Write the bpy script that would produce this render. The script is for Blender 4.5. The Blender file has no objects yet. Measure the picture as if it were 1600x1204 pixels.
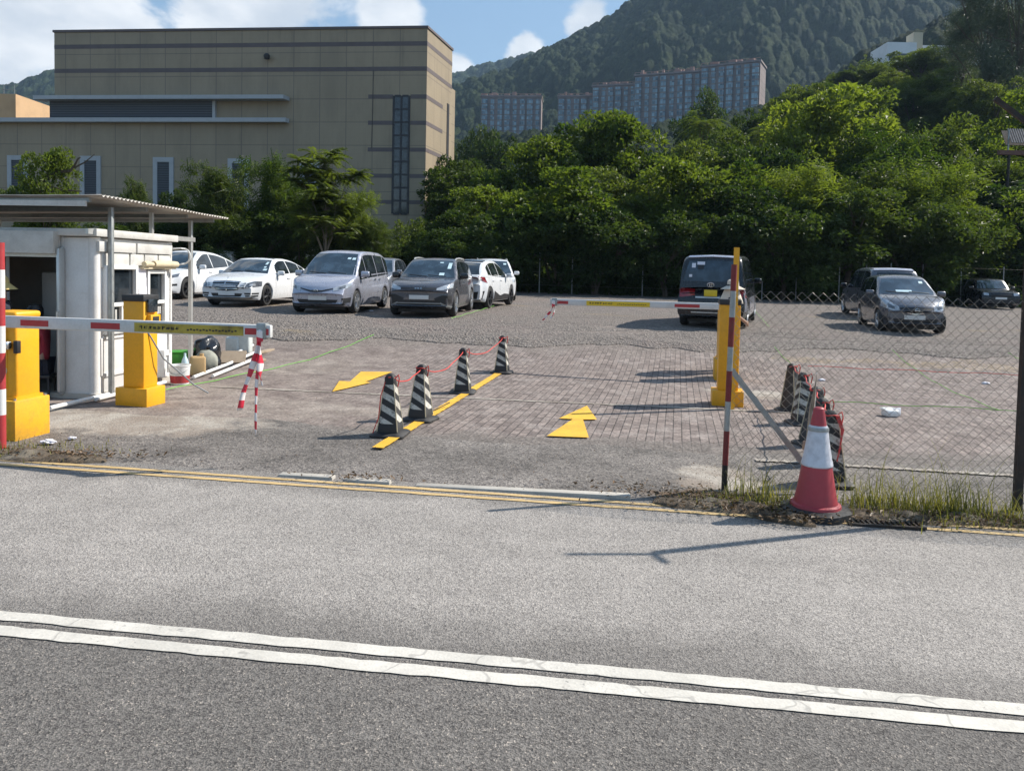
import bpy, bmesh, math, random
import numpy as np
from mathutils import Vector, Matrix
from mathutils.bvhtree import BVHTree
from mathutils.noise import noise as pnoise
SC = bpy.context.scene
COL = SC.collection
rad = math.radians
# ------------------------------------------------------------------ camera
F, CZ, CY = 1200.0, 1.95, 475.4          # focal length in photo pixels, eye height, principal row
PITCH, ROLL = rad(2.5), rad(1.15)
cp, sp, cr, sr = math.cos(PITCH), math.sin(PITCH), math.cos(ROLL), math.sin(ROLL)
FW = Vector((0, cp, -sp)); R0 = Vector((1, 0, 0)); U0 = Vector((0, sp, cp))
RT = R0 * cr + U0 * sr; UP = U0 * cr - R0 * sr
cam = bpy.data.cameras.new('camera'); cam_o = bpy.data.objects.new('camera', cam); COL.objects.link(cam_o)
cam.lens = 36 * F / 1600; cam.sensor_width = 36; cam.shift_y = -(602 - CY) / 1600
cam.clip_start = 0.05; cam.clip_end = 9000
m = Matrix((RT, UP, -FW)).transposed().to_4x4(); m.translation = Vector((0, 0, CZ)); cam_o.matrix_world = m
SC.camera = cam_o
# ------------------------------------------------------------------ sky, sun, exposure
SUN_AZ, SUN_EL = rad(21), rad(41.5)      # azimuth from +x towards +y
EXPOSURE = 0.58
SKY = 0.082
sd = Vector((math.cos(SUN_AZ) * math.cos(SUN_EL), math.sin(SUN_AZ) * math.cos(SUN_EL), math.sin(SUN_EL)))
sl = bpy.data.lights.new('sun', 'SUN'); sl.energy = 5.0; sl.angle = rad(0.53); sl.color = (1, .94, .85)
so = bpy.data.objects.new('sun', sl); COL.objects.link(so)
so.rotation_euler = (-sd).to_track_quat('-Z', 'Y').to_euler()
SC.view_settings.view_transform = 'Standard'; SC.view_settings.look = 'None'
SC.view_settings.gamma = 1; SC.view_settings.exposure = EXPOSURE; SC.view_settings.use_curve_mapping = False
def ray(px, py):
    return FW + RT * ((px - 800) / F) - UP * ((py - CY) / F)
W = bpy.data.worlds.new('World'); SC.world = W; W.use_nodes = True
nt = W.node_tree; nt.nodes.clear()
def N(t, ty, **kw):
    n = t.nodes.new(ty)
    for k, v in kw.items():
        if k in n.inputs: n.inputs[k].default_value = v
        else: setattr(n, k, v)
    return n
def L(t, a, b): t.links.new(a, b)
def MA(t, op, a, b=None, c=None, clamp=False):
    n = t.nodes.new('ShaderNodeMath'); n.operation = op; n.use_clamp = clamp
    for i, v in enumerate((a, b, c)):
        if v is None: continue
        if isinstance(v, (int, float)): n.inputs[i].default_value = v
        else: t.links.new(v, n.inputs[i])
    return n.outputs[0]
def MR(t, v, a, b, c=0., d=1., smooth=True):
    n = t.nodes.new('ShaderNodeMapRange'); n.interpolation_type = 'SMOOTHSTEP' if smooth else 'LINEAR'
    t.links.new(v, n.inputs[0])
    for i, x in enumerate((a, b, c, d)): n.inputs[i + 1].default_value = x
    return n.outputs[0]
def MIX(t, f, a, b, blend='MIX'):
    n = t.nodes.new('ShaderNodeMix'); n.data_type = 'RGBA'; n.blend_type = blend
    for i, v in ((0, f), (6, a), (7, b)):
        if isinstance(v, (int, float)): n.inputs[i].default_value = v
        elif isinstance(v, (tuple, list)): n.inputs[i].default_value = (*v[:3], 1)
        else: t.links.new(v, n.inputs[i])
    return n.outputs[2]
sky = N(nt, 'ShaderNodeTexSky'); sky.sky_type = 'NISHITA'; sky.sun_disc = False
sky.sun_elevation = SUN_EL; sky.sun_rotation = math.pi / 2 - SUN_AZ
sky.air_density = 1.3; sky.dust_density = 0.6; sky.ozone_density = 2.2; sky.altitude = 0
tc = N(nt, 'ShaderNodeTexCoord')
sep = N(nt, 'ShaderNodeSeparateXYZ'); L(nt, tc.outputs['Generated'], sep.inputs[0])
nz = N(nt, 'ShaderNodeTexNoise', Scale=5.0, Detail=9.0, Roughness=.56); nz.inputs['Distortion'].default_value = .25
mp = N(nt, 'ShaderNodeMapping'); mp.inputs['Scale'].default_value = (1, 1, 1.9); mp.inputs['Location'].default_value = (.3, .1, .2)
L(nt, tc.outputs['Generated'], mp.inputs[0]); L(nt, mp.outputs[0], nz.inputs[0])
# cloud banks: where in the sky each bank stands (direction), its reach and weight
blob = None
for px, py, r0, r1, wgt in ((40, 20, .02, .26, 1.0), (-300, -60, .05, .5, .8), (420, -30, .02, .25, .85), (610, 15, .005, .10, .95),
                            (715, 118, .004, .045, .95), (825, 78, .004, .06, .95), (915, 40, .004, .06, .85), (800, -20, .02, .16, .25),
                            (1500, -420, .1, .5, .8), (300, -500, .1, .6, .7), (-900, -200, .1, .6, .8), (2600, -100, .1, .7, .8)):
    d = ray(px, py).normalized()
    dp = N(nt, 'ShaderNodeVectorMath', operation='DISTANCE'); L(nt, tc.outputs['Generated'], dp.inputs[0]); dp.inputs[1].default_value = d
    b = MR(nt, dp.outputs['Value'], r0, r1, wgt, 0.)
    blob = b if blob is None else MA(nt, 'MAXIMUM', blob, b)
cov = MA(nt, 'ADD', MA(nt, 'MULTIPLY', nz.outputs[0], 1.5), MA(nt, 'SUBTRACT', MA(nt, 'MULTIPLY', blob, .62), 1.06))
mask = MR(nt, cov, .0, .17)
up_ = MA(nt, 'GREATER_THAN', sep.outputs[2], -.02)
mask = MA(nt, 'MULTIPLY', mask, up_)
nz2 = N(nt, 'ShaderNodeTexNoise', Scale=7.0, Detail=6.0); L(nt, mp.outputs[0], nz2.inputs[0])
shade = MR(nt, nz2.outputs[0], .35, .68)
ccol = MIX(nt, shade, (5.6, 6.1, 6.7), (9.6, 9.6, 9.5))
scol = MIX(nt, MA(nt, 'MULTIPLY', mask, .93), MIX(nt, .38, sky.outputs[0], (2.9, 4.9, 7.4)), ccol)
bg = N(nt, 'ShaderNodeBackground', Strength=SKY); L(nt, scol, bg.inputs[0])
wo = N(nt, 'ShaderNodeOutputWorld'); L(nt, bg.outputs[0], wo.inputs[0])
# ------------------------------------------------------------------ terrain and pixel helpers
def ss(a, b, x):
    t = max(0., min(1., (x - a) / (b - a))); return t * t * (3 - 2 * t)
def g(x, y):
    """height of the lot: level road, slightly higher to the left, the lot stepping up behind the gates"""
    xx = max(-60, min(60, x))
    z = -.017 * max(-30, min(30, x)) + (.54 + .006 * max(-15, min(25, x))) * ss(13.8, 21, y) + .01 * max(0, min(y, 60) - 21)
    if y > 42:
        yy = min(y, 175); z += .02 * (yy - 42) + .05 * (min(yy, 60) - 42) * ss(-5, 10, x)
        if y > 58: z += .29 * (yy - 58) * ss(.22, .46, x / y) + .10 * (yy - 58) * ss(-.08, .12, x / y)
    return z
def gp(px, py):
    d = ray(px, py); lo, hi = .3, .3
    while hi < 300 and CZ + d.z * hi > g(d.x * hi, d.y * hi): lo = hi; hi *= 1.03
    for _ in range(30):
        t = (lo + hi) / 2
        if CZ + d.z * t > g(d.x * t, d.y * t): lo = t
        else: hi = t
    return Vector((d.x * hi, d.y * hi, g(d.x * hi, d.y * hi)))
def at(px, py, y):
    d = ray(px, py); t = y / d.y
    return Vector((d.x * t, y, CZ + d.z * t))
E1 = Vector((.21, .978, 0)).normalized(); E2 = Vector((E1.y, -E1.x, 0))   # lot axes: into the lot, to the right
LOT = math.atan2(E1.y, E1.x) - math.pi / 2
# ------------------------------------------------------------------ object helpers
def link(o, parent=None):
    COL.objects.link(o)
    if parent: o.parent = parent
    return o
def tag(o, label=None, cat=None, group=None, kind=None):
    if label: o['label'] = label
    if cat: o['category'] = cat
    if group: o['group'] = group
    if kind: o['kind'] = kind
    return o
def thing(name, label, cat, loc=(0, 0, 0), rz=0., group=None):
    o = bpy.data.objects.new(name, None); o.empty_display_size = .2; link(o)
    o.location = loc; o.rotation_euler = (0, 0, rz)
    return tag(o, label, cat, group)
def copy_tree(o, parent=None):
    c = o.copy(); COL.objects.link(c)
    if parent: c.parent = parent
    for ch in list(o.children): copy_tree(ch, c)
    return c
class MB:
    """collects shapes for ONE mesh"""
    def __init__(s): s.v = []; s.f = []; s.mi = []; s.sm = []; s.m = 0; s.T = None
    def add(s, vs, fs, smooth=True):
        o = len(s.v)
        if s.T is not None: vs = [s.T @ Vector(p) for p in vs]
        s.v += [tuple(p) for p in vs]
        for f in fs: s.f.append([i + o for i in f]); s.mi.append(s.m); s.sm.append(smooth)
        return s
    def box(s, c, d, rz=0., bev=0., rx=0., ry=0., seg=2):
        bm = bmesh.new(); bmesh.ops.create_cube(bm, size=1)
        for v in bm.verts: v.co = Vector((v.co.x * d[0], v.co.y * d[1], v.co.z * d[2]))
        if bev: bmesh.ops.bevel(bm, geom=bm.edges[:], offset=bev, segments=seg, profile=.5, affect='EDGES')
        M = Matrix.Translation(c) @ Matrix.Rotation(rz, 4, 'Z') @ Matrix.Rotation(ry, 4, 'Y') @ Matrix.Rotation(rx, 4, 'X')
        bm.verts.index_update()
        s.add([M @ v.co for v in bm.verts], [[v.index for v in f.verts] for f in bm.faces], bool(bev)); bm.free(); return s
    def tube(s, pts, r, n=8, cap=True, squash=1.):
        pts = [Vector(p) for p in pts]; R = r if isinstance(r, (list, tuple)) else [r] * len(pts)
        vs = []; fs = []; prev = None
        for i, p in enumerate(pts):
            t = (pts[min(i + 1, len(pts) - 1)] - pts[max(i - 1, 0)])
            t = t.normalized() if t.length > 1e-9 else Vector((0, 0, 1))
            if prev is None: u = t.orthogonal().normalized()
            else:
                u = prev - t * prev.dot(t); u = u.normalized() if u.length > 1e-6 else t.orthogonal().normalized()
            prev = u; w = t.cross(u)
            for k in range(n):
                a = 2 * math.pi * k / n; vs.append(p + (u * math.cos(a) + w * math.sin(a) * squash) * R[i])
        for i in range(len(pts) - 1):
            for k in range(n):
                a = i * n + k; b = i * n + (k + 1) % n; fs.append((a, b, b + n, a + n))
        if cap: fs.append(tuple(range(n))[::-1]); fs.append(tuple(range((len(pts) - 1) * n, len(pts) * n)))
        return s.add(vs, fs)
    def lathe(s, prof, n=24, c=(0, 0, 0), axis='Z', sx=1., sy=1.):
        vs = []; fs = []
        for r, z in prof:
            for k in range(n):
                a = 2 * math.pi * k / n; p = (r * math.cos(a) * sx, r * math.sin(a) * sy, z)
                if axis == 'Y': p = (p[0], p[2], p[1])
                if axis == 'X': p = (p[2], p[0], p[1])
                vs.append(Vector(p) + Vector(c))
        for i in range(len(prof) - 1):
            for k in range(n):
                a = i * n + k; b = i * n + (k + 1) % n
                fs.append((a, b, b + n, a + n) if axis != 'Y' else (a, a + n, b + n, b))
        if prof[0][0] > 1e-6: fs.append(tuple(range(n))[::-1])
        if prof[-1][0] > 1e-6: fs.append(tuple(range((len(prof) - 1) * n, len(prof) * n)))
        return s.add(vs, fs)
    def prism(s, poly, z0, z1):
        """vertical prism over a ground polygon"""
        n = len(poly); vs = [(p[0], p[1], z0) for p in poly] + [(p[0], p[1], z1) for p in poly]
        fs = [tuple(range(n))[::-1], tuple(range(n, 2 * n))] + [(i, (i + 1) % n, (i + 1) % n + n, i + n) for i in range(n)]
        return s.add(vs, fs, False)
    def slab(s, pts, thick):
        """polygon of 3-d points given a thickness along its normal"""
        pts = [Vector(p) for p in pts]; n = len(pts)
        nrm = (pts[1] - pts[0]).cross(pts[2] - pts[0]).normalized()
        vs = pts + [p + nrm * thick for p in pts]
        fs = [tuple(range(n))[::-1], tuple(range(n, 2 * n))] + [(i, (i + 1) % n, (i + 1) % n + n, i + n) for i in range(n)]
        return s.add(vs, fs, False)
    def build(s, name, mats, parent=None, sharp=35):
        me = bpy.data.meshes.new(name); me.from_pydata(s.v, [], s.f)
        for mt in (mats if isinstance(mats, (list, tuple)) else [mats]): me.materials.append(mt)
        me.polygons.foreach_set('material_index', s.mi); me.polygons.foreach_set('use_smooth', s.sm)
        me.update()
        bm = bmesh.new(); bm.from_mesh(me); bmesh.ops.recalc_face_normals(bm, faces=bm.faces[:]); bm.to_mesh(me); bm.free()
        me.set_sharp_from_angle(angle=rad(sharp))
        return link(bpy.data.objects.new(name, me), parent)
def grid_mesh(name, P, nu, nv, mat, kind=None, parent=None, smooth=True):
    """P: numpy array (nu*nv,3) in u-major order"""
    me = bpy.data.meshes.new(name)
    i = np.arange(nu - 1)[:, None] * nv + np.arange(nv - 1)[None, :]
    f = np.stack([i, i + nv, i + nv + 1, i + 1], -1).reshape(-1, 4)
    quads_to_mesh(me, P, f, smooth)
    me.materials.append(mat)
    o = link(bpy.data.objects.new(name, me), parent)
    if kind: o['kind'] = kind
    return o
def quads_to_mesh(me, P, f, smooth=False):
    P = np.asarray(P, np.float32); f = np.asarray(f, np.int32)
    me.vertices.add(len(P)); me.vertices.foreach_set('co', P.ravel())
    k = f.shape[1]
    me.loops.add(f.size); me.loops.foreach_set('vertex_index', f.ravel())
    me.polygons.add(len(f)); me.polygons.foreach_set('loop_start', np.arange(len(f), dtype=np.int32) * k)
    me.polygons.foreach_set('loop_total', np.full(len(f), k, np.int32))
    me.polygons.foreach_set('use_smooth', np.full(len(f), smooth, bool))
    me.update(); me.validate()
# ------------------------------------------------------------------ materials
def new_mat(name):
    mt = bpy.data.materials.new(name); mt.use_nodes = True; t = mt.node_tree
    return mt, t, t.nodes['Principled BSDF'], t.nodes['Material Output']
def coords(t, kind='Object', scale=(1, 1, 1), rz=0.):
    tc = t.nodes.new('ShaderNodeTexCoord'); mp = t.nodes.new('ShaderNodeMapping')
    mp.inputs['Scale'].default_value = scale; mp.inputs['Rotation'].default_value = (0, 0, rz)
    L(t, tc.outputs[kind], mp.inputs[0]); return mp.outputs[0]
def noise(t, co, scale, detail=4., rough=.55, dist=0.):
    n = N(t, 'ShaderNodeTexNoise', Scale=scale, Detail=detail, Roughness=rough, Distortion=dist); L(t, co, n.inputs['Vector']); return n.outputs[0]
def bump(t, p, h, strength, dist=.01):
    b = N(t, 'ShaderNodeBump', Strength=strength, Distance=dist); L(t, h, b.inputs['Height']); L(t, b.outputs[0], p.inputs['Normal'])
def plain(name, col, rough=.6, metal=0., dirt=.25, scale=3., dirtcol=None, bmp=.0, spec=.5, fine=40., coat=0.):
    """painted / plastic / metal surface with blotchy wear of its own"""
    mt, t, p, o = new_mat(name); co = coords(t)
    a = MR(t, noise(t, co, scale, 6., .65), .42, .72); dc = dirtcol or tuple(c * .45 + .02 for c in col)
    c = MIX(t, MA(t, 'MULTIPLY', a, dirt), col, dc)
    c = MIX(t, MR(t, noise(t, co, fine, 3.), .3, .7, 0., .18), c, tuple(x * .6 for x in col))
    L(t, c, p.inputs['Base Color']); p.inputs['Metallic'].default_value = metal
    L(t, MR(t, noise(t, co, scale * 2.3, 4.), .3, .7, rough * .85, min(1, rough * 1.15)), p.inputs['Roughness'])
    p.inputs['Specular IOR Level'].default_value = spec; p.inputs['Coat Weight'].default_value = coat
    p.inputs['Coat Roughness'].default_value = .04
    if bmp: bump(t, p, noise(t, co, fine, 4.), bmp)
    return mt
def asphalt(name, lo, hi, stone, scale=95., patch=.35, warm=0., line=None, stain=.0):
    mt, t, p, o = new_mat(name); co = coords(t)
    v = N(t, 'ShaderNodeTexVoronoi', Scale=scale); L(t, co, v.inputs['Vector'])
    v2 = N(t, 'ShaderNodeTexVoronoi', Scale=scale * .43); L(t, co, v2.inputs['Vector'])
    s1 = N(t, 'ShaderNodeSeparateColor'); L(t, v.outputs['Color'], s1.inputs[0])
    s2 = N(t, 'ShaderNodeSeparateColor'); L(t, v2.outputs['Color'], s2.inputs[0])
    tone = MA(t, 'ADD', MA(t, 'MULTIPLY', s1.outputs[0], .62), MA(t, 'MULTIPLY', s2.outputs[1], .38))
    base = MIX(t, MR(t, tone, .12, .88, smooth=False), (lo * (1 + warm), lo * (1 - .02), lo * .93), (hi * (1 + warm), hi * (1 - warm * .15), hi * (.95 - warm * .7)))
    st = MR(t, MA(t, 'MULTIPLY', s1.outputs[2], s2.outputs[2]), .62, .9)
    base = MIX(t, st, base, stone)
    big = noise(t, co, .55, 5., .6); mid = noise(t, co, 3.1, 5., .6)
    k = MA(t, 'MULTIPLY', MR(t, big, .3, .7, 1 - patch, 1 + patch * .5), MA(t, 'MULTIPLY', MR(t, mid, .3, .7, .94, 1.05), MR(t, noise(t, coords(t, scale=(.10, 1.5, 1), rz=.109), 1.3, 5., .6), .3, .7, .93, 1.06)))
    if line:  # worn wheel tracks run along the road: darker beside the centre line
        sx = N(t, 'ShaderNodeSeparateXYZ'); L(t, co, sx.inputs[0])
        vv = MA(t, 'ADD', MA(t, 'ADD', MA(t, 'MULTIPLY', sx.outputs[0], line[0]), MA(t, 'MULTIPLY', sx.outputs[1], line[1])), line[2])
        vv = MA(t, 'ADD', vv, MR(t, noise(t, co, 1.2, 4.), .2, .8, -.18, .18))
        k = MA(t, 'MULTIPLY', k, MR(t, vv, .08, .75, .60, 1.))
        k = MA(t, 'MULTIPLY', k, MR(t, vv, 2.45, 2.8, 1., .72))
    if stain:
        k = MA(t, 'MULTIPLY', k, MR(t, noise(t, co, 1.7, 7., .7, .6), .5, .68, 1., 1 - stain))
    c = N(t, 'ShaderNodeVectorMath', operation='SCALE'); L(t, base, c.inputs[0]); L(t, k, c.inputs['Scale'])
    L(t, c.outputs[0], p.inputs['Base Color']); p.inputs['Roughness'].default_value = .88
    p.inputs['Specular IOR Level'].default_value = .3
    bump(t, p, MA(t, 'ADD', v.outputs['Distance'], MA(t, 'MULTIPLY', v2.outputs['Distance'], 1.4)), .55, .006)
    return mt
def leaf_mat(name, dark, light, trans=.4, var=.5):
    mt, t, p, o = new_mat(name)
    at_ = N(t, 'ShaderNodeAttribute'); at_.attribute_name = 'tint'
    oi = N(t, 'ShaderNodeObjectInfo')
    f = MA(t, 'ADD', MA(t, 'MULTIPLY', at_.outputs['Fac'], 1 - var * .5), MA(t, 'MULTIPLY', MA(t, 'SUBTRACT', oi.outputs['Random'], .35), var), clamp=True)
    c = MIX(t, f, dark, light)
    L(t, c, p.inputs['Base Color']); p.inputs['Roughness'].default_value = .5; p.inputs['Specular IOR Level'].default_value = .25
    tr = N(t, 'ShaderNodeBsdfTranslucent')
    tcol = MIX(t, 1., c, (1.5, 1.55, .55), 'MULTIPLY'); L(t, tcol, tr.inputs[0])
    mx = N(t, 'ShaderNodeMixShader', Fac=trans); L(t, p.outputs[0], mx.inputs[1]); L(t, tr.outputs[0], mx.inputs[2]); L(t, mx.outputs[0], o.inputs[0])
    return mt
def glass_dark(name, col=(.010, .014, .018), rough=.03, spec=.6):
    mt, t, p, o = new_mat(name); co = coords(t)
    L(t, MIX(t, MR(t, noise(t, co, 2.2, 3.), .4, .65), col, tuple(c * 2.2 + .006 for c in col)), p.inputs['Base Color'])
    p.inputs['Roughness'].default_value = rough; p.inputs['Specular IOR Level'].default_value = spec; p.inputs['Coat Weight'].default_value = .42
    p.inputs['Coat Roughness'].default_value = .02
    return mt
def car_paint(name, col, metal=.0, rough=.28, coat=.7):
    mt, t, p, o = new_mat(name); co = coords(t)
    L(t, MIX(t, MR(t, noise(t, co, 4., 5.), .5, .85, 0., .12), col, tuple(c * .8 for c in col)), p.inputs['Base Color'])
    p.inputs['Metallic'].default_value = metal; L(t, MR(t, noise(t, co, 7., 4.), .3, .7, rough * .8, rough * 1.3), p.inputs['Roughness'])
    p.inputs['Coat Weight'].default_value = coat; p.inputs['Coat Roughness'].default_value = .03
    return mt
M = {}
M['white_paint'] = plain('aged_white_paint', (.74, .73, .71), .55, dirt=.38, scale=2.6, dirtcol=(.47, .44, .40), bmp=.05)
M['grey_white'] = plain('grimy_white_panel', (.60, .59, .56), .6, dirt=.45, scale=3., dirtcol=(.33, .31, .28), bmp=.06)
M['white_plastic'] = plain('white_plastic', (.78, .78, .76), .35, dirt=.15)
M['yellow'] = plain('yellow_gate_paint', (.84, .40, .012), .45, dirt=.22, scale=4., dirtcol=(.42, .22, .03), bmp=.06)
M['yellow_dirty'] = plain('yellow_plinth_paint', (.80, .40, .015), .6, dirt=.5, scale=5., dirtcol=(.34, .21, .06), bmp=.15)
M['red_paint'] = plain('red_paint', (.42, .035, .04), .5, dirt=.3, scale=6., dirtcol=(.2, .05, .04))
M['red_tape'] = plain('red_tape', (.55, .03, .05), .4, dirt=.15)
M['old_red'] = plain('old_dark_red_paint', (.20, .022, .022), .6, dirt=.5, scale=8., dirtcol=(.10, .04, .03))
M['red_cord'] = plain('red_cord', (.66, .06, .05), .6, dirt=.2)
M['arm'] = plain('arm_aluminium', (.62, .62, .61), .42, dirt=.3, scale=5., dirtcol=(.4, .39, .36))
M['galv'] = plain('galvanised_steel', (.36, .38, .38), .45, .55, dirt=.5, scale=7., dirtcol=(.2, .2, .19))
M['wire'] = plain('fence_wire', (.30, .28, .25), .55, .4, dirt=.5, scale=5., dirtcol=(.16, .10, .06))
M['alu'] = plain('bare_aluminium', (.62, .62, .60), .35, .6, dirt=.3)
M['black_rubber'] = plain('black_rubber', (.022, .022, .023), .6, dirt=.5, scale=8., dirtcol=(.10, .09, .08), bmp=.1)
M['tyre'] = plain('tyre_rubber', (.018, .018, .018), .75, dirt=.4, dirtcol=(.07, .065, .06))
M['black_plastic'] = plain('black_plastic', (.02, .02, .022), .45, dirt=.3)
M['dark_trim'] = plain('dark_trim', (.03, .031, .034), .55, dirt=.25)
M['dark_steel'] = plain('dark_rusty_steel', (.035, .03, .028), .65, .3, dirt=.5, dirtcol=(.09, .05, .03), scale=6.)
M['chrome'] = plain('chrome', (.75, .75, .76), .12, 1., dirt=.1)
M['rim_silver'] = plain('rim_silver', (.55, .56, .58), .28, .85, dirt=.2)
M['rim_dark'] = plain('rim_dark', (.035, .036, .04), .3, .5, dirt=.2)
M['lamp_glass'] = plain('lamp_glass', (.52, .55, .58), .08, .25, dirt=.5, scale=9., dirtcol=(.12, .13, .15), coat=1.)
M['lamp_dark'] = plain('smoked_lamp', (.10, .11, .125), .08, .2, dirt=.5, scale=9., dirtcol=(.4, .42, .44), coat=1.)
M['lamp_red'] = plain('red_lamp', (.30, .012, .018), .12, dirt=.4, scale=9., coat=1.)
M['plate_white'] = plain('white_plate', (.75, .75, .74), .4, dirt=.1)
M['plate_yellow'] = plain('yellow_plate', (.75, .52, .02), .4, dirt=.1)
M['sticker'] = plain('pale_sticker_reflection', (.55, .72, .78), .5, dirt=.2)  # sticker and bottle tone, also used to paint a dashboard reflection
M['glass'] = glass_dark('dark_glass')
M['glass_blue'] = glass_dark('windscreen_glass', (.016, .028, .04))
M['interior'] = plain('seat_cloth', (.05, .05, .05), .8)
M['wood'] = plain('weathered_wood', (.36, .28, .20), .75, dirt=.5, scale=6., dirtcol=(.18, .13, .09), bmp=.2)
M['bark'] = plain('bark', (.10, .078, .055), .9, dirt=.6, scale=5., dirtcol=(.035, .028, .02), bmp=.5, fine=25.)
M['bark_pale'] = plain('pale_bark', (.20, .165, .12), .9, dirt=.6, scale=5., dirtcol=(.07, .055, .04), bmp=.5, fine=25.)
M['skin'] = plain('skin', (.42, .25, .17), .55, dirt=.15)
M['concrete'] = plain('concrete', (.46, .43, .38), .85, dirt=.5, scale=2., dirtcol=(.28, .25, .215), bmp=.25, fine=30.)
M['paper'] = plain('paper', (.75, .74, .80), .7, dirt=.1)
M['cream'] = plain('cream_fabric', (.62, .53, .36), .7, dirt=.3, scale=8.)
M['shadow_black'] = plain('unlit_interior', (.012, .012, .012), .9)
M['line_white'] = None
# ------------------------------------------------------------------ ground, road, lot
RD = Vector((.994, -.1085, 0)).normalized(); RN = Vector((-RD.y, RD.x, 0))     # along the road, across it into the lot
def rp(u, v, dz=0.):                    # road frame: u along, v across (v = 0 on the yellow line)
    p = RD * u + RN * (v + 6.50); return Vector((p.x, p.y, g(p.x, p.y) + dz))
def drape(name, pts_fn, nu, nv, mat, kind='structure'):
    P = np.array([pts_fn(i / (nu - 1), j / (nv - 1)) for i in range(nu) for j in range(nv)])
    return grid_mesh(name, P, nu, nv, mat, kind)
def lerp(a, b, t): return a + (b - a) * t
# soil sheet under everything near, and the far terrain under the hills
mt, t, p, o = new_mat('soil'); co = coords(t)
c = MIX(t, MR(t, noise(t, co, 1.3, 7., .7), .35, .65), (.07, .055, .038), (.13, .11, .075))
c = MIX(t, MR(t, noise(t, co, .25, 5.), .5, .65), c, (.06, .08, .03)); L(t, c, p.inputs['Base Color']); p.inputs['Roughness'].default_value = .95
bump(t, p, noise(t, co, 9., 6.), .6, .05); M['soil'] = mt
def soil_pt(a, b):
    x = lerp(-90, 150, a); y = lerp(7.3, 190, b ** 1.6); return (x, y, g(x, y) - (.05 if y < 44 else .0))
drape('ground', soil_pt, 150, 150, M['soil'])
mb = MB(); mb.add([(-4000, -600, -3.2), (4000, -600, -3.2), (4000, 5000, -3.2), (-4000, 5000, -3.2)], [(0, 1, 2, 3)], False)
tag(mb.build('terrain', M['soil']), kind='structure')

def smear(t, co, ells, dist=.55):
    """0..1 mask of irregular smears: ellipses (photo centre column, row, half width m, half depth m) broken up by noise"""
    n1 = noise(t, co, .8, 7., .68); n2 = noise(t, co, 4., 6., .7); m_ = None
    for px, py, rx, ry in ells:
        q = gp(px, py); d = N(t, 'ShaderNodeVectorMath', operation='SUBTRACT'); L(t, co, d.inputs[0]); d.inputs[1].default_value = (q.x, q.y, 0)
        e = N(t, 'ShaderNodeVectorMath', operation='MULTIPLY'); L(t, d.outputs[0], e.inputs[0]); e.inputs[1].default_value = (1 / rx, 1 / ry, 0)
        l_ = N(t, 'ShaderNodeVectorMath', operation='LENGTH'); L(t, e.outputs[0], l_.inputs[0])
        k = MA(t, 'ADD', l_.outputs['Value'], MA(t, 'ADD', MA(t, 'MULTIPLY', MA(t, 'SUBTRACT', n1, .5), dist * 4), MA(t, 'MULTIPLY', MA(t, 'SUBTRACT', n2, .5), dist * 2)))
        k = MR(t, k, .62, 1.12, 1., 0.); m_ = k if m_ is None else MA(t, 'MAXIMUM', m_, k)
    return m_
def cement_col(t, co):
    c = MIX(t, MR(t, noise(t, co, 1.1, 7., .7, .8), .35, .62), (.27, .225, .185), (.44, .40, .345))
    c = MIX(t, MR(t, noise(t, co, 3.4, 7., .75), .55, .72), c, (.16, .13, .11))
    return MIX(t, MR(t, noise(t, co, 45., 4.), .35, .68, 0., .45), c, (.13, .11, .095))
PALE = [(420, 640, 1.7, .75), (250, 660, 1.3, .9), (560, 645, 1., .45), (300, 612, .9, .8), (150, 655, 1.0, .8), (1115, 742, .35, .32), (1200, 618, 1.1, .5), (470, 575, 1.2, 1.0)]
# the road: two lanes of different asphalt, double white line between them
M['asphalt_pale'] = asphalt('worn_pale_asphalt', .12, .42, (.56, .51, .45), 190., .07, .075, line=(.1085, .994, -3.66))
M['asphalt_dark'] = asphalt('darker_asphalt', .054, .20, (.40, .35, .30), 170., .10, .075)
M['asphalt_rough'] = asphalt('coarse_patched_asphalt', .065, .25, (.36, .32, .28), 85., .3, .10, stain=.35)
drape('road', lambda a, b: rp(lerp(-60, 60, a), lerp(-2.84, .27, b)), 60, 4, M['asphalt_pale'])
drape('road', lambda a, b: rp(lerp(-60, 60, a), lerp(-11, -2.84, b)), 60, 4, M['asphalt_dark'])
mt = M['asphalt_rough']; t = mt.node_tree; p = t.nodes['Principled BSDF']; co = coords(t); src = p.inputs['Base Color'].links[0].from_socket
c = MIX(t, smear(t, co, PALE + [(1130, 760, .5, .25)]), src, cement_col(t, co))
c = MIX(t, smear(t, co, [(560, 752, .5, .10), (1090, 775, .6, .16)], .8), c, (.13, .09, .06)); L(t, c, p.inputs['Base Color'])
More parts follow.
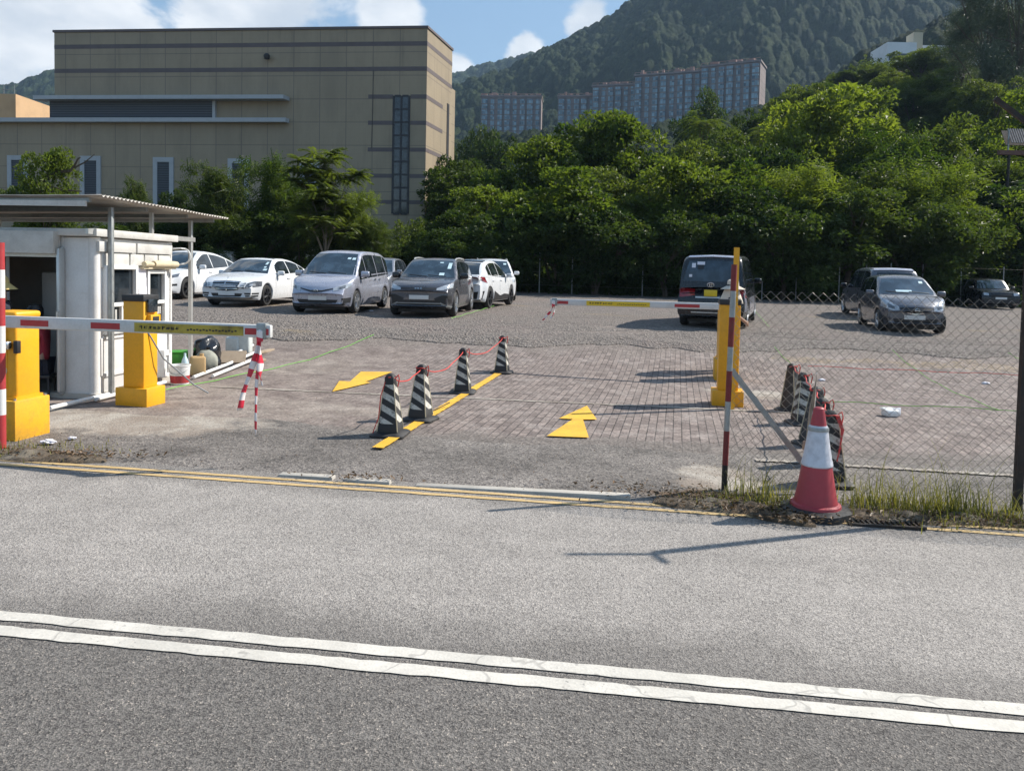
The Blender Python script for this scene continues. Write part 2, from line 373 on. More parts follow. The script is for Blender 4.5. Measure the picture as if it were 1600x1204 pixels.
def line_mat(name, col, under, wear=.45):
    mt, t, p, o = new_mat(name); co = coords(t)
    w = MA(t, 'MULTIPLY', MR(t, noise(t, co, 22., 6., .7), .56, .66), MR(t, noise(t, co, .8, 4.), .45, .65, .15, 1.))
    v = N(t, 'ShaderNodeTexVoronoi', Scale=60.); L(t, co, v.inputs['Vector'])
    cr_ = N(t, 'ShaderNodeTexVoronoi', Scale=.75); cr_.feature = 'DISTANCE_TO_EDGE'
    dw = N(t, 'ShaderNodeVectorMath', operation='ADD'); L(t, co, dw.inputs[0])
    nn = N(t, 'ShaderNodeTexNoise', Scale=5.); L(t, co, nn.inputs['Vector'])
    sc_ = N(t, 'ShaderNodeVectorMath', operation='SCALE', Scale=.3); L(t, nn.outputs['Color'], sc_.inputs[0]); L(t, sc_.outputs[0], dw.inputs[1]); L(t, dw.outputs[0], cr_.inputs['Vector'])
    crack = MR(t, cr_.outputs['Distance'], .002, .009, .45, 0.)
    sp_ = N(t, 'ShaderNodeSeparateColor'); L(t, v.outputs['Color'], sp_.inputs[0])
    f = MA(t, 'MAXIMUM', MA(t, 'MULTIPLY', w, wear * 2, clamp=True), crack)
    f = MA(t, 'MAXIMUM', f, MA(t, 'MULTIPLY', sp_.outputs[0], .16))
    tone = MR(t, noise(t, co, 2.6, 5.), .3, .7, .86, 1.06)
    c = N(t, 'ShaderNodeVectorMath', operation='SCALE'); L(t, MIX(t, f, col, under), c.inputs[0]); L(t, tone, c.inputs['Scale'])
    L(t, c.outputs[0], p.inputs['Base Color']); p.inputs['Roughness'].default_value = .7; bump(t, p, MA(t, 'ADD', v.outputs['Distance'], crack), .3, .004)
    return mt
M['line_white'] = line_mat('worn_white_line_paint', (.60, .565, .50), (.16, .15, .14), .38)
M['line_yellow'] = line_mat('worn_yellow_line_paint', (.56, .39, .17), (.26, .23, .19), 1.0)
M['arrow_yellow'] = line_mat('yellow_marking_paint', (.78, .44, .03), (.22, .17, .10), .8)
rng = random.Random(3)
def stripe(name, f0, f1, n, mat, dz, jit=0.):
    """a painted strip between two edge curves, edges slightly ragged"""
    P = []
    for i in range(n):
        a = i / (n - 1); e0 = f0(a); e1 = f1(a); d = (e1 - e0).normalized()
        e0 = e0 + d * rng.uniform(-jit, jit); e1 = e1 + d * rng.uniform(-jit, jit)
        for q in (e0, e1): P.append((q.x, q.y, g(q.x, q.y) + dz))
    return grid_mesh(name, np.array(P), n, 2, mat, 'structure')
for v in (-2.775, -2.93):
    stripe('white_centre_line', lambda a: rp(lerp(-40, 40, a), v - .048), lambda a: rp(lerp(-40, 40, a), v + .048), 900, M['line_white'], .006, .006)
for v, w in ((-.07, .03), (.07, .03)):
    stripe('yellow_edge_line', lambda a: rp(lerp(-40, 40, a), v - w), lambda a: rp(lerp(-40, 40, a), v + w), 900, M['line_yellow'], .006, .006)
# edge of the lot: ragged patched asphalt apron, flush broken kerb pieces
def edge_noise(x, s=1.3, a=.06): return pnoise(Vector((x * s, 7.7, 1.3))) * a + pnoise(Vector((x * s * 5, 3.1, 2.3))) * a * .4
def apron_pt(a, b):
    u = lerp(-30, 30, a); v0 = .17 + edge_noise(u, 1.1, .09); q = rp(u, lerp(v0, 4.2, b)); z = g(q.x, q.y) + (.018 if b > .01 else -.012); return (q.x, q.y, z)
drape('apron', apron_pt, 500, 14, M['asphalt_rough'])
kerb = []
for (x0, y0), (x1, y1) in (((438, 742), (522, 748)), ((540, 750), (611, 755)), ((650, 757), (985, 779))):
    p0 = gp(x0, y0); p1 = gp(x1, y1); d = (p1 - p0); mid = (p0 + p1) / 2
    b = MB(); b.box((mid.x, mid.y, mid.z - .035), (d.length, .10, .12), math.atan2(d.y, d.x), .012)
    tag(b.build('kerb', M['concrete']), kind='structure')
# brick paving of the lot, in courses along the lot axis
mt, t, p, o = new_mat('brick_pavers'); co = coords(t, rz=-math.atan2(E1.y, E1.x))
co2 = coords(t)
br = N(t, 'ShaderNodeTexBrick', Scale=1.0); br.offset = .5
br.inputs['Brick Width'].default_value = .205; br.inputs['Row Height'].default_value = .105; br.inputs['Mortar Size'].default_value = .007
br.inputs['Mortar Smooth'].default_value = .3; br.inputs['Bias'].default_value = 0
br.inputs['Color1'].default_value = (.275, .225, .20, 1); br.inputs['Color2'].default_value = (.16, .13, .118, 1); br.inputs['Mortar'].default_value = (.055, .048, .045, 1)
L(t, co, br.inputs['Vector'])
big = noise(t, co, .35, 6., .65); mid = noise(t, co, 1.9, 6., .7); fine = noise(t, co, 30., 4.)
c = MIX(t, MR(t, mid, .45, .72, 0., .75), br.outputs[0], (.31, .27, .245))
c = MIX(t, MR(t, big, .52, .72, 0., .7), c, (.17, .14, .125))
c = MIX(t, smear(t, co2, PALE), c, cement_col(t, co2))
lot_x = N(t, 'ShaderNodeSeparateXYZ'); L(t, co2, lot_x.inputs[0])
leftw = MR(t, MA(t, 'ADD', lot_x.outputs[0], MA(t, 'MULTIPLY', MA(t, 'SUBTRACT', noise(t, co2, .7, 6.), .5), 2.4)), -1.1, -2.6)
c = MIX(t, MA(t, 'MULTIPLY', leftw, .72), c, MIX(t, MR(t, noise(t, co2, 2.2, 7., .7), .35, .65), (.15, .118, .105), (.275, .23, .20)))
gr_e = MR(t, MA(t, 'ADD', MA(t, 'SUBTRACT', lot_x.outputs[1], MA(t, 'MULTIPLY', lot_x.outputs[0], .06)), MA(t, 'MULTIPLY', MA(t, 'SUBTRACT', noise(t, co2, .9, 7., .7), .5), 3.2)), 16.0, 17.6, 0., .9)
c = MIX(t, gr_e, c, MIX(t, MR(t, noise(t, co2, 26., 3.), .3, .7), (.09, .073, .062), (.29, .25, .22)))
c = MIX(t, MA(t, 'MULTIPLY', MA(t, 'MULTIPLY', smear(t, co2, [(1340, 566, 1.4, .3), (1460, 571, 1.6, .4), (1580, 575, 1.8, .5)], 1.5), MR(t, noise(t, co2, 14., 5., .7), .4, .62)), .75), c, (.27, .205, .115))
fr_e = MR(t, MA(t, 'ADD', MA(t, 'ADD', lot_x.outputs[1], MA(t, 'MULTIPLY', lot_x.outputs[0], .05)), MA(t, 'MULTIPLY', MA(t, 'SUBTRACT', noise(t, co2, 1.2, 7., .7), .5), 1.6)), 8.75, 9.15, .9, 0.)
c = MIX(t, fr_e, c, MIX(t, fine, (.08, .07, .065), (.24, .21, .185)))
k = MA(t, 'MULTIPLY', MR(t, fine, .3, .7, .72, 1.25), MR(t, noise(t, co, 7., 5.), .3, .7, .85, 1.12))
cs = N(t, 'ShaderNodeVectorMath', operation='SCALE'); L(t, c, cs.inputs[0]); L(t, k, cs.inputs['Scale'])
L(t, cs.outputs[0], p.inputs['Base Color']); p.inputs['Roughness'].default_value = .9; p.inputs['Specular IOR Level'].default_value = .25
bump(t, p, MA(t, 'ADD', MA(t, 'MULTIPLY', br.outputs['Fac'], -1.), MA(t, 'MULTIPLY', fine, .4)), .5, .006); M['pavers'] = mt
def pave_pt(a, b):
    x = lerp(-24, 34, a); y0 = 8.62 - .05 * x + edge_noise(x, .9, .30) if x > -1 else 8.62 - .05 * x + edge_noise(x, .9, .3) + .5 * ss(-1, -3, x)
    y = lerp(y0, 24, b); return (x, y, g(x, y) + (.026 if b > 0 else .0175))
drape('paving', pave_pt, 320, 60, M['pavers'])
mt, t, p, o = new_mat('smeared_cement'); co = coords(t); L(t, cement_col(t, co), p.inputs['Base Color']); p.inputs['Roughness'].default_value = .92; bump(t, p, noise(t, co, 14., 7., .7), .6, .02); M['cement'] = mt
def px_stripe(name, a, b, w, mat, dz, jit=.01, n=60):
    p0 = gp(*a); p1 = gp(*b); d = (p1 - p0).normalized(); s = Vector((-d.y, d.x, 0)) * w / 2
    return stripe(name, lambda t_: p0.lerp(p1, t_) - s, lambda t_: p0.lerp(p1, t_) + s, n, mat, dz, jit)
px_stripe('edging_strip', (330, 607), (1330, 652), .085, M['cement'], .034, .022, 220)
px_stripe('edging_strip', (1180, 722), (1600, 748), .09, M['cement'], .032, .025, 120)
# coarse gravel with low ridges beyond the gates
mt, t, p, o = new_mat('gravel'); co = coords(t)
v = N(t, 'ShaderNodeTexVoronoi', Scale=42.); L(t, co, v.inputs['Vector']); s1 = N(t, 'ShaderNodeSeparateColor'); L(t, v.outputs['Color'], s1.inputs[0])
v2 = N(t, 'ShaderNodeTexVoronoi', Scale=17.); L(t, co, v2.inputs['Vector']); s2 = N(t, 'ShaderNodeSeparateColor'); L(t, v2.outputs['Color'], s2.inputs[0])
c = MIX(t, MA(t, 'ADD', MA(t, 'MULTIPLY', s1.outputs[0], .6), MA(t, 'MULTIPLY', s2.outputs[0], .4)), (.078, .064, .055), (.33, .288, .255))
c = MIX(t, MR(t, noise(t, co, .5, 6., .7), .48, .7, 0., .6), c, (.24, .185, .165))
cg = coords(t, scale=(.35, 1.6, 1)); c = MIX(t, MR(t, noise(t, cg, 1.2, 6., .7), .55, .72, 0., .7), c, (.085, .072, .062))
c = MIX(t, MR(t, noise(t, coords(t, scale=(.5, 1.3, 1)), .42, 6., .65), .60, .70, 0., .75), c, (.33, .25, .13))
L(t, c, p.inputs['Base Color']); p.inputs['Roughness'].default_value = .95
bump(t, p, MA(t, 'ADD', v.outputs['Distance'], MA(t, 'MULTIPLY', v2.outputs['Distance'], 1.5)), 1., .03); M['gravel'] = mt
def gravel_edge(x): return 17.35 + .06 * x + edge_noise(x, .4, .7)
def grav_pt(a, b):
    x = lerp(-30, 48, a); y = lerp(gravel_edge(x), 44, b ** 1.5)
    h = .05 * pnoise(Vector((x * .5, y * 1.9, 3))) + .035 * pnoise(Vector((x * 1.7, y * 4.5, 9)))
    h += .045 * math.exp(-((y - gravel_edge(x) - .55) / .35) ** 2)
    return (x, y, g(x, y) + (.045 + h * ss(0, .05, b) * (1 - .6 * ss(20.5, 22, y)) if b > 0 else .0))
drape('gravel_lot', grav_pt, 420, 150, M['gravel'])
# painted arrows and the lane divider
def marking(name, poly, dz=.044):
    pts = [gp(*q) for q in poly]; bm = bmesh.new(); bm.faces.new([bm.verts.new((q.x, q.y, g(q.x, q.y) + dz)) for q in pts])
    bmesh.ops.triangulate(bm, faces=bm.faces[:])
    me = bpy.data.meshes.new(name); bm.to_mesh(me); bm.free(); me.materials.append(M['arrow_yellow'])
    ob = link(bpy.data.objects.new(name, me)); ob['kind'] = 'structure'
marking('arrow_marking', [(564, 584), (613, 584.5), (571, 600.3), (580, 601.3), (519, 616), (530, 599), (547, 599.6)])
marking('arrow_marking', [(917, 638), (932.5, 660), (911, 660.3), (920, 689), (854, 686.5), (895, 659.6), (873, 658.5)])
px_stripe('lane_divider_line', (590, 705.5), (778, 587), .13, M['arrow_yellow'], .046, .006, 80)
# ------------------------------------------------------------------ large building beyond the lot
BX = Vector((1, -.10, 0)).normalized(); BY = Vector((.245, 1, 0)).normalized()
BC = at(668, 44, 58.0); ztop = BC.z; BC = Vector((BC.x, BC.y, 0))
mt, t, p, o = new_mat('tan_wall_panels')
co = coords(t); sx = N(t, 'ShaderNodeSeparateXYZ'); L(t, co, sx.inputs[0])
def joint(v, period, w, off=0.):
    f = MA(t, 'FRACT', MA(t, 'DIVIDE', MA(t, 'ADD', v, off + 500 * period), period))
    d = MA(t, 'MULTIPLY', MA(t, 'ABSOLUTE', MA(t, 'SUBTRACT', f, .5)), period); return MR(t, d, period / 2 - w, period / 2 - w * .4, 0., 1.)
PH = 1.735
u_ = MA(t, 'ADD', sx.outputs[0], MA(t, 'MULTIPLY', sx.outputs[1], .9))
j = MA(t, 'MAXIMUM', joint(u_, 1.86, .045), joint(sx.outputs[2], PH, .045, -ztop % PH))
tl = MA(t, 'MAXIMUM', joint(u_, .31, .016), joint(sx.outputs[2], .31, .016))
c = MIX(t, MR(t, noise(t, coords(t, scale=(1, 1, .35)), .5, 7., .65), .35, .7), (.335, .268, .182), (.27, .218, .15))
c = MIX(t, MR(t, noise(t, coords(t, scale=(2.2, 2.2, .16)), .9, 5., .7), .55, .75, 0., .35), c, (.13, .105, .075))
c = MIX(t, MA(t, 'MULTIPLY', tl, .16), c, (.2, .17, .13)); c = MIX(t, MA(t, 'MULTIPLY', j, .55), c, (.12, .10, .085))
L(t, c, p.inputs['Base Color']); p.inputs['Roughness'].default_value = .55; M['tan_wall'] = mt
M['band'] = plain('purple_grey_band', (.13, .105, .105), .6, dirt=.3, scale=1.)
mt, t, p, o = new_mat('louvre_slats'); co = coords(t); sx = N(t, 'ShaderNodeSeparateXYZ'); L(t, co, sx.inputs[0])
f = MA(t, 'FRACT', MA(t, 'MULTIPLY', sx.outputs[2], 5.5)); L(t, MIX(t, MR(t, f, .1, .9, smooth=False), (.035, .045, .06), (.10, .12, .15)), p.inputs['Base Color'])
bump(t, p, f, .8, .05); p.inputs['Roughness'].default_value = .5; M['louvre'] = mt
M['pale_frame'] = plain('pale_blue_grey_tiles', (.42, .44, .46), .5, dirt=.3, scale=2., dirtcol=(.28, .29, .31))
M['frame_dark'] = plain('dark_window_frame', (.03, .03, .035), .5)
M['glass_b'] = glass_dark('building_glass', (.02, .025, .03), .08)
bld = thing('industrial_building', 'large tan panelled building with dark bands and a tall narrow stair window', 'building', BC)
bld.rotation_euler = (0, 0, 0)
def bw(u, dep, z): return BX * u + BY * dep + Vector((0, 0, z))        # u from right front corner, negative to the left
def bprism(mb, u0, u1, d0, d1, z0, z1):
    c = [bw(u0, d0, 0), bw(u1, d0, 0), bw(u1, d1, 0), bw(u0, d1, 0)]; return mb.prism([(q.x, q.y) for q in c], z0, z1)
ppm0 = 1200 / 58.; PX = lambda px: None
def bu(px, py=200):
    """distance along the front for a photo column"""
    lo, hi = -60., 8.
    for _ in range(50):
        mid = (lo + hi) / 2; q = BC + BX * mid; d = ray(px, py)
        if q.x / q.y < d.x / d.y: lo = mid
        else: hi = mid
    return lo
def bz(px, py):
    q = BC + BX * bu(px, py); return at(px, py, q.y).z
UL = bu(85, 100); zlow = bz(400, 188)
w = MB(); bprism(w, UL, 0, 0, 5.9, -1, ztop); bprism(w, -48, UL - .004, 0, 16, -1, zlow); bprism(w, UL + .01, -4.2, 5.9, 20, -1, ztop - .01)
w.build('wall', M['tan_wall'], bld)
pz = MB(); bprism(pz, UL - .08, .08, -.08, 5.98, ztop - .02, ztop + .16); pz.build('parapet', M['band'], bld)
for py in (100, 150 - 43.5):
    pass
for z in (bz(668, 68), bz(668, 107.5)):
    b = MB(); bprism(b, UL, .012, -.012, 5.9, z - .16, z + .16); b.build('band', M['band'], bld)
for py in (151, 192, 234, 275, 316):
    z = bz(640, py); b = MB(); bprism(b, bu(575), bu(613.5), -.012, .2, z - .15, z + .15); bprism(b, bu(641), .012, -.012, 3.7, z - .15, z + .15); b.build('band', M['band'], bld)
# tall stair window: frame, panes two by nine
u0, u1 = bu(613.5), bu(640.5); z0, z1 = bz(626, 334), bz(626, 150)
wn = MB(); fr = .1
wn.T = None
def fbox(mb, ua, ub, za, zb, da, db): return bprism(mb, ua, ub, da, db, za, zb)
um = (u0 + u1) / 2
for ua, ub in ((u0, u0 + .14), (um - .07, um + .07), (u1 - .14, u1)): fbox(wn, ua, ub, z0, z1, -.06, .1)
rows = 9
for k in range(rows + 1):
    zz = lerp(z0, z1, k / rows); fbox(wn, u0 + .14, um - .07, zz - .07, zz + .07, -.05, .1); fbox(wn, um + .07, u1 - .14, zz - .07, zz + .07, -.05, .1)
swin = wn.build('stair_window', M['frame_dark'], bld)
for k in range(rows):
    za, zb = lerp(z0, z1, k / rows) + .07, lerp(z0, z1, (k + 1) / rows) - .07
    for ua, ub in ((u0 + .14, um - .07), (um + .07, u1 - .14)):
        q = MB(); fbox(q, ua, ub, za, zb, -.02, .05); q.build('pane', M['glass_b'], swin)
# slit window on the lit right side
q = MB(); bprism(q, -.05, .04, 4.75, 5.25, bz(668, 300) - 4.5, bz(668, 140)); q.build('side_window', M['frame_dark'], bld)
# long louvre with pale ledges above and below
ul, ur = bu(80), bu(334); q = MB(); bprism(q, ul, ur, -.14, .1, bz(200, 186), bz(200, 158)); q.build('louvre', M['louvre'], bld)
q = MB(); bprism(q, ur, ur + .22, -.2, .1, bz(334, 186), bz(334, 158)); q.build('louvre_jamb', M['pale_frame'], bld)
q = MB(); bprism(q, bu(67), bu(452), -.9, .1, bz(300, 158.5), bz(300, 152.5)); q.build('ledge', M['pale_frame'], bld)
q = MB(); bprism(q, -48, bu(452), -.55, .1, bz(300, 192.5), bz(300, 186)); q.build('ledge', M['pale_frame'], bld)
for xa, xb, yt in ((12, 44, 243), (126, 158, 244), (240, 272, 246), (357, 390, 248), (470, 500, 250)):
    ua, ub = bu(xa), bu(xb); zt = bz((xa + xb) / 2, yt); zb = zt - 4.6; fwid = .34
    q = MB()
    fbox(q, ua, ua + fwid, zb, zt, -.10, .1); fbox(q, ub - fwid, ub, zb, zt, -.10, .1); fbox(q, ua + fwid, ub - fwid, zt - .36, zt, -.098, .1)
    fr_ = q.build('vent_window', M['pale_frame'], bld)
    q = MB(); fbox(q, ua + fwid, ub - fwid, zb, zt - .36, -.03, .05); q.build('slats', M['louvre'], fr_)
q = MB(); c_ = bw(bu(420), -.35, bz(420, 91)); q.lathe([(.02, 0), (.2, .05), (.24, .3), (.16, .42)], 14, (c_.x, c_.y, c_.z - .2)); q.box((c_.x, c_.y + .25, c_.z), (.1, .4, .1)); q.build('floodlight', M['black_plastic'], bld)
q = MB(); a_ = bw(bu(583), -.04, bz(583, 110)); b_ = bw(bu(581), -.04, bz(583, 232)); q.tube([a_, b_], .016, 6); q.build('conduit', M['frame_dark'], bld)
# small ochre building further left with a roof railing
M['ochre'] = plain('ochre_render', (.55, .36, .2), .7, dirt=.3, scale=.6)
M['rail_grey'] = plain('grey_rail', (.25, .27, .29), .5)
ob_ = at(-10, 150, 95); left = thing('ochre_building', 'small ochre building with a roof railing left of the tan building', 'building', (ob_.x, ob_.y, 0))
zt = at(20, 147, 95).z; q = MB(); q.box((-2, 4, zt / 2 - .5), (9.4, 8, zt + 1)); q.box((-5.6, 3, zt + .6), (2.4, 4, 2.2)); q.build('wall', M['ochre'], left)
q = MB()
for k in range(8):
    q.tube([(-6.6 + k * 1.3, 0.1, zt), (-6.6 + k * 1.3, .1, zt + 1.1)], .04, 5)
for h in (.55, 1.1): q.tube([(-6.6, .1, zt + h), (2.5, .1, zt + h)], .035, 5)
q.tube([(-1.2, .1, zt), (-1.2, .1, zt + 2.6)], .06, 5); q.tube([(-3.8, .1, zt), (-3.8, .1, zt + 2.4)], .06, 5); q.tube([(-4.4, .1, zt + 2.3), (-.8, .1, zt + 2.3)], .05, 5)
q.build('roof_rail', M['rail_grey'], left)
# ------------------------------------------------------------------ wooded hills
mt, t, p, o = new_mat('forest_canopy'); co = coords(t)
v = N(t, 'ShaderNodeTexVoronoi', Scale=.11); L(t, co, v.inputs['Vector']); s1 = N(t, 'ShaderNodeSeparateColor'); L(t, v.outputs['Color'], s1.inputs[0])
c = MIX(t, s1.outputs[0], (.015, .032, .014), (.066, .09, .034))
c = MIX(t, MR(t, noise(t, co, .45, 6., .75), .4, .68), c, (.022, .036, .016)); L(t, c, p.inputs['Base Color']); p.inputs['Roughness'].default_value = .9; p.inputs['Specular IOR Level'].default_value = .1
bump(t, p, noise(t, co, .75, 8., .8), 1., 4.); M['forest'] = mt
def domes(X, Y, cell, seed, hmin=.55):
    """height of a canopy of round crowns, one per jittered cell"""
    r = np.random.RandomState(seed); Tn = 256; jx = r.rand(Tn, Tn); jy = r.rand(Tn, Tn); jr = hmin + (1 - hmin) * r.rand(Tn, Tn)
    ix = np.floor(X / cell).astype(int); iy = np.floor(Y / cell).astype(int); best = np.zeros_like(X)
    for a in (-1, 0, 1):
        for b in (-1, 0, 1):
            cx = (ix + a) % Tn; cy = (iy + b) % Tn; R = jr[cx, cy] * cell * .95
            dx = X - (ix + a + jx[cx, cy]) * cell; dy = Y - (iy + b + jy[cx, cy]) * cell
            q = np.clip(1 - (dx * dx + dy * dy) / (R * R), 0, 1); best = np.maximum(best, np.sqrt(q) * R)
    return best
def vnoise(X, Y, s, seed):
    r = np.random.RandomState(seed); T_ = r.rand(128, 128); x = X * s; y = Y * s; ix = np.floor(x).astype(int); iy = np.floor(y).astype(int); fx = x - ix; fy = y - iy
    fx = fx * fx * (3 - 2 * fx); fy = fy * fy * (3 - 2 * fy); g_ = lambda a, b: T_[a % 128, b % 128]
    return (g_(ix, iy) * (1 - fx) + g_(ix + 1, iy) * fx) * (1 - fy) + (g_(ix, iy + 1) * (1 - fx) + g_(ix + 1, iy + 1) * fx) * fy
def hill(name, ridge, y0, y1, base, cell, npx, nrow, seed, amp=1.):
    """a hillside rising from the distance y0 to a ridge at y1; ridge: (photo column, row) pairs"""
    pxs = np.linspace(ridge[0][0], ridge[-1][0], npx); rows = np.interp(pxs, [r[0] for r in ridge], [r[1] for r in ridge])
    rows = np.convolve(np.pad(rows, 15, 'edge'), np.ones(31) / 31, 'valid')
    P = np.zeros((npx, nrow, 3)); s = np.linspace(0, 1.25, nrow)
    for i in range(npx):
        d = ray(pxs[i], rows[i]); top = CZ + d.z / d.y * y1; k = d.x / d.y
        yy = y0 + (y1 - y0) * s; prof = np.where(s < 1, np.sin(np.clip(s, 0, 1) * math.pi / 2) ** 1.15, 1 - 1.2 * (s - 1))
        P[i, :, 0] = k * yy; P[i, :, 1] = yy; P[i, :, 2] = base + (top - cell * .5 - base) * prof
    X, Y = P[..., 0], P[..., 1]
    spur = (vnoise(X, Y * .35, 1 / 95., seed) - .5) * 46 * amp + (vnoise(X, Y * .5, 1 / 38., seed + 1) - .5) * 14 * amp
    w = np.clip(np.sin(np.clip(s, 0, 1) * math.pi), 0, 1)[None, :]
    P[..., 2] += spur * w + domes(X, Y, cell, seed) * 1.35 + domes(X + 31, Y + 17, cell * .34, seed + 3) * 1.0 + (vnoise(X, Y, 1 / 1.7, seed + 5) - .5) * 2.2
    me_o = grid_mesh(name, P.reshape(-1, 3), npx, nrow, M['forest'], 'structure'); return me_o
hill('hill', [(560, 210), (640, 185), (705, 165), (800, 140), (830, 118), (860, 99), (900, 74), (950, 46), (1000, 16), (1040, -4), (1150, -58), (1300, -105), (1450, -95), (1600, -45), (1800, 10), (2100, 120)], 480, 900, 20, 10.5, 1250, 430, 11)
hill('hill', [(560, 262), (700, 250), (740, 238), (800, 236), (860, 228), (940, 232), (1060, 226), (1150, 214), (1250, 190), (1350, 120), (1500, 60), (1650, 30), (1900, 60)], 190, 395, 4, 7.5, 620, 150, 51, .12)
hill('hill', [(420, 190), (560, 165), (700, 132), (760, 115), (830, 102), (900, 92), (1000, 90), (1100, 120)], 1000, 1500, 20, 14, 420, 120, 23)
hill('hill', [(-400, 110), (-150, 150), (0, 152), (30, 142), (60, 131), (90, 124), (150, 118), (260, 130), (420, 190)], 800, 1200, 30, 12, 420, 110, 37)
# ------------------------------------------------------------------ apartment towers at the foot of the hill
mt, t, p, o = new_mat('tower_cladding'); co = coords(t); sx = N(t, 'ShaderNodeSeparateXYZ'); L(t, co, sx.inputs[0])
f = MA(t, 'FRACT', MA(t, 'DIVIDE', sx.outputs[2], 3.2)); fl = MR(t, f, .86, .9)
c = MIX(t, MR(t, noise(t, co, .15, 4.), .35, .65), (.25, .195, .18), (.19, .155, .148)); c = MIX(t, MA(t, 'MULTIPLY', fl, .6), c, (.11, .1, .1))
L(t, c, p.inputs['Base Color']); p.inputs['Roughness'].default_value = .7; M['tower_wall'] = mt
mt, t, p, o = new_mat('tower_glazing'); co = coords(t); sx = N(t, 'ShaderNodeSeparateXYZ'); L(t, co, sx.inputs[0])
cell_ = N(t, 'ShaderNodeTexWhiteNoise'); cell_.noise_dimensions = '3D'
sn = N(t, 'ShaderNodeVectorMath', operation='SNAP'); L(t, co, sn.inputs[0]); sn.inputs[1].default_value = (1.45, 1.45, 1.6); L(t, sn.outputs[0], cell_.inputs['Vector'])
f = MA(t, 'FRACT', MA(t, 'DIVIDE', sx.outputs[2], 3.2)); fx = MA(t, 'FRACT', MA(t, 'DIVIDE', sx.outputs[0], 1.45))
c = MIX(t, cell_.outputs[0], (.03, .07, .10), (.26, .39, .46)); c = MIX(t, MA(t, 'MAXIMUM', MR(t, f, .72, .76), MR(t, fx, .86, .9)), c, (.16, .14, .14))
L(t, c, p.inputs['Base Color']); p.inputs['Roughness'].default_value = .25; M['tower_glass'] = mt
M['tower_roof'] = plain('reddish_roof_plant', (.36, .22, .18), .8, dirt=.4, scale=.3)
def tower(label, x0, x1, yt, yb, dist, rot, seed, bays, dep=16.):
    r = random.Random(seed); a = at(x0, yt, dist); b = at(x1, yt, dist - (x1 - x0) * rot); wv = Vector((b.x - a.x, b.y - a.y, 0)); w_ = wv.length
    zb = at(x0, yb, dist).z - 25; th = thing('apartment_tower', label, 'building', (a.x, a.y, zb), math.atan2(wv.y, wv.x), 'apartment towers below the wooded hill')
    H = max(a.z, b.z) - zb; body = MB(); body.box((w_ / 2, dep / 2, H / 2), (w_, dep, H)); body.box((w_ / 2, dep / 2 - .3, H + .5), (w_ + 1, dep + .8, 1.0))
    wl = body.build('wall', M['tower_wall'], th)
    q = MB()
    for k in range(int(w_ / 2.2)):
        xx = r.uniform(1, w_ - 1); hh = r.choice((1.2, 1.6, 2.2, 1.3)); q.box((xx, r.uniform(.6, 5), H + 1 + hh / 2), (r.uniform(.7, 3.2), 1.5, hh))
    q.tube([(0, .3, H + 2.1), (w_, .3, H + 2.1)], .12, 5)
    for k in range(int(w_ / 3) + 1): q.tube([(k * 3, .3, H + 1), (k * 3, .3, H + 2.1)], .1, 4)
    q.build('roof_plant', M['tower_roof'], th)
    bwid = w_ / bays
    for k in range(bays):
        out = (1.5, .5, 1.1)[k % 3]; q = MB(); q.box((bwid * (k + .5), -out / 2 + .05, H / 2 - .4), (bwid * (.72, .5, .62)[k % 3], out, H - 1.2)); q.build('window_bay', M['tower_glass'], th)
    for k in range(int(H / 3.2)):
        if k % 2: continue
    return th
tower('apartment tower standing alone at the left end of the row', 752, 846, 152, 255, 470, .03, 1, 8)
tower('apartment tower with the lowest roof, second from left in the row', 872, 930, 152, 250, 455, .05, 2, 5)
tower('apartment tower with a slim mast rising behind its left end', 926, 996, 136, 250, 440, .10, 3, 6)
tower('broad apartment tower behind the highest leafy tree top', 992, 1097, 120, 250, 425, .12, 4, 8)
tower('apartment tower with the highest roof at the right end of the row', 1096, 1188, 106, 250, 405, .15, 5, 7)
# white hillside building with a square stair tower
M['hb_white'] = plain('white_render', (.72, .74, .76), .6, dirt=.2, scale=.4); M['hb_cream'] = plain('cream_render', (.58, .50, .36), .6, dirt=.2, scale=.4)
wb = at(1380, 96, 170); hb = thing('hillside_building', 'white flat roofed building with a square cream tower high among trees', 'building', (wb.x, wb.y, 0))
zr = at(1400, 66, 170).z; S = 170 / 1200.; q = MB()
q.box((4.0, 4, zr - 2.6), (45 * S, 8, 5.2)); q.box((7.6, 3.7, zr + .3), (2.4, 3, .8)); q.box((15, 5, zr - 2.1), (125 * S, 7, 4)); q.build('wall', M['hb_white'], hb)
q = MB(); q.box((7.9, 2.5, zr + .2), (14.5 * S, 3.2, 2 * (at(1430, 50, 170).z - zr))); q.build('stair_tower', M['hb_cream'], hb)
q = MB(); q.box((4.0, -.02, zr - 3.2), (40 * S, .12, 1.5)); q.build('window', M['glass_b'], hb)
q = MB(); q.box((15, 1.48, zr - 1.9), (105 * S, .12, .9)); q.build('window', M['glass_b'], hb)
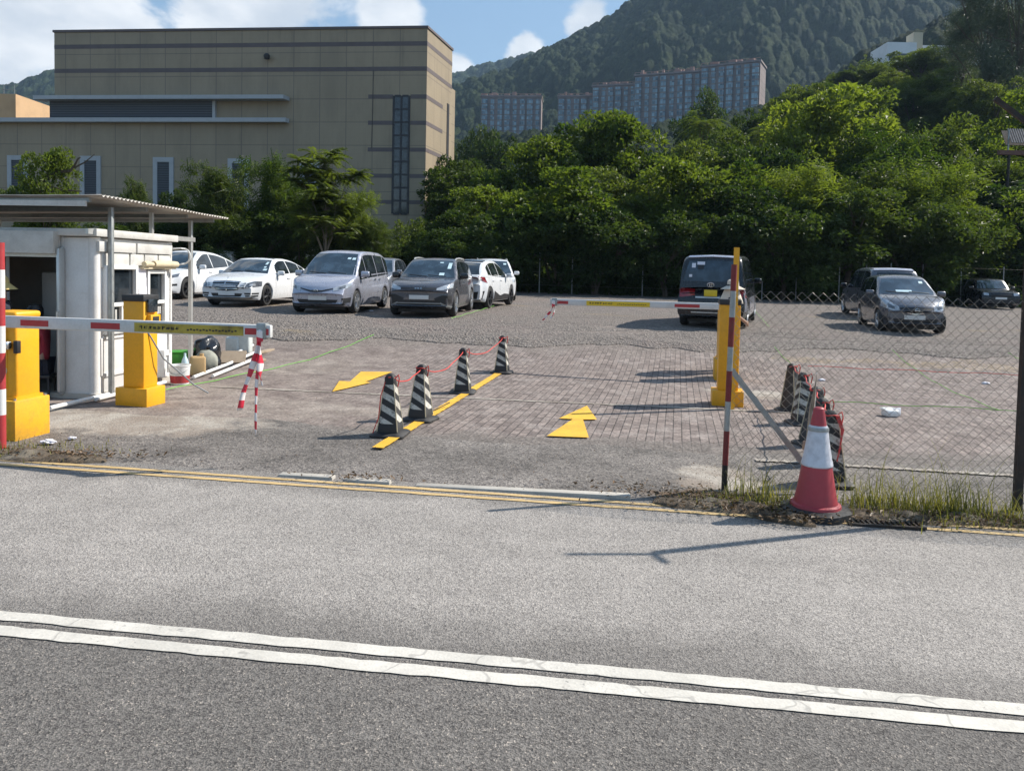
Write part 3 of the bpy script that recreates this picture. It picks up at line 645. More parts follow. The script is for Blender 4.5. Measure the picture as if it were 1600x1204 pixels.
# ------------------------------------------------------------------ trees and shrubs
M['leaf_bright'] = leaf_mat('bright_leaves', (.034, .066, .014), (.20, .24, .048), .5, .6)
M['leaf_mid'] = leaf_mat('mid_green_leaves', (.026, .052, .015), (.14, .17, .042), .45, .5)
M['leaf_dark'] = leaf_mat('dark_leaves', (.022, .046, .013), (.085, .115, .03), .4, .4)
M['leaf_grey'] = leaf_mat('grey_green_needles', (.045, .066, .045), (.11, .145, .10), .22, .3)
def leaves(C, D, Nn, ln, wd, rs, fold=.25):
    """leaf-shaped quads: centres C, axis D, normals Nn, lengths ln, widths wd"""
    D = D / np.linalg.norm(D, axis=1, keepdims=True); S = np.cross(Nn, D); S /= np.linalg.norm(S, axis=1, keepdims=True) + 1e-9
    U = np.cross(D, S); l = ln[:, None]; w_ = wd[:, None]
    a = C - D * l * .5; b = C + S * w_ * .5 - D * l * .08 + U * w_ * fold; c = C + D * l * .5 - U * l * .08; d = C - S * w_ * .5 - D * l * .08 + U * w_ * fold
    P = np.stack([a, b, c, d], 1).reshape(-1, 3); n = len(C)
    return P, np.arange(n * 4).reshape(n, 4)
def unit(v): return v / (np.linalg.norm(v, axis=1, keepdims=True) + 1e-9)
def crown_mesh(name, P, f, tint, mat):
    me = bpy.data.meshes.new(name); quads_to_mesh(me, P, f)
    at_ = me.attributes.new('tint', 'FLOAT', 'FACE'); at_.data.foreach_set('value', tint.astype(np.float32)); me.materials.append(mat); return me
def clump_crown(seed, H, Rx, zlo, nclump, per, ln, wd, mat, shape=1., flat=.8, sprig=0, crad=(.45, 1.0)):
    """crown of many leaf clumps between zlo and H"""
    r = np.random.RandomState(seed); cs = []
    lobes = [(r.uniform(-.5, .5) * Rx, r.uniform(-.5, .5) * Rx, lerp(zlo, H, r.uniform(.25, .85)), r.uniform(.42, .7)) for _ in range(7)] + [(0, 0, lerp(zlo, H, .62), .72)]
    tops = []
    while len(cs) < nclump:
        lx, ly, lz, lr = lobes[r.randint(len(lobes))]; d = r.normal(size=3); d /= np.linalg.norm(d)
        k = r.uniform(.72, 1.05); pos = np.array([lx + d[0] * lr * Rx * k, ly + d[1] * lr * Rx * k, lz + d[2] * lr * (H - zlo) * .5 * k * shape])
        if pos[2] < zlo * .8 or pos[2] > H: continue
        cs.append(pos)
    C = []; D = []; Nn = []; T_ = []; 
    for pos in cs:
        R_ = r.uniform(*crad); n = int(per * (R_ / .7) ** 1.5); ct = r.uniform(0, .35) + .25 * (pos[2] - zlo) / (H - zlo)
        d = unit(r.normal(size=(n, 3))); d[:, 2] = np.where(r.rand(n) < .55, np.abs(d[:, 2]), d[:, 2])
        k = r.uniform(.35, 1.08, n)[:, None] ** .6
        p = pos + d * k * R_ * np.array([1, 1, flat])
        out = unit(p - np.array([0, 0, lerp(zlo, H, .4)]))
        ax = unit(d * .8 + r.normal(size=(n, 3)) * .7 + out * .5 + np.array([0, 0, -.35]))
        nn = unit(d * .5 + r.normal(size=(n, 3)) * .55 + np.array([0, 0, .75]))
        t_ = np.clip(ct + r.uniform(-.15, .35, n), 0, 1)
        if sprig:
            # pinnate sprigs: a row of leaflets either side of a stalk
            side = unit(np.cross(nn, ax)); m_ = sprig
            for q in range(m_):
                s_ = (q // 2 - (m_ / 4)) * ln * .75; sg = 1 if q % 2 else -1
                C.append(p + ax * s_ + side * sg * ln * .45); D.append(unit(side * sg + ax * .45)); Nn.append(nn); T_.append(t_)
        else:
            C.append(p); D.append(ax); Nn.append(nn); T_.append(t_)
    C = np.concatenate(C); D = np.concatenate(D); Nn = np.concatenate(Nn); T_ = np.concatenate(T_); n = len(C)
    P, f = leaves(C, D, Nn, ln * r.uniform(.65, 1.3, n), wd * r.uniform(.7, 1.25, n), r)
    return crown_mesh('crown', P, f, T_, mat), cs
def trunk_mesh(seed, H, zlo, cs, r0, mat, nlimb=9, fork=.3, stems=1):
    r = random.Random(seed); b = MB(); tg = r.sample(cs, min(nlimb, len(cs)))
    for st in range(stems):
        bx, by = (r.uniform(-.3, .3), r.uniform(-.3, .3)) if stems > 1 else (0, 0)
        top = Vector((bx * 2 + r.uniform(-.2, .2), by * 2 + r.uniform(-.2, .2), lerp(zlo, H, .55))); pts = []
        for k in range(7):
            a = k / 6; pts.append(Vector((bx, by, -.25)).lerp(top, a) + Vector((pnoise(Vector((seed, a * 3, st))), pnoise(Vector((a * 3, seed, st + 4))), 0)) * .22 * H / 7)
        b.tube(pts, [r0 / stems ** .5 * (1.25 if k == 0 else 1 - .11 * k) for k in range(7)], 8)
        for t_ in tg[st::stems]:
            s_ = pts[r.choice((2, 3, 3, 4))]; e = Vector(t_); mid = s_.lerp(e, .5) + Vector((r.uniform(-.25, .25), r.uniform(-.25, .25), .12 * H / 7 * r.uniform(-1, 1.6)))
            b.tube([s_, s_.lerp(mid, .5) + Vector((0, 0, .08)), mid, mid.lerp(e, .5), e], [r0 * .5, r0 * .42, r0 * .33, r0 * .22, r0 * .08], 6)
            for _ in range(2):
                e2 = e + Vector((r.uniform(-.9, .9), r.uniform(-.9, .9), r.uniform(-.2, .8))); b.tube([mid, mid.lerp(e2, .6) + Vector((0, 0, .1)), e2], [r0 * .22, r0 * .15, r0 * .05], 5)
    ob = b.build('trunk', mat); me = ob.data; bpy.data.objects.remove(ob); return me
PROTO = {}
def proto(key, H, Rx, zlo, nclump, per, ln, wd, leaf, bark='bark', r0=.13, nlimb=9, stems=1, **kw):
    seed = len(PROTO) * 7 + 5; cm, cs = clump_crown(seed, H, Rx, zlo, nclump, per, ln, wd, M[leaf], **kw)
    co_ = np.empty(len(cm.vertices) * 3, np.float32); cm.vertices.foreach_get('co', co_); co_ = co_.reshape(-1, 3)
    PROTO[key] = (cm, trunk_mesh(seed, H, zlo, cs, r0, M[bark], nlimb, stems=stems), float(np.percentile(co_[:, 2], 99.6)), float(np.percentile(np.hypot(co_[:, 0], co_[:, 1]), 95)))
proto('broad_a', 7, 2.9, .5, 85, 125, .26, .145, 'leaf_bright')
proto('broad_b', 7, 2.7, .3, 85, 125, .245, .13, 'leaf_mid')
proto('broad_c', 7, 3.2, .9, 85, 115, .31, .175, 'leaf_bright', stems=3, bark='bark_pale')
proto('feather_a', 7, 2.8, .6, 80, 24, .22, .075, 'leaf_bright', sprig=12)
proto('feather_b', 7, 2.6, .4, 75, 24, .21, .075, 'leaf_mid', sprig=12, stems=2)
proto('dark_a', 8, 3.0, .6, 90, 125, .28, .155, 'leaf_dark', r0=.17)
proto('dark_b', 5.5, 3.0, -.2, 90, 125, .26, .15, 'leaf_dark', stems=3)
proto('bush_a', 3.2, 2.3, .1, 60, 120, .19, .12, 'leaf_mid', r0=.05, stems=3, crad=(.35, .75))
proto('bush_b', 3.0, 2.4, .05, 60, 120, .22, .14, 'leaf_bright', r0=.05, stems=3, crad=(.35, .75))
proto('round', 8, 3.4, 1.6, 110, 150, .26, .15, 'leaf_mid', r0=.2, crad=(.5, .9))
# umbrella tree with long pinnate fronds
def frond_crown(seed, heads, nfr, length, npair, ll, lw, mat, droop=.5):
    r = np.random.RandomState(seed); C = []; D = []; Nn = []; T_ = []
    for hd in heads:
        hd = np.array(hd); ct = r.uniform(.1, .6)
        for k in range(nfr):
            a = r.uniform(0, 2 * math.pi); el = r.uniform(-.1, .75); d = np.array([math.cos(a) * math.cos(el), math.sin(a) * math.cos(el), math.sin(el)]); s = np.array([-math.sin(a), math.cos(a), 0]); lg = length * r.uniform(.7, 1.15)
            for q in range(npair):
                u = (q + 1) / npair; p = hd + d * lg * u + np.array([0, 0, -droop * lg * u * u])
                for sg in (1, -1):
                    dd = s * sg + d * .5 + np.array([0, 0, -.25]); C.append(p + s * sg * ll * .45); D.append(dd); Nn.append(np.array([0, 0, 1.]) + r.normal(size=3) * .2); T_.append(ct + r.uniform(-.1, .3))
    C = np.array(C); n = len(C); P, f = leaves(C, np.array(D), unit(np.array(Nn)), ll * r.uniform(.8, 1.2, n), lw * r.uniform(.8, 1.2, n), r)
    return crown_mesh('crown', P, f, np.clip(np.array(T_), 0, 1), mat)
r_ = random.Random(8); heads = [(r_.uniform(-1.5, 1.5), r_.uniform(-1.2, 1.2), r_.uniform(2.5, 6.6)) for _ in range(54)]
PROTO['umbrella'] = (frond_crown(3, heads, 12, 1.0, 11, .25, .095, M['leaf_mid'], .4), trunk_mesh(77, 6.6, 3., heads, .085, M['bark_pale'], 12), 7, 2.3)
PROTO['palm'] = (frond_crown(4, [(0, 0, 6.2), (0, 0, 6.35)], 17, 2.6, 30, .52, .05, M['leaf_mid'], .62), trunk_mesh(78, 11., 1., [(0, 0, 6.2), (0.02, 0, 6.3)], .14, M['bark_pale'], 1), 7.4, 2.6)
def needle_crown(seed, H, Rx, n):
    r = np.random.RandomState(seed); br = []; C = []; D = []; T_ = []
    for k in range(46):
        a = r.uniform(0, 6.28); z = r.uniform(.22, .97) * H; lg = Rx * (1.1 - .75 * abs(z / H - .45)) * r.uniform(.55, 1.1)
        e = np.array([math.cos(a) * lg, math.sin(a) * lg, z + lg * r.uniform(.1, .6)]); s0 = np.array([0, 0, z]); br.append(e); m_ = n // 46
        u = r.uniform(.25, 1.05, m_)[:, None]; p = s0 + (e - s0) * u + r.normal(size=(m_, 3)) * np.array([.5, .5, .42])
        C.append(p); D.append(unit(r.normal(size=(m_, 3)) * .5 + (e - s0) / lg * .6 + np.array([0, 0, -.55]))); T_.append(np.clip(r.uniform(.1, .5) + r.uniform(-.2, .3, m_), 0, 1))
    C = np.concatenate(C); D = np.concatenate(D); T_ = np.concatenate(T_); n = len(C)
    P, f = leaves(C, D, unit(r.normal(size=(n, 3))), .75 * r.uniform(.6, 1.3, n), .045 * r.uniform(.7, 1.3, n), r)
    return crown_mesh('crown', P, f, T_, M['leaf_grey']), [tuple(b) for b in br]
cm, cs = needle_crown(5, 18, 5.2, 24000); PROTO['needle'] = (cm, trunk_mesh(79, 18, 6, cs, .16, M['bark'], 26), 18, 5.2)
SEEN = {}
def tree(key, px, ptop, dist, wpx, label, name='tree', group=None, cat='tree', rz=None, lean=0.):
    """a tree whose top reaches the given photo row when it stands dist metres away"""
    cm, tm, H, Rx = PROTO[key]; q = at(px, ptop, dist); z0 = g(q.x, q.y); h = q.z - z0; w_ = wpx / 1200 * dist / 2
    SEEN[key] = SEEN.get(key, 0) + 1; a = (SEEN[key] * 2.399 + len(key)) if rz is None else rz
    th = thing(name, label, cat, (q.x, q.y, z0), a, group); th.scale = (w_ / Rx, w_ / Rx, h / H); th.rotation_euler[0] = lean
    for nm, me in (('crown', cm), ('trunk', tm)): link(bpy.data.objects.new(nm, me), th)
    return th
GR = 'trees of the thicket behind the car park'
# first row along the back of the lot, reaching down to the ground
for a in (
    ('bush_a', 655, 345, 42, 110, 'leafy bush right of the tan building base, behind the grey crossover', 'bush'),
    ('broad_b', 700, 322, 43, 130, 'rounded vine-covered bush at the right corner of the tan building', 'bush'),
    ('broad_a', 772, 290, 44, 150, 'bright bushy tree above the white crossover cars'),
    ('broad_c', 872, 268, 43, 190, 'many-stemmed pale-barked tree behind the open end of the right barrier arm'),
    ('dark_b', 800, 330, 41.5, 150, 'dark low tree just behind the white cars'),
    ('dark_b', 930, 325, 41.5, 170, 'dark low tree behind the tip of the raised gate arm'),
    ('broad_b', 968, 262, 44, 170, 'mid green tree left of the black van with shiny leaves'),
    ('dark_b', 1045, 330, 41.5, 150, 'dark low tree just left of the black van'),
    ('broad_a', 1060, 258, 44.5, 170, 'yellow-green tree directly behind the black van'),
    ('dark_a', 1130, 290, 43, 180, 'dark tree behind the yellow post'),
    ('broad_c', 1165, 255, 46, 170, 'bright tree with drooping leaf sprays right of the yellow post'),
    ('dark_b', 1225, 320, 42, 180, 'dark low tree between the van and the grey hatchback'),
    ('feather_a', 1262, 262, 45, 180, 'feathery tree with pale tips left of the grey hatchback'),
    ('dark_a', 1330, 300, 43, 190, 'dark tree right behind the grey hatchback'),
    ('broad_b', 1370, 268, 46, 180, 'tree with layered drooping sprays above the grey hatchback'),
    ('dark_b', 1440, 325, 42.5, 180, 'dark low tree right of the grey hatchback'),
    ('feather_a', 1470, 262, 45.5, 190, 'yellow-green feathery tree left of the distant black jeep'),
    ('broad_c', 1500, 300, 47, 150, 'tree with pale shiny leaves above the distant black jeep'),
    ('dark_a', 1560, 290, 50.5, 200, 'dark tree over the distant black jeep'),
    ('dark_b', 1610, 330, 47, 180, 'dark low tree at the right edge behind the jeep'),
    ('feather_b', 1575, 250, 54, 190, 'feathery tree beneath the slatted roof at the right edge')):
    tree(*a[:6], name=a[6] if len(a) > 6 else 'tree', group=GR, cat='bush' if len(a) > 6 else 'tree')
# second row, higher
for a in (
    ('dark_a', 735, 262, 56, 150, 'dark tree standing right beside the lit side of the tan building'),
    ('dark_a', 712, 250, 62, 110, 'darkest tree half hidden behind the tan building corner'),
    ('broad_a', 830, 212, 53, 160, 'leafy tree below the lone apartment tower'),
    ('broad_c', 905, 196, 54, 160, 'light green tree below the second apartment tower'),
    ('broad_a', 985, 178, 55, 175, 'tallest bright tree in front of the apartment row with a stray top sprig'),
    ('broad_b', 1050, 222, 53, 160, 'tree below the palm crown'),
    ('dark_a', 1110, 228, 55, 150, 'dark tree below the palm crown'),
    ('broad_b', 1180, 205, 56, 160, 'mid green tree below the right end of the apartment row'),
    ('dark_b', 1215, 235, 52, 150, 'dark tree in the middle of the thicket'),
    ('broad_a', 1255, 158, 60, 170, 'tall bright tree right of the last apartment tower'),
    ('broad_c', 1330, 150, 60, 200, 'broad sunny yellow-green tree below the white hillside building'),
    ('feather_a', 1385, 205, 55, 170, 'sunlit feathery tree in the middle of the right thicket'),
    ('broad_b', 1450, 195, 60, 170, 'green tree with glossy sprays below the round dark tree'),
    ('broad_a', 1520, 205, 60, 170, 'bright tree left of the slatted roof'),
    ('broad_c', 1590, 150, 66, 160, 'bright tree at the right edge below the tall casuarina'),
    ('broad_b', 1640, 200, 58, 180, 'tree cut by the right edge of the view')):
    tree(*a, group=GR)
# slope behind
GS = 'trees on the slope above the thicket'
for a in (
    ('dark_b', 745, 205, 110, 90, 'hazy dark tree below the lone apartment tower, left'),
    ('dark_a', 785, 222, 100, 90, 'hazy dark tree below the lone apartment tower, right'),
    ('broad_b', 1120, 148, 120, 85, 'hazy grey-green tree in front of the apartment row right end'),
    ('dark_a', 1075, 182, 95, 70, 'brownish dark tree left of the palm crown'),
    ('dark_a', 1180, 178, 80, 80, 'dark tree beneath the last apartment tower'),
    ('round', 1240, 140, 95, 120, 'dome-shaped tree left on the slope'),
    ('dark_b', 1300, 130, 100, 110, 'dome-shaped tree with darker crown on the slope'),
    ('round', 1395, 112, 115, 70, 'conical green tree left of the round dark tree'),
    ('round', 1372, 104, 130, 60, 'small rounded tree under the white hillside building'),
    ('round', 1440, 76, 140, 88, 'round dark tree in front of the white hillside building'),
    ('dark_a', 1487, 80, 145, 50, 'narrow dark tree right of the round dark tree'),
    ('feather_b', 1430, 118, 100, 120, 'soft grey-green tree on the right slope'),
    ('feather_b', 1490, 140, 95, 120, 'soft grey-green tree below the tall casuarina'),
    ('round', 1545, 128, 90, 110, 'dark pointed tree below the tall casuarina'),
    ('broad_a', 1350, 140, 80, 120, 'bright dome-shaped tree on the right slope'),
    ('broad_b', 1210, 195, 70, 90, 'tree with drooping fronds at the centre of the slope'),
    ('dark_a', 1630, 120, 100, 150, 'dark tree on the slope at the right edge'),
    ('round', 1320, 118, 150, 70, 'far dome-shaped tree on the skyline of the slope')):
    tree(*a, group=GS)
for i, a in enumerate(((1548, -70, 105, 120, 'tall wispy casuarina at the top right corner'), (1600, -120, 100, 130, 'tallest wispy casuarina cut by the right edge'), (1510, 10, 112, 80, 'shorter wispy casuarina beside the white hillside building'))):
    tree('needle', *a, name='casuarina_tree', group='casuarinas on the slope')
for a in ((1100, 160, 66, 110, 'palm with a broad crown in front of the apartment row'), (1195, 178, 64, 80, 'palm with shiny fronds right of the apartment row'), (925, 192, 70, 80, 'small palm crown left of the tallest bright tree')):
    tree('palm', *a, name='palm_tree', group='palms in the thicket')
# left thicket in front of the tan building
GL = 'trees between the car park and the tan building'
for a in (
    ('feather_b', 345, 262, 40, 120, 'dark feathery tree left in front of the tan building', 'tree'),
    ('feather_a', 415, 250, 42, 130, 'yellow-green feathery tree in the middle of the tan building front', 'tree'),
    ('umbrella', 508, 226, 38, 130, 'slender tree with long drooping fronds before the tan building', 'tree'),
    ('dark_b', 320, 330, 41, 150, 'dark low shrub behind the white saloons', 'shrub'),
    ('dark_b', 420, 325, 41, 150, 'dark low shrub behind the silver people carrier', 'shrub'),
    ('feather_b', 470, 300, 41, 120, 'feathery shrub beneath the slender frond tree, left', 'shrub'),
    ('feather_a', 560, 300, 40, 95, 'bright feathery shrub beneath the slender frond tree, right', 'shrub'),
    ('feather_b', 590, 342, 39, 90, 'low green shrub above the small grey car', 'shrub'),
    ('dark_b', 560, 365, 41, 120, 'dark low shrub above the small grey car', 'shrub'),
    ('dark_b', 240, 345, 42, 130, 'dark shrub seen under the booth canopy', 'shrub'),
    ('feather_b', 210, 282, 40, 60, 'small shrub top showing over the booth canopy', 'shrub'),
    ('dark_a', 280, 300, 43, 60, 'dark shrub top right over the booth canopy', 'shrub'),
    ('dark_b', 640, 372, 40.5, 110, 'dark low shrub behind the charcoal crossover', 'shrub'),
    ('dark_b', 720, 360, 40.5, 130, 'dark low shrub behind the white crossover', 'shrub'),
    ('dark_b', 130, 350, 36, 160, 'dark shrub behind the booth', 'shrub')):
    tree(*a[:6], name=a[6], group=GL, cat=a[6])
tb = tree('broad_a', 68, 236, 30, 105, 'tree behind the booth with one bare crooked branch', group=GL)
b = MB(); i_ = tb.matrix_basis.inverted()
pts = [at(60, 285, 30), at(92, 268, 30), at(110, 267, 29.9), at(117, 258, 29.9), at(122, 248, 29.8), at(126, 246, 29.8)]
b.tube([i_ @ q for q in pts], [.10, .09, .085, .07, .06, .03], 7)
b.tube([i_ @ q for q in (at(116, 262, 29.9), at(132, 254, 29.8), at(148, 241, 29.8))], [.045, .04, .02], 6)
b.tube([i_ @ q for q in (at(70, 290, 30), at(100, 297, 30), at(128, 299, 30))], [.06, .05, .03], 6)
b.build('branch', M['bark'], tb)
# undergrowth filling the ground under the thicket and the slope behind it
def undergrowth(name, n, area, hgt, seed, mat, ln, wd):
    r = np.random.RandomState(seed); C = []; D = []; Nn = []; T_ = []
    for _ in range(n):
        x, y = area(r); z = g(x, y); m_ = r.randint(40, 75); R_ = r.uniform(.5, 1.1); hh = hgt * r.uniform(.4, 1.1)
        d = unit(r.normal(size=(m_, 3))); d[:, 2] = np.abs(d[:, 2]); p_ = np.array([x, y, z]) + d * np.array([R_, R_, hh]) * (r.rand(m_, 1) ** .5)
        C.append(p_); D.append(unit(d + r.normal(size=(m_, 3)) * .7 + np.array([0, 0, -.3]))); Nn.append(unit(d * .4 + r.normal(size=(m_, 3)) * .5 + np.array([0, -.2, .7]))); T_.append(np.clip(r.uniform(0, .5) + r.uniform(-.1, .3, m_), 0, 1))
    C = np.concatenate(C); k = len(C); P, f = leaves(C, np.concatenate(D), np.concatenate(Nn), ln * r.uniform(.6, 1.3, k), wd * r.uniform(.6, 1.3, k), r)
    me = crown_mesh(name, P, f, np.concatenate(T_), mat); return tag(link(bpy.data.objects.new(name, me)), kind='stuff')
undergrowth('undergrowth', 1500, lambda r: (lambda y: (r.uniform(-.72, .82) * y, y))(42.2 + 15 * r.rand() ** 1.6), 1.5, 91, M['leaf_dark'], .26, .15)
undergrowth('undergrowth', 3000, lambda r: (lambda y: (r.uniform(.0, .85) * y, y))(60 + 115 * r.rand()), 3.0, 92, M['leaf_mid'], .55, .33)
# dry reeds at the foot of the slender tree
# ------------------------------------------------------------------ guard booth and its canopy
BRB = rad(-6); BR = rad(-11)                                         # booth turned like the lot
bo = gp(150, 627); booth = thing('guard_booth', 'white painted guard booth with an open dark doorway and two side windows', 'booth', bo, BRB)
# local frame: x to the right along the front (0 at the right front corner), y into the lot
BH = 2.13; BD = 1.82; BWD = 3.6
q = MB()
q.box((-.24, .04, BH / 2 + .06), (.46, .08, BH), bev=.02); q.box((-2.45, .04, BH / 2 + .06), (2.3, .08, BH)); q.box((-.89, .04, BH - .06), (.86, .08, .24))
q.box((-.05, BD / 2 + .04, BH / 2 + .06), (.10, BD, BH), bev=.035); q.box((-BWD / 2, BD, BH / 2 + .06), (BWD, .08, BH)); q.box((-BWD, BD / 2, BH / 2 + .06), (.08, BD, BH))
q.tube([(-.06, .06, .06), (-.06, .06, BH + .06)], .075, 14)
for zz in (.75, 1.45): q.box((-.24, -.004, zz), (.40, .006, .006))
q.build('wall', M['white_paint'], booth)
q = MB(); q.box((-BWD / 2, BD / 2, .05), (BWD + .04, BD + .06, .1)); q.build('floor', M['concrete'], booth)
q = MB(); q.box((-BWD / 2, BD / 2, BH + .12), (BWD + .16, BD + .18, .1), bev=.01); q.build('roof', M['grey_white'], booth)
q = MB(); q.box((-2.0, -.10, BH - .02), (3.05, .14, .30), bev=.008); q.build('header_board', M['grey_white'], booth)
q = MB()
for x in (-1.32, -.47): q.box((x, -.02, BH / 2), (.055, .07, BH - .16), bev=.006)
q.box((-.895, -.02, BH - .19), (.80, .066, .05)); q.build('door_frame', M['alu'], booth)
q = MB(); q.box((-.445, -.07, 1.08), (.04, .12, 1.90), bev=.005); q.tube([(-.43, -.12, 1.0), (-.43, -.17, 1.0), (-.43, -.17, 1.2), (-.43, -.12, 1.2)], .012, 6); q.build('door', M['alu'], booth)
# side wall facing the entrance: fascia strips, two windows, lower panels
q = MB(); q.box((.03, .42, BH - .06), (.04, .82, .14), bev=.006); q.box((.03, 1.33, BH - .06), (.04, .92, .14), bev=.006)
for y0, y1 in ((.10, .70), (.74, 1.06), (1.09, 1.42), (1.45, 1.78)): q.box((.012, (y0 + y1) / 2, BH - .24), (.03, y1 - y0, .20), bev=.004)
q.build('fascia_panel', M['grey_white'], booth)
def side_window(y0, y1, z0, z1, zs):
    f = MB(); w_ = .055
    for y in (y0 + w_ / 2, y1 - w_ / 2): f.box((.035, y, (z0 + z1) / 2), (.07, w_, z1 - z0), bev=.008)
    for z in (z0 + w_ / 2, z1 - w_ / 2, zs): f.box((.033, (y0 + y1) / 2, z), (.062, y1 - y0 - 2 * w_ + .01, w_), bev=.008)
    f.box((.03, (y0 + y1) / 2, zs - .20), (.05, .03, .34))
    fo = f.build('window', M['white_plastic'], booth)
    for a, b in ((z0 + w_, zs - w_ / 2), (zs + w_ / 2, z1 - w_)):
        p_ = MB(); p_.box((.006, (y0 + y1) / 2, (a + b) / 2), (.012, y1 - y0 - 2 * w_, b - a)); p_.build('pane', M['glass'], fo)
    b_ = MB()
    for k in range(7): b_.box((.014, lerp(y0 + .1, y1 - .1, k / 6), lerp(zs, z0, .35)), (.006, .035, zs - z0 - .25))
    b_.build('blind', M['grey_white'], fo)
side_window(.14, .86, .88, 1.82, 1.28)
side_window(1.10, 1.60, .92, 1.76, 1.28)
q = MB()
for y0, y1, z0, z1 in ((.10, .90, .33, .84), (.98, 1.76, .50, .88), (.98, 1.76, .14, .46)):
    for y in (y0, y1): q.box((.014, y, (z0 + z1) / 2), (.03, .05, z1 - z0), bev=.006)
    for z in (z0, z1): q.box((.013, (y0 + y1) / 2, z), (.028, y1 - y0 - .05, .05), bev=.006)
q.build('panel_frame', M['white_paint'], booth)
q = MB(); q.box((-.9, BD - .12, 1.1), (.5, .1, 1.9)); q.box((-1.12, .95, .95), (.42, .45, 1.5), bev=.02); q.build('cabinet', M['grey_white'], booth)
q = MB(); q.box((-.56, 1.5, 1.45), (.012, .5, .6)); q.build('notice_board', M['paper'], booth)
def onbooth(x, y, z=0.): return Matrix.Translation(bo) @ Matrix.Rotation(BRB, 4, 'Z') @ Vector((x, y, z))
# notice sheet, rolled cream blind, conduit hook: hang on the booth
q = MB(); q.T = Matrix.Translation(bo) @ Matrix.Rotation(BRB, 4, 'Z')
for k in range(3): q.box((.05 + .002 * k, .975 + .01 * k, 1.64 - .14 * k), (.004, .19, .30), rx=.02 * (k - 1))
tag(q.build('notice', M['paper']), 'pale lilac notice sheets taped between the two booth windows', 'notice')
q = MB(); q.T = Matrix.Translation(bo) @ Matrix.Rotation(BRB, 4, 'Z')
for y0, y1, r_0 in ((.93, 1.06, .045), (1.07, 1.15, .035), (1.17, 1.48, .055), (1.48, 1.80, .052)):
    q.tube([(.11, y0, 1.83 + r_0 * .3), (.11, (y0 + y1) / 2, 1.835 + r_0 * .3), (.11, y1, 1.83 + r_0 * .3)], [r_0 * .9, r_0, r_0 * .92], 12)
q.box((.06, 1.36, 1.79), (.1, .86, .03))
tag(q.build('rolled_blind', M['cream']), 'cream rolled blind lashed above the far booth window', 'blind')
q = MB(); q.T = Matrix.Translation(bo) @ Matrix.Rotation(BRB, 4, 'Z')
q.tube([(.05, 1.80, 2.09), (.16, 1.84, 2.10)] + [(.16 + .12 * math.sin(a), 1.90, 1.98 + .12 * math.cos(a)) for a in np.linspace(.3, 2.9, 9)] + [(.10, 1.80, 1.84)], .014, 7)
tag(q.build('bent_pipe', M['white_plastic']), 'white bent pipe curling off the back corner of the booth', 'pipe')
# canopy of corrugated sheets on thin posts
can = thing('canopy', 'corrugated metal canopy on thin white posts over the guard booth', 'canopy', bo, BRB)
nx, ny = 90, 40; CX0, CX1, CY0, CY1 = -6.2, .36, -.42, 3.02
P = []
for i in range(nx * 3):
    for j in range(ny):
        x = lerp(CX0, CX1, i / (nx * 3 - 1)); y = lerp(CY0, CY1, j / (ny - 1)); P.append((x, y, 2.585 - .038 * (y - CY0) + .012 * x + .016 * math.sin(y * 2 * math.pi / .11 * .5) * 1.0 + .006 * pnoise(Vector((x, y, 0)))))
grid = []
ny2 = 260
P = []
for i in range(26):
    for j in range(ny2):
        x = lerp(CX0, CX1, i / 25); y = lerp(CY0, CY1, j / (ny2 - 1)); P.append((x, y, 2.70 - .016 * (y - CY0) + .008 * x + .014 * math.sin(y * 2 * math.pi / .085) + .012 * pnoise(Vector((x * .8, y, 0)))))
M['corrugated'] = plain('rusty_corrugated_sheet', (.40, .375, .34), .5, .35, dirt=.75, scale=1.6, dirtcol=(.20, .15, .11))
sh = grid_mesh('corrugated_roof', np.array(P), 26, ny2, M['corrugated'], None, can); so_ = sh.modifiers.new('s', 'SOLIDIFY'); so_.thickness = .006
q = MB()
for y in (CY0 + .10, .95, 2.05, CY1 - .12): q.box((-3.0, y, 2.63 - .016 * (y - CY0)), (6.3, .045, .07), ry=-.010)
q.build('purlin', M['galv'], can)
q = MB(); q.box((.02, 1.15, 2.26), (.04, 2.7, .07)); q.build('tie_beam', M['alu'], can)
q = MB(); q.box((-.8, CY0 + .02, 2.60), (1.9, .03, .07)); q.box((-3.3, CY0 + .02, 2.58), (2.6, .03, .07)); q.build('fascia_strip', M['grey_white'], can)
for x, y, h in ((.10, .18, 2.60), (.0, 2.42, 2.57), (.03, 1.25, 2.6), (-3.4, .18, 2.56), (-3.4, 2.42, 2.54)):
    q = MB()
    if (x, y) == (.03, 1.25): q.box((x, y, 2.40), (.05, .05, .42))
    else: q.box((x, y, h / 2 - .03), (.058, .058, h + .06), bev=.006)
    q.build('post', M['galv'] if y == .18 else M['alu'], can)
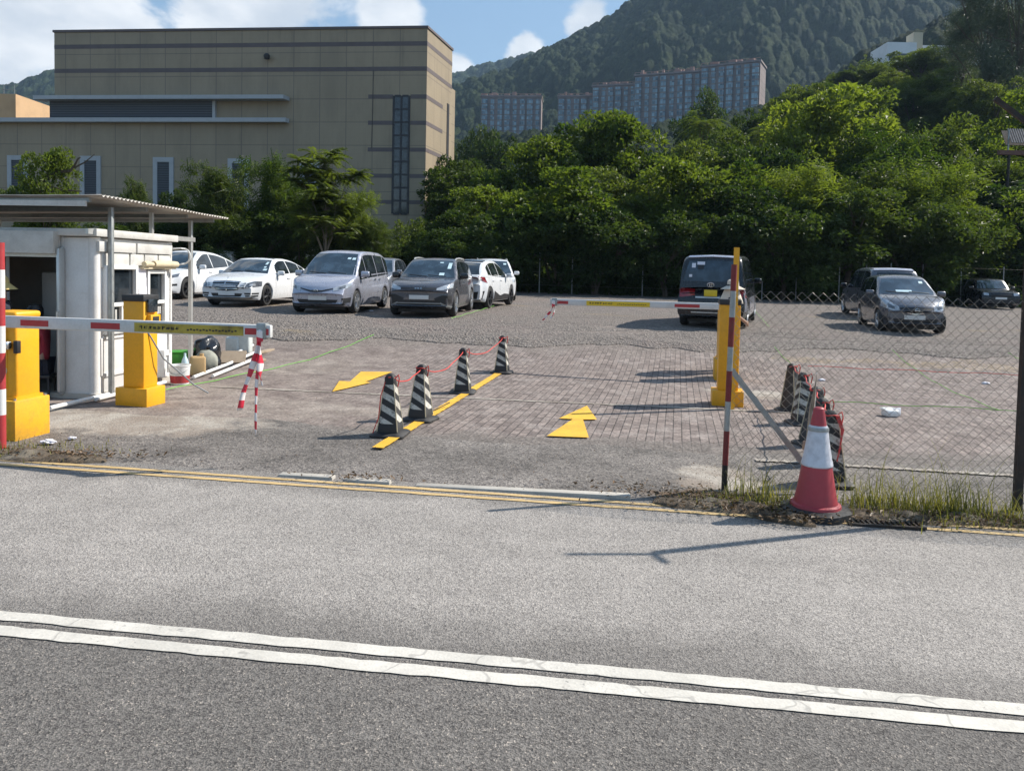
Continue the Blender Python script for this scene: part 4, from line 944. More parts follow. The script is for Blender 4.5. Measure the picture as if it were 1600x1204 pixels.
# ------------------------------------------------------------------ barrier gates and ticket posts
def marks(mb, x0, x1, zc, h, y, n, rr):
    """small illegible sign characters: little groups of strokes"""
    w_ = (x1 - x0) / n
    for k in range(n):
        cx = x0 + (k + .5) * w_
        for _ in range(5):
            if rr.random() < .55: mb.box((cx + rr.uniform(-.1, .1) * w_, y, zc + rr.uniform(-.4, .4) * h), (w_ * .62, .003, h * .13))
            else: mb.box((cx + rr.uniform(-.28, .28) * w_, y, zc), (w_ * .12, .003, h * rr.uniform(.5, .95)))
M['old_label'] = plain('weathered_olive_label', (.46, .36, .05), .5, dirt=.9, scale=3.2, dirtcol=(.05, .03, .012))
def gate(label, pos, rz, side, armlen, armz, cab_h, seed, reds, lab):
    th = thing('barrier_gate', label, 'barrier gate', pos, rz, 'car park barrier gates'); rr = random.Random(seed)
    q = MB(); q.box((0, 0, .21), (.44, .46, .44), bev=.012); q.build('plinth', M['yellow_dirty'], th)
    q = MB(); q.box((0, 0, .43 + cab_h / 2), (.34, .32, cab_h), bev=.03, seg=3); q.box((0, 0, .445), (.37, .35, .03)); q.build('cabinet', M['yellow'], th)
    q = MB(); q.box((0, 0, .43 + cab_h + .035), (.36, .34, .075), bev=.03, seg=3); q.build('lid', M['yellow'] if side > 0 else M['dark_trim'], th)
    q = MB(); q.box((-.04, -.163, .43 + cab_h * .5), (.22, .006, cab_h * .72), bev=.002); q.build('service_door', M['yellow'], th)
    q = MB(); q.lathe([(0, -.008), (.014, -.006), (.014, .004), (0, .006)], 12, (.05, -.168, .43 + cab_h * .62), 'Y'); q.build('lock', M['chrome'], th)
    for bx_, by_ in ((-.205, -.21), (.205, -.21), (.205, .21)): q = MB(); q.lathe([(.014, .43), (.014, .447), (0, .447)], 6, (bx_ * .93, by_ * .93, 0)); q.build('anchor_bolt', M['galv'], th)
    a = MB(); y = -.23 if side > 0 else -.22; x0 = -.18
    a.box((side * (x0 + armlen / 2), y, armz), (armlen, .055, .122), bev=.012); arm = a.build('arm', M['arm'], th)
    q = MB(); q.lathe([(.0, -.03), (.05, -.03), (.055, .09), (0, .09)], 16, (0, y + .02, armz), 'Y'); q.build('pivot', M['dark_trim'], arm)
    for f0, f1 in reds:
        q = MB(); xc = side * (x0 + armlen * (f0 + f1) / 2); q.box((xc, y - .0285, armz - .004), (armlen * (f1 - f0), .004, .06)); q.build('red_reflector', M['red_paint'], arm)
    f0, f1 = lab; q = MB(); q.box((side * (x0 + armlen * (f0 + f1) / 2), y - .0285, armz - .004), (armlen * (f1 - f0), .004, .088)); sg = q.build('warning_strip', M['old_label'] if side > 0 else M['plate_yellow'], arm)
    q = MB(); xa, xb = sorted((side * (x0 + armlen * f0), side * (x0 + armlen * f1))); marks(q, xa + .05, lerp(xa, xb, .42), armz - .002, .036, y - .032, 9, rr)
    q.build('lettering', M['black_plastic'], sg); q = MB()
    for k in range(16):
        xx = lerp(lerp(xa, xb, .5), xb - .08, k / 15); q.box((xx, y - .032, armz - .012 + .006 * (k % 2)), ((xb - xa) * .018, .003, .014))
    q.build('lettering', M['black_plastic'], sg)
    q = MB(); xe = side * (x0 + armlen); q.box((xe - side * .09, y, armz), (.10, .08, .155), bev=.01); q.build('end_clamp', M['galv'], arm)
    return th
gl = gp(30, 690); gl = Vector((gl.x - .17, gl.y + .2, gl.z))
lg = gate('yellow barrier gate beside the booth with a streaky scuffed label on its white arm', gl, BR, 1, 3.24, 1.245, .84, 5, ((.155, .255), (.405, .505), (.92, .995)), (.555, .915))
gr = gp(1138, 597); gr = Vector((gr.x, gr.y + .2, gr.z))
rg = gate('yellow barrier gate at the exit with its arm in front of the black van', gr, BR, -1, 3.55, 1.42, 1.03, 6, ((.20, .33), (.90, .985)), (.46, .80))
# lamp bracket on the left gate
q = MB(); q.box((.075, -.215, 1.0), (.15, .10, .10), bev=.03, seg=3); q.build('lamp', M['chrome'], lg)
q = MB(); q.box((.185, -.16, .98), (.05, .05, .13), bev=.006); q.tube([(.04, -.2, 1.06), (-.02, -.22, 1.12), (.05, -.2, 1.14)], .02, 6); q.build('lamp_bracket', M['black_plastic'], lg)
q = MB(); q.lathe([(0, -.002), (.05, -.002), (.05, .002), (0, .002)], 20, (.02, -.168, .73), 'Y'); q.build('worn_patch', M['cream'], lg)
# streamers of red and white tape tied to the arm ends
mt, t, p, o = new_mat('red_white_tape'); co = coords(t); sx = N(t, 'ShaderNodeSeparateXYZ'); L(t, co, sx.inputs[0])
f = MA(t, 'FRACT', MA(t, 'MULTIPLY', MA(t, 'ADD', sx.outputs[2], MA(t, 'MULTIPLY', sx.outputs[0], .25)), 6.2)); L(t, MIX(t, MA(t, 'GREATER_THAN', f, .5), (.74, .70, .70), (.58, .03, .06)), p.inputs['Base Color']); p.inputs['Roughness'].default_value = .35
M['tape'] = mt
def ribbon(mb, pts, w, seed):
    r = random.Random(seed); vs = []; fs = []; n = len(pts) * 4
    P_ = [Vector(p_) for p_ in pts]
    for i in range(n):
        a = i / (n - 1) * (len(P_) - 1); k = min(int(a), len(P_) - 2); c_ = P_[k].lerp(P_[k + 1], a - k); an = .6 * math.sin(a * 2.1 + seed) + seed
        e = Vector((math.cos(an), math.sin(an), .12)) * w * .38 * (1 - .25 * math.sin(a * 3)); vs += [c_ - e, c_ + e]
    for i in range(n - 1): fs.append((2 * i, 2 * i + 1, 2 * i + 3, 2 * i + 2))
    return mb.add(vs, fs)
def world_of(th, p_): return Matrix.Translation(th.location) @ Matrix.Rotation(th.rotation_euler.z, 4, 'Z') @ Vector(p_)
def streamer(label, anchor, strands, name='tape_streamer'):
    q = MB(); q.lathe([(0, -.045), (.03, -.04), (.034, 0), (.03, .06), (0, .075)], 8, sy=.8)
    for k, (pts, w_) in enumerate(strands): ribbon(q, pts, w_, k * 1.3 + .4)
    o_ = q.build(name, M['tape']); o_.location = anchor; m_ = o_.modifiers.new('s', 'SOLIDIFY'); m_.thickness = .003
    return tag(o_, label, 'barrier tape', 'red and white tape tied to the barrier arms')
streamer('long red and white tape strands dangling from the left arm tip', world_of(lg, (2.96, -.27, 1.19)),
         (([(0, 0, 0), (-.03, 0, -.15), (-.09, .01, -.34), (-.15, 0, -.52), (-.19, .02, -.70)], .07), ([(0, 0, 0), (.01, -.01, -.2), (.005, 0, -.34), (.02, 0, -.46)], .09),
          ([(0, 0, 0), (-.02, 0, -.25), (-.03, .0, -.5), (-.035, 0, -.75), (-.04, .01, -.93)], .035)))
streamer('short red and white tape knot on the right arm tip', world_of(rg, (-3.30, -.26, 1.38)),
         (([(0, 0, 0), (-.04, 0, -.12), (-.11, 0, -.22), (-.2, 0, -.32)], .07), ([(0, 0, 0), (.03, 0, -.1), (.0, 0, -.22), (-.06, 0, -.28)], .06), ([(0, 0, 0), (.06, 0, .05), (.12, 0, .02)], .05)))
# ticket posts
def ticket_post(label, pos, rz, cap, h, w_, reader):
    th = thing('ticket_post', label, 'ticket post', pos, rz, 'yellow ticket posts')
    q = MB(); q.box((0, 0, .12), (.46, .38, .28), bev=.01); q.build('plinth', M['yellow'], th)
    q = MB(); q.box((0, 0, .26 + h / 2), (w_, .28, h), bev=.012); q.build('column', M['yellow'], th)
    q = MB(); q.box((0, 0, .26 + h + .04), (w_ + .02, .31, .085), bev=.01); q.build('cap', M['dark_trim'], th)
    if reader:
        q = MB(); q.box((w_ / 2 + .03, .02, h + .0), (.06, .2, .17), bev=.008); rd = q.build('reader', M['yellow'], th)
        q = MB(); q.box((w_ / 2 + .062, .02, h + .01), (.006, .12, .10)); q.build('keypad', M['dark_trim'], rd)
        q = MB(); q.box((w_ / 2 + .02, .0, h + .20), (.04, .18, .17), bev=.006); q.build('screen', M['glass'], th)
        q = MB(); q.tube([(w_ / 2, -.06, .98), (w_ / 2 + .10, .12, .62), (w_ / 2 + .26, .55, .22), (w_ / 2 + .35, .75, .08)], .01, 6); q.build('cable', M['rail_grey'], th)
    return th
tp = gp(208, 638); ticket_post('yellow ticket post with a black cap and card reader in front of the booth windows', (tp.x, tp.y + .2, tp.z), BR, 1, 1.12, .30, True)
tp = gp(1141, 638); t2 = ticket_post('yellow ticket post with a small sticker at the exit lane, behind the leaning yellow post', (tp.x, tp.y + .2, tp.z), BR, 1, 1.30, .30, False)
q = MB(); q.box((.06, -.152, 1.1), (.075, .004, .16)); st = q.build('label', M['paper'], t2)
q = MB()
for k in range(3): q.box((.06, -.1555, 1.15 - .04 * k), (.05, .003, .012))
q.box((.06, -.1555, 1.05), (.03, .003, .035)); q.build('print', M['black_plastic'], st)
# ------------------------------------------------------------------ posts
def striped_pole(name, label, base, h, r0, bands, lean=(0, 0), cat='post'):
    th = thing(name, label, cat, base); z = -.12
    b_ = MB(); top = Vector((lean[0], lean[1], h)); n = len(bands)
    for k, (f0, f1, mk) in enumerate(bands):
        q = MB(); q.tube([top * f0 + Vector((0, 0, -.12 if k == 0 else 0)), top * f1], r0, 12); q.build('band', M[mk], th)
    return th
pb = gp(1131, 768)
striped_pole('striped_post', 'thin dark red and grey striped post at the left end of the wire fence', pb, 2.08, .026, ((0, .12, 'dark_steel'), (.12, .27, 'old_red'), (.27, .40, 'galv'), (.40, .535, 'old_red'), (.535, .64, 'galv'), (.64, .77, 'old_red'), (.77, .885, 'galv'), (.885, 1., 'old_red')), (.035, .02))
pl = gp(1, 702)
striped_pole('striped_post', 'thick red and white striped post at the left edge of the picture', pl, 2.04, .05, ((0, .17, 'red_paint'), (.17, .295, 'white_paint'), (.295, .47, 'red_paint'), (.47, .60, 'white_paint'), (.60, .735, 'red_paint'), (.735, .87, 'white_paint'), (.87, 1., 'red_paint')), (.0, .0))
yb = gp(1143, 643); th = thing('angle_post', 'tall plain yellow angle iron post at the exit gate', 'post', yb, rad(10))
q = MB(); q.box((0, 0, 1.16), (.085, .012, 2.5)); q.box((.036, .045, 1.16), (.012, .08, 2.5)); q.build('flange', M['yellow'], th)
# ------------------------------------------------------------------ wire fence at the verge
f0 = gp(1134, 768); f1 = gp(1589, 800); fd = (f1 - f0); flen = fd.length; fa = math.atan2(fd.y, fd.x)
fence = thing('wire_fence', 'rusty chain link wire fence along the verge by the red and white cone', 'fence', (f0.x, f0.y, f0.z), fa)
q = MB(); rr = random.Random(4); SP = .044; FL = flen + 2.2; FH = 1.83; nst = int(FL / SP)
fz = lambda x: -.017 * x * math.cos(fa)
for k in range(nst):
    for par in (0,):
        pts = []; nz_ = int(FH / SP)
        for i in range(nz_ + 1):
            x = .03 + k * SP + (SP if (i + k) % 2 else 0) - (0 if k % 2 == 0 else 0); z = .05 + i * SP
            off = .018 * math.sin(x * 2.3) * math.sin(z * 1.9 + 1) + .05 * pnoise(Vector((x * 1.4, z * 1.4, 1)))
            pts.append((x + .012 * pnoise(Vector((x, z * 1.5, 7))), off + (.004 if i % 2 else -.004), z + fz(x) + .02 * pnoise(Vector((x * .9, 2, z * .6)))))
        q.tube(pts, .0027, 3, cap=False)
q.build('mesh', M['wire'], fence, 180)
q = MB()
for z in (.42, 1.45): q.tube([(x, .01 + .01 * math.sin(x * 3), z + fz(x) - .015 * math.sin(x * 1.7)) for x in np.linspace(0, FL, 20)], .0018, 4)
q.build('line_wire', M['wire'], fence)
q = MB(); s0 = Vector((.02, .02, 1.12)); s1 = Vector((.90, .10, .02)); d_ = s1 - s0
q.box((s0 + s1) / 2, (d_.length, .012, .05), ry=math.atan2(-d_.z, d_.x), rz=.08); q.box((s0 + s1) / 2 + Vector((.0, .02, .018)), (d_.length, .04, .01), ry=math.atan2(-d_.z, d_.x), rz=.08); q.build('brace', M['galv'], fence)
bp = thing('steel_post', 'dark rusty steel post at the right edge with a forked top', 'post', f1, fa)
q = MB(); q.box((0, 0, 1.6), (.06, .06, 3.4)); q.build('shaft', M['dark_steel'], bp)
for sg in (1, -1):
    q = MB(); q.box((sg * .16, -.02, 3.44), (.48, .03, .04), ry=-sg * rad(38)); q.build('fork_arm', M['dark_steel'], bp)
# perimeter fence posts at the back of the lot
pf = thing('perimeter_fence', 'thin grey posts and wires of the fence along the back of the car park', 'fence', (0, 41, 0))
for k, px in enumerate((706, 842, 893, 1003, 1074, 1190, 1243, 1310, 1352, 1390, 1440, 1500, 1566)):
    b_ = gp(px, 468 + .022 * (px - 840)); yy = 41.0 + .05 * b_.x; xx = (px - 800) / 1200 * yy; q = MB(); q.tube([(xx, yy - 41, g(xx, yy) - .1), (xx, yy - 41, g(xx, yy) + 2.25)], .028, 6); q.build('post', M['galv'], pf)
q = MB()
for h in (.5, 1.2, 2.1): q.tube([(x, .05 * x, g(x, 41 + .05 * x) + h) for x in np.linspace(-8, 36, 40)], .006, 3)
q.build('wire', M['wire'], pf)
# ------------------------------------------------------------------ rubber cones
mt, t, p, o = new_mat('striped_cone_rubber'); co = coords(t); sx = N(t, 'ShaderNodeSeparateXYZ'); L(t, co, sx.inputs[0])
s_ = MA(t, 'ADD', sx.outputs[0], sx.outputs[1]); f = MA(t, 'FRACT', MA(t, 'ADD', MA(t, 'MULTIPLY', MA(t, 'ADD', sx.outputs[2], MA(t, 'MULTIPLY', s_, .55)), 6.4), .2))
band = MA(t, 'MULTIPLY', MA(t, 'GREATER_THAN', f, .5), MA(t, 'MULTIPLY', MA(t, 'GREATER_THAN', sx.outputs[2], .145), MA(t, 'LESS_THAN', sx.outputs[2], .585)))
wear = MR(t, noise(t, co, 18., 6., .7), .5, .66, 1., .3); oi = N(t, 'ShaderNodeObjectInfo'); 
wh = MIX(t, MR(t, noise(t, co, 7., 5.), .4, .7), (.55, .53, .47), (.36, .33, .28)); L(t, MIX(t, MA(t, 'MULTIPLY', band, wear), (.025, .024, .024), wh), p.inputs['Base Color']); p.inputs['Roughness'].default_value = .65; M['cone_striped'] = mt
def rounded_sq(w_, z, n=6, rc=.28):
    out = []
    for k in range(4):
        for i in range(n):
            a = math.pi / 4 * 0 + (k + i / (n - 1)) * math.pi / 2; c_ = Vector((math.cos(k * math.pi / 2 + math.pi / 4), math.sin(k * math.pi / 2 + math.pi / 4))) * (w_ * (1 - rc) * math.sqrt(2) / 2)
            out.append((c_.x + math.cos(a) * w_ * rc / 2, c_.y + math.sin(a) * w_ * rc / 2, z))
    return out
def sq_loft(mb, secs):
    n = len(secs[0]); vs = [p_ for s in secs for p_ in s]; fs = [(i * n + k, i * n + (k + 1) % n, (i + 1) * n + (k + 1) % n, (i + 1) * n + k) for i in range(len(secs) - 1) for k in range(n)]
    fs += [tuple(range(n))[::-1], tuple(range((len(secs) - 1) * n, len(secs) * n))]; return mb.add(vs, fs)
def make_cone():
    th = thing('rubber_cone', 'x', 'traffic cone')
    q = MB(); sq_loft(q, [rounded_sq(.245, .035, rc=.2), rounded_sq(.232, .12, rc=.2), rounded_sq(.225, .125, rc=.2), rounded_sq(.115, .62, rc=.3), rounded_sq(.112, .66, rc=.35), rounded_sq(.085, .685, rc=.5), rounded_sq(.055, .70, rc=.6)]); q.build('body', M['cone_striped'], th, 40)
    q = MB(); sq_loft(q, [rounded_sq(.40, 0, rc=.35), rounded_sq(.40, .022, rc=.35), rounded_sq(.36, .036, rc=.35), rounded_sq(.25, .048, rc=.25)]); q.build('base', M['black_rubber'], th, 40)
    q = MB()
    for k in range(4):
        a = k * math.pi / 2 + math.pi / 4; q.tube([(math.cos(a) * .168, math.sin(a) * .168, .06), (math.cos(a) * .078, math.sin(a) * .078, .60)], [.007, .005], 5)
    q.build('edge_strip', M['cream'], th); return th
CONES = []
cone0 = make_cone()
CL = (((607, 686), 'striped rubber cone nearest the road on the yellow divider', .05), ((655, 662), 'second striped rubber cone from the road on the yellow divider', -.1), ((722, 618), 'third striped rubber cone from the road on the yellow divider', .12), ((784, 586), 'striped rubber cone farthest from the road on the yellow divider', 0.),
      ((1241, 646), 'plain black rubber cone farthest from the road behind the wire fence', .9), ((1259, 668), 'second farthest striped rubber cone behind the wire fence', .2), ((1277, 703), 'plain black rubber cone in the middle behind the folded slats', .5), ((1290, 733), 'striped rubber cone behind the fence half hidden by the red and white cone', .4), ((1303, 764), 'striped rubber cone nearest the wire fence, just right of the red and white cone', .1))
for i, (pxy, lab, rz) in enumerate(CL):
    c_ = cone0 if i == 0 else copy_tree(cone0); q_ = gp(*pxy); c_.location = q_ + Vector((0, .12, .028)); c_.rotation_euler = (rad(random.Random(i).uniform(-1.5, 1.5)), rad(random.Random(i + 9).uniform(-1.5, 1.5)), BR + rz); c_['label'] = lab
    
    if i in (4, 6):
        for ch in c_.children:
            if ch.name.startswith('body'): ch.data = ch.data.copy(); ch.data.materials[0] = M['black_rubber']
    c_['group'] = 'striped cones on the lane divider' if i < 4 else 'striped cones behind the wire fence'; CONES.append(c_.location + Vector((0, 0, .66)))
def cord(label, a, b, sag, r0=.007, ends=(.0, .0), name='cord'):
    q = MB(); pts = []
    for k in range(17):
        u = k / 16; p_ = a.lerp(b, u); p_.z -= sag * 4 * u * (1 - u); p_ += Vector((.012 * math.sin(u * 15), .008 * math.cos(u * 11), 0)); pts.append(p_)
    q.tube(pts, r0, 6)
    for e in (a, b):
        q.tube([e + Vector((.062 * math.cos(t_), .062 * math.sin(t_), .006 * math.sin(t_ * 3))) for t_ in np.linspace(0, 6.3, 16)], r0 * 1.1, 6)
        q.tube([e + Vector((.06, 0, 0)), e + Vector((.09, -.02, .03)), e + Vector((.10, -.03, -.02)), e + Vector((.085, -.03, -.10))], r0, 5)
    return tag(q.build(name, M['red_cord']), label, 'cord', 'red cords strung between the cones')
for i, (lab, sag) in enumerate((('red cord drooping between the two nearest divider cones', .10), ('red cord drooping between the second and third divider cones', .16), ('red cord drooping between the two farthest divider cones', .16))): cord(lab, CONES[i], CONES[i + 1], sag)
for i, lab in enumerate(('red cord between the two farthest cones behind the fence', 'red cord between the second farthest and middle cones behind the fence', 'red cord sloping from the middle cone behind the folded slats', 'red cord ending at the cone nearest the fence')): cord(lab, CONES[4 + i], CONES[5 + i], .04)
q = MB(); e = CONES[8]; 
for k in range(3): q.tube([e + Vector((.02 + .015 * k, -.06, 0)), e + Vector((.05 + .01 * k, -.12, -.12)), e + Vector((.04 - .015 * k, -.14, -.3 - .06 * k))], .007, 5)
tag(q.build('loose_cord', M['red_cord']), 'loose red cord ends hanging down the cone nearest the fence', 'cord')
q = MB(); e = CONES[0]; q.tube([e + Vector((-.04, -.05, 0)), e + Vector((-.10, -.08, -.2)), e + Vector((-.12, -.1, -.45)), e + Vector((-.18, -.12, -.62))], .006, 5); tag(q.build('loose_cord', M['red_cord']), 'loose cord hanging down the left side of the divider cone nearest the road', 'cord')
# big red and white cone at the verge
rc = gp(1278, 806); th = thing('traffic_cone', 'large red and white plastic traffic cone on a black rubber base at the verge', 'traffic cone', (rc.x, rc.y + .06, rc.z + .02), .15)
M['cone_red'] = plain('faded_red_cone', (.40, .045, .06), .5, dirt=.35, scale=6., dirtcol=(.25, .06, .06)); M['cone_sleeve'] = plain('creased_reflective_sleeve', (.62, .63, .68), .35, dirt=.5, scale=11., dirtcol=(.38, .38, .42), bmp=.4, fine=22.)
def rz_(z): return lerp(.175, .045, (z - .06) / .80)
q = MB(); q.lathe([(.205, .05), (.20, .075), (.175, .085), (rz_(.2), .2), (rz_(.42), .42), (rz_(.6), .6), (rz_(.78), .78), (rz_(.82), .82), (.042, .875), (.03, .885), (0, .885)], 40); q.build('body', M['cone_red'], th)
q = MB(); q.lathe([(rz_(.40) + .004, .395), (rz_(.405) + .009, .405), (rz_(.44) + .007, .44), (rz_(.45) + .005, .45), (rz_(.60) + .005, .60), (rz_(.72) + .007, .72), (rz_(.735) + .004, .735)], 40); q.build('sleeve', M['cone_sleeve'], th)
q = MB(); q.lathe([(rz_(.70) + .014, .69), (rz_(.71) + .016, .705), (rz_(.72) + .013, .72)], 30); q.build('collar', M['galv'], th)
q = MB(); sec = lambda s, z: [(math.cos(a) * s * (1 + .03 * math.cos(8 * a)), math.sin(a) * s * (1 + .03 * math.cos(8 * a)), z) for a in np.linspace(0, 2 * math.pi, 33)[:-1]]
sq_loft(q, [sec(.28, -.04), sec(.285, .0), sec(.28, .035), sec(.20, .055)]); q.build('base', M['black_rubber'], th, 30)
# folded slats (a closed fan of pale strips) hung on the fence beside it
fs = at(1276, 592, 6.72); th = thing('folded_slats', 'closed bundle of pale slats hanging point up on the fence beside the red cone', 'slat bundle', fs)
for k in range(6):
    q = MB(); q.tube([(.0, 0, .06 - .01 * k), (-.012 - .008 * k, -.012 * (k % 2), -.25), (-.035 - .022 * k + .06, -.02 * (k % 3), -.60)], [.004, .012, .018], 6, squash=.5); q.build('slat', M['wood'] if k % 2 else M['cone_sleeve'], th)
q = MB(); q.box((-.03, -.015, -.595), (.15, .05, .08), ry=.12, bev=.01); q.build('end_cap', M['skin'], th)
# ------------------------------------------------------------------ vehicles
def interp(pts):
    xs = [p_[0] for p_ in pts]; ys = [p_[1] for p_ in pts]
    def f(x):
        if x <= xs[0]: return ys[0]
        if x >= xs[-1]: return ys[-1]
        k = 0
        while xs[k + 1] < x: k += 1
        t_ = (x - xs[k]) / (xs[k + 1] - xs[k])
        m0 = (ys[k + 1] - ys[k - 1]) / (xs[k + 1] - xs[k - 1]) if k > 0 else (ys[1] - ys[0]) / (xs[1] - xs[0])
        m1 = (ys[k + 2] - ys[k]) / (xs[k + 2] - xs[k]) if k + 2 < len(xs) else (ys[-1] - ys[-2]) / (xs[-1] - xs[-2])
        h = xs[k + 1] - xs[k]; sl = (ys[k + 1] - ys[k]) / h
        lim = 3 * abs(sl); m0 = max(-lim, min(lim, m0)) if sl * m0 > 0 else 0; m1 = max(-lim, min(lim, m1)) if sl * m1 > 0 else 0
        return (1 + 2 * t_) * (1 - t_) ** 2 * ys[k] + t_ * (1 - t_) ** 2 * h * m0 + t_ * t_ * (3 - 2 * t_) * ys[k + 1] + t_ * t_ * (t_ - 1) * h * m1
    return f
class Car:
    """car in its own frame: +x forward, +y to its left, z up, origin on the ground below its middle"""
    def __init__(s, name, label, cat, L_, Wd, top, roof, wheels, R_, clear=.2, bowf=.22, bowr=.14, belt=None, wroof=.72, wbelt=.93, paint=None, side=None, nose=.5, planf=.16, planr=.12, roofmat=None, lower=None):
        s.th = thing(name, label, cat); s.L = L_; s.hw = Wd / 2; s.R = R_; s.wheels = wheels; s.paint = paint
        zt = interp(top); s.zt = zt; zr = interp(roof); xr0, xr1 = roof[0][0], roof[-1][0]; s.zr = zr
        hl = L_ / 2; arch = R_ + .05
        xs = sorted(set([round(x, 4) for x in np.concatenate([np.linspace(-hl, hl, 61), np.linspace(hl - .35, hl, 12), np.linspace(-hl, -hl + .3, 10)] + [wx + arch * np.cos(np.linspace(0, math.pi, 17)) for wx in wheels])]))
        def zb(x):
            z = clear + .10 * ss(hl - .45, hl, abs(x)) * (0 if abs(x) < 0 else 1)
            for wx in wheels:
                if abs(x - wx) < arch: z = max(z, R_ + math.sqrt(max(0, arch * arch - (x - wx) ** 2)) * .98)
            return z
        bz_ = interp(side or [(.1, .93), (.3, .975), (.55, 1.0), (.75, .99), (.9, .965), (1.05, .935), (1.3, .88)])
        def plan(x):
            if x > 0: return 1 - planf * ss(hl - .85, hl, x) ** 1.3
            return 1 - planr * ss(hl - .7, hl, -x) ** 1.3
        def warp(x, y, z):
            k = ss(hl - .75, hl, abs(x)); bw_ = bowf if x > 0 else bowr
            d = bw_ * (abs(y) / s.hw) ** 2.2 * k + .10 * ((z - nose) / .5) ** 2 * ss(hl - .35, hl, abs(x)); return x - d * (1 if x > 0 else -1)
        s.warp = warp; mb = MB(); rings = []
        for x in xs:
            t_ = zt(x) - .10 * ss(hl - .14, hl, abs(x)) ** 2; b_ = min(zb(x), t_ - .04); w_ = s.hw * plan(x); sh = t_ - .035; ring = []
            zz = [b_ + (sh - b_) * k / 7 for k in range(8)]
            ring += [(0, b_), (w_ * .55, b_), (w_ * bz_(b_) * .93, b_)]
            for k, z in enumerate(zz): 
                ring.append((w_ * bz_(z) * (.985 if k == 0 else 1), z + (.012 if k == 0 else 0)))
            ws = w_ * bz_(sh); ring += [(ws * .965, t_ - .012), (ws * .88, t_), (ws * .6, t_ + .018), (ws * .3, t_ + .024), (0, t_ + .026)]
            full = [(-y, z) for y, z in ring[:0:-1]] + ring[0:1] + ring[1:-1] + [ring[-1]]
            full = ring[:-1] + [ring[-1]] + [(-y, z) for y, z in ring[-2:0:-1]]
            rings.append([(warp(x, y, z), y, z) for y, z in full])
        n = len(rings[0]); vs = [p_ for r in rings for p_ in r]
        fs = [(i * n + k, i * n + (k + 1) % n, (i + 1) * n + (k + 1) % n, (i + 1) * n + k) for i in range(len(rings) - 1) for k in range(n)]
        # end caps as fans of strips between mirrored ring points (keeps the fascia smooth)
        h = n // 2
        for base in (0, (len(rings) - 1) * n):
            for k in range(h):
                a, b2, c2, d2 = base + k, base + k + 1, base + (n - k - 1) % n, base + (n - k) % n
                q = [a, b2, c2, d2]; q2 = []
                for v_ in q:
                    if v_ not in q2: q2.append(v_)
                if len(q2) > 2: fs.append(tuple(q2))
        mb.add(vs, fs)
        # cabin
        cab = []; N_ = 46; xr = np.linspace(xr0, xr1, N_); zmax = max(r_[1] for r_ in roof); s.zmax = zmax
        bz2 = belt or interp([(-hl, zt(-hl * .6)), (hl, zt(0) if False else zt(xr1))])
        s.belt = bz2
        for x in xr:
            zb_ = min(zt(x), bz2(x)) - .06; z1 = max(zr(x), zb_ + .02); wb = s.hw * wbelt * plan(x)
            def wy(z): return wb - (wb - s.hw * wroof) * max(0, (z - bz2(x)) / max(.05, zmax - bz2(x))) ** 1.15
            ring = []
            for k in range(6):
                z = lerp(zb_, max(zb_ + .01, z1 - .05), k / 5); ring.append((wy(z), z))
            we = wy(z1); ring += [(we * .975, z1 - .018), (we * .90, z1 + .004), (we * .6, z1 + .024), (we * .3, z1 + .034), (0, z1 + .038)]
            full = ring + [(-y, z) for y, z in ring[-2::-1]]
            fx = ss(xr1 - 1.1, xr1 - .1, x); rx = ss(xr0 + .7, xr0, x)
            cab.append([(x - .16 * fx * (abs(y) / s.hw) ** 2 + .10 * rx * (abs(y) / s.hw) ** 2, y, z) for y, z in full])
        n2 = len(cab[0]); vs = [p_ for r in cab for p_ in r]; fs = [(i * n2 + k, i * n2 + k + 1, (i + 1) * n2 + k + 1, (i + 1) * n2 + k) for i in range(N_ - 1) for k in range(n2 - 1)]
        mb.add(vs, fs)
        bm = bmesh.new(); vv = [bm.verts.new(p_) for p_ in mb.v]
        for f in mb.f:
            try: bm.faces.new([vv[i] for i in f])
            except ValueError: pass
        bm.normal_update(); s.bvh = BVHTree.FromBMesh(bm); bm.free()
        s.body = mb.build('body', paint, s.th, 50)
        # dark underbody and wheel wells
        u = MB(); u.box((0, 0, clear + .16), (L_ - .5, Wd * .80, .22)); 
        for wx in wheels: u.box((wx, 0, R_ + .06), (R_ * 2.0, Wd * .72, R_ * 1.7))
        u.build('underbody', M['black_plastic'], s.th)
    def hit(s, o, d):
        r = s.bvh.ray_cast(Vector(o), Vector(d)); return r[0], r[1]
    def patch(s, name, mat, axis, top, bot, n=10, m_=4, off=.006, parent=None, mirror=False, smooth=True):
        """panel lying on the body: outline between two polylines in (y,z) for axis f/r, (x,z) for l/s, (x,y) for t"""
        def samp(pl, u):
            ls = [math.dist(pl[i], pl[i + 1]) for i in range(len(pl) - 1)]; T_ = sum(ls) * u
            for i, l_ in enumerate(ls):
                if T_ <= l_ or i == len(ls) - 1:
                    a = T_ / l_ if l_ else 0; return (lerp(pl[i][0], pl[i + 1][0], a), lerp(pl[i][1], pl[i + 1][1], a))
                T_ -= l_
        res = []
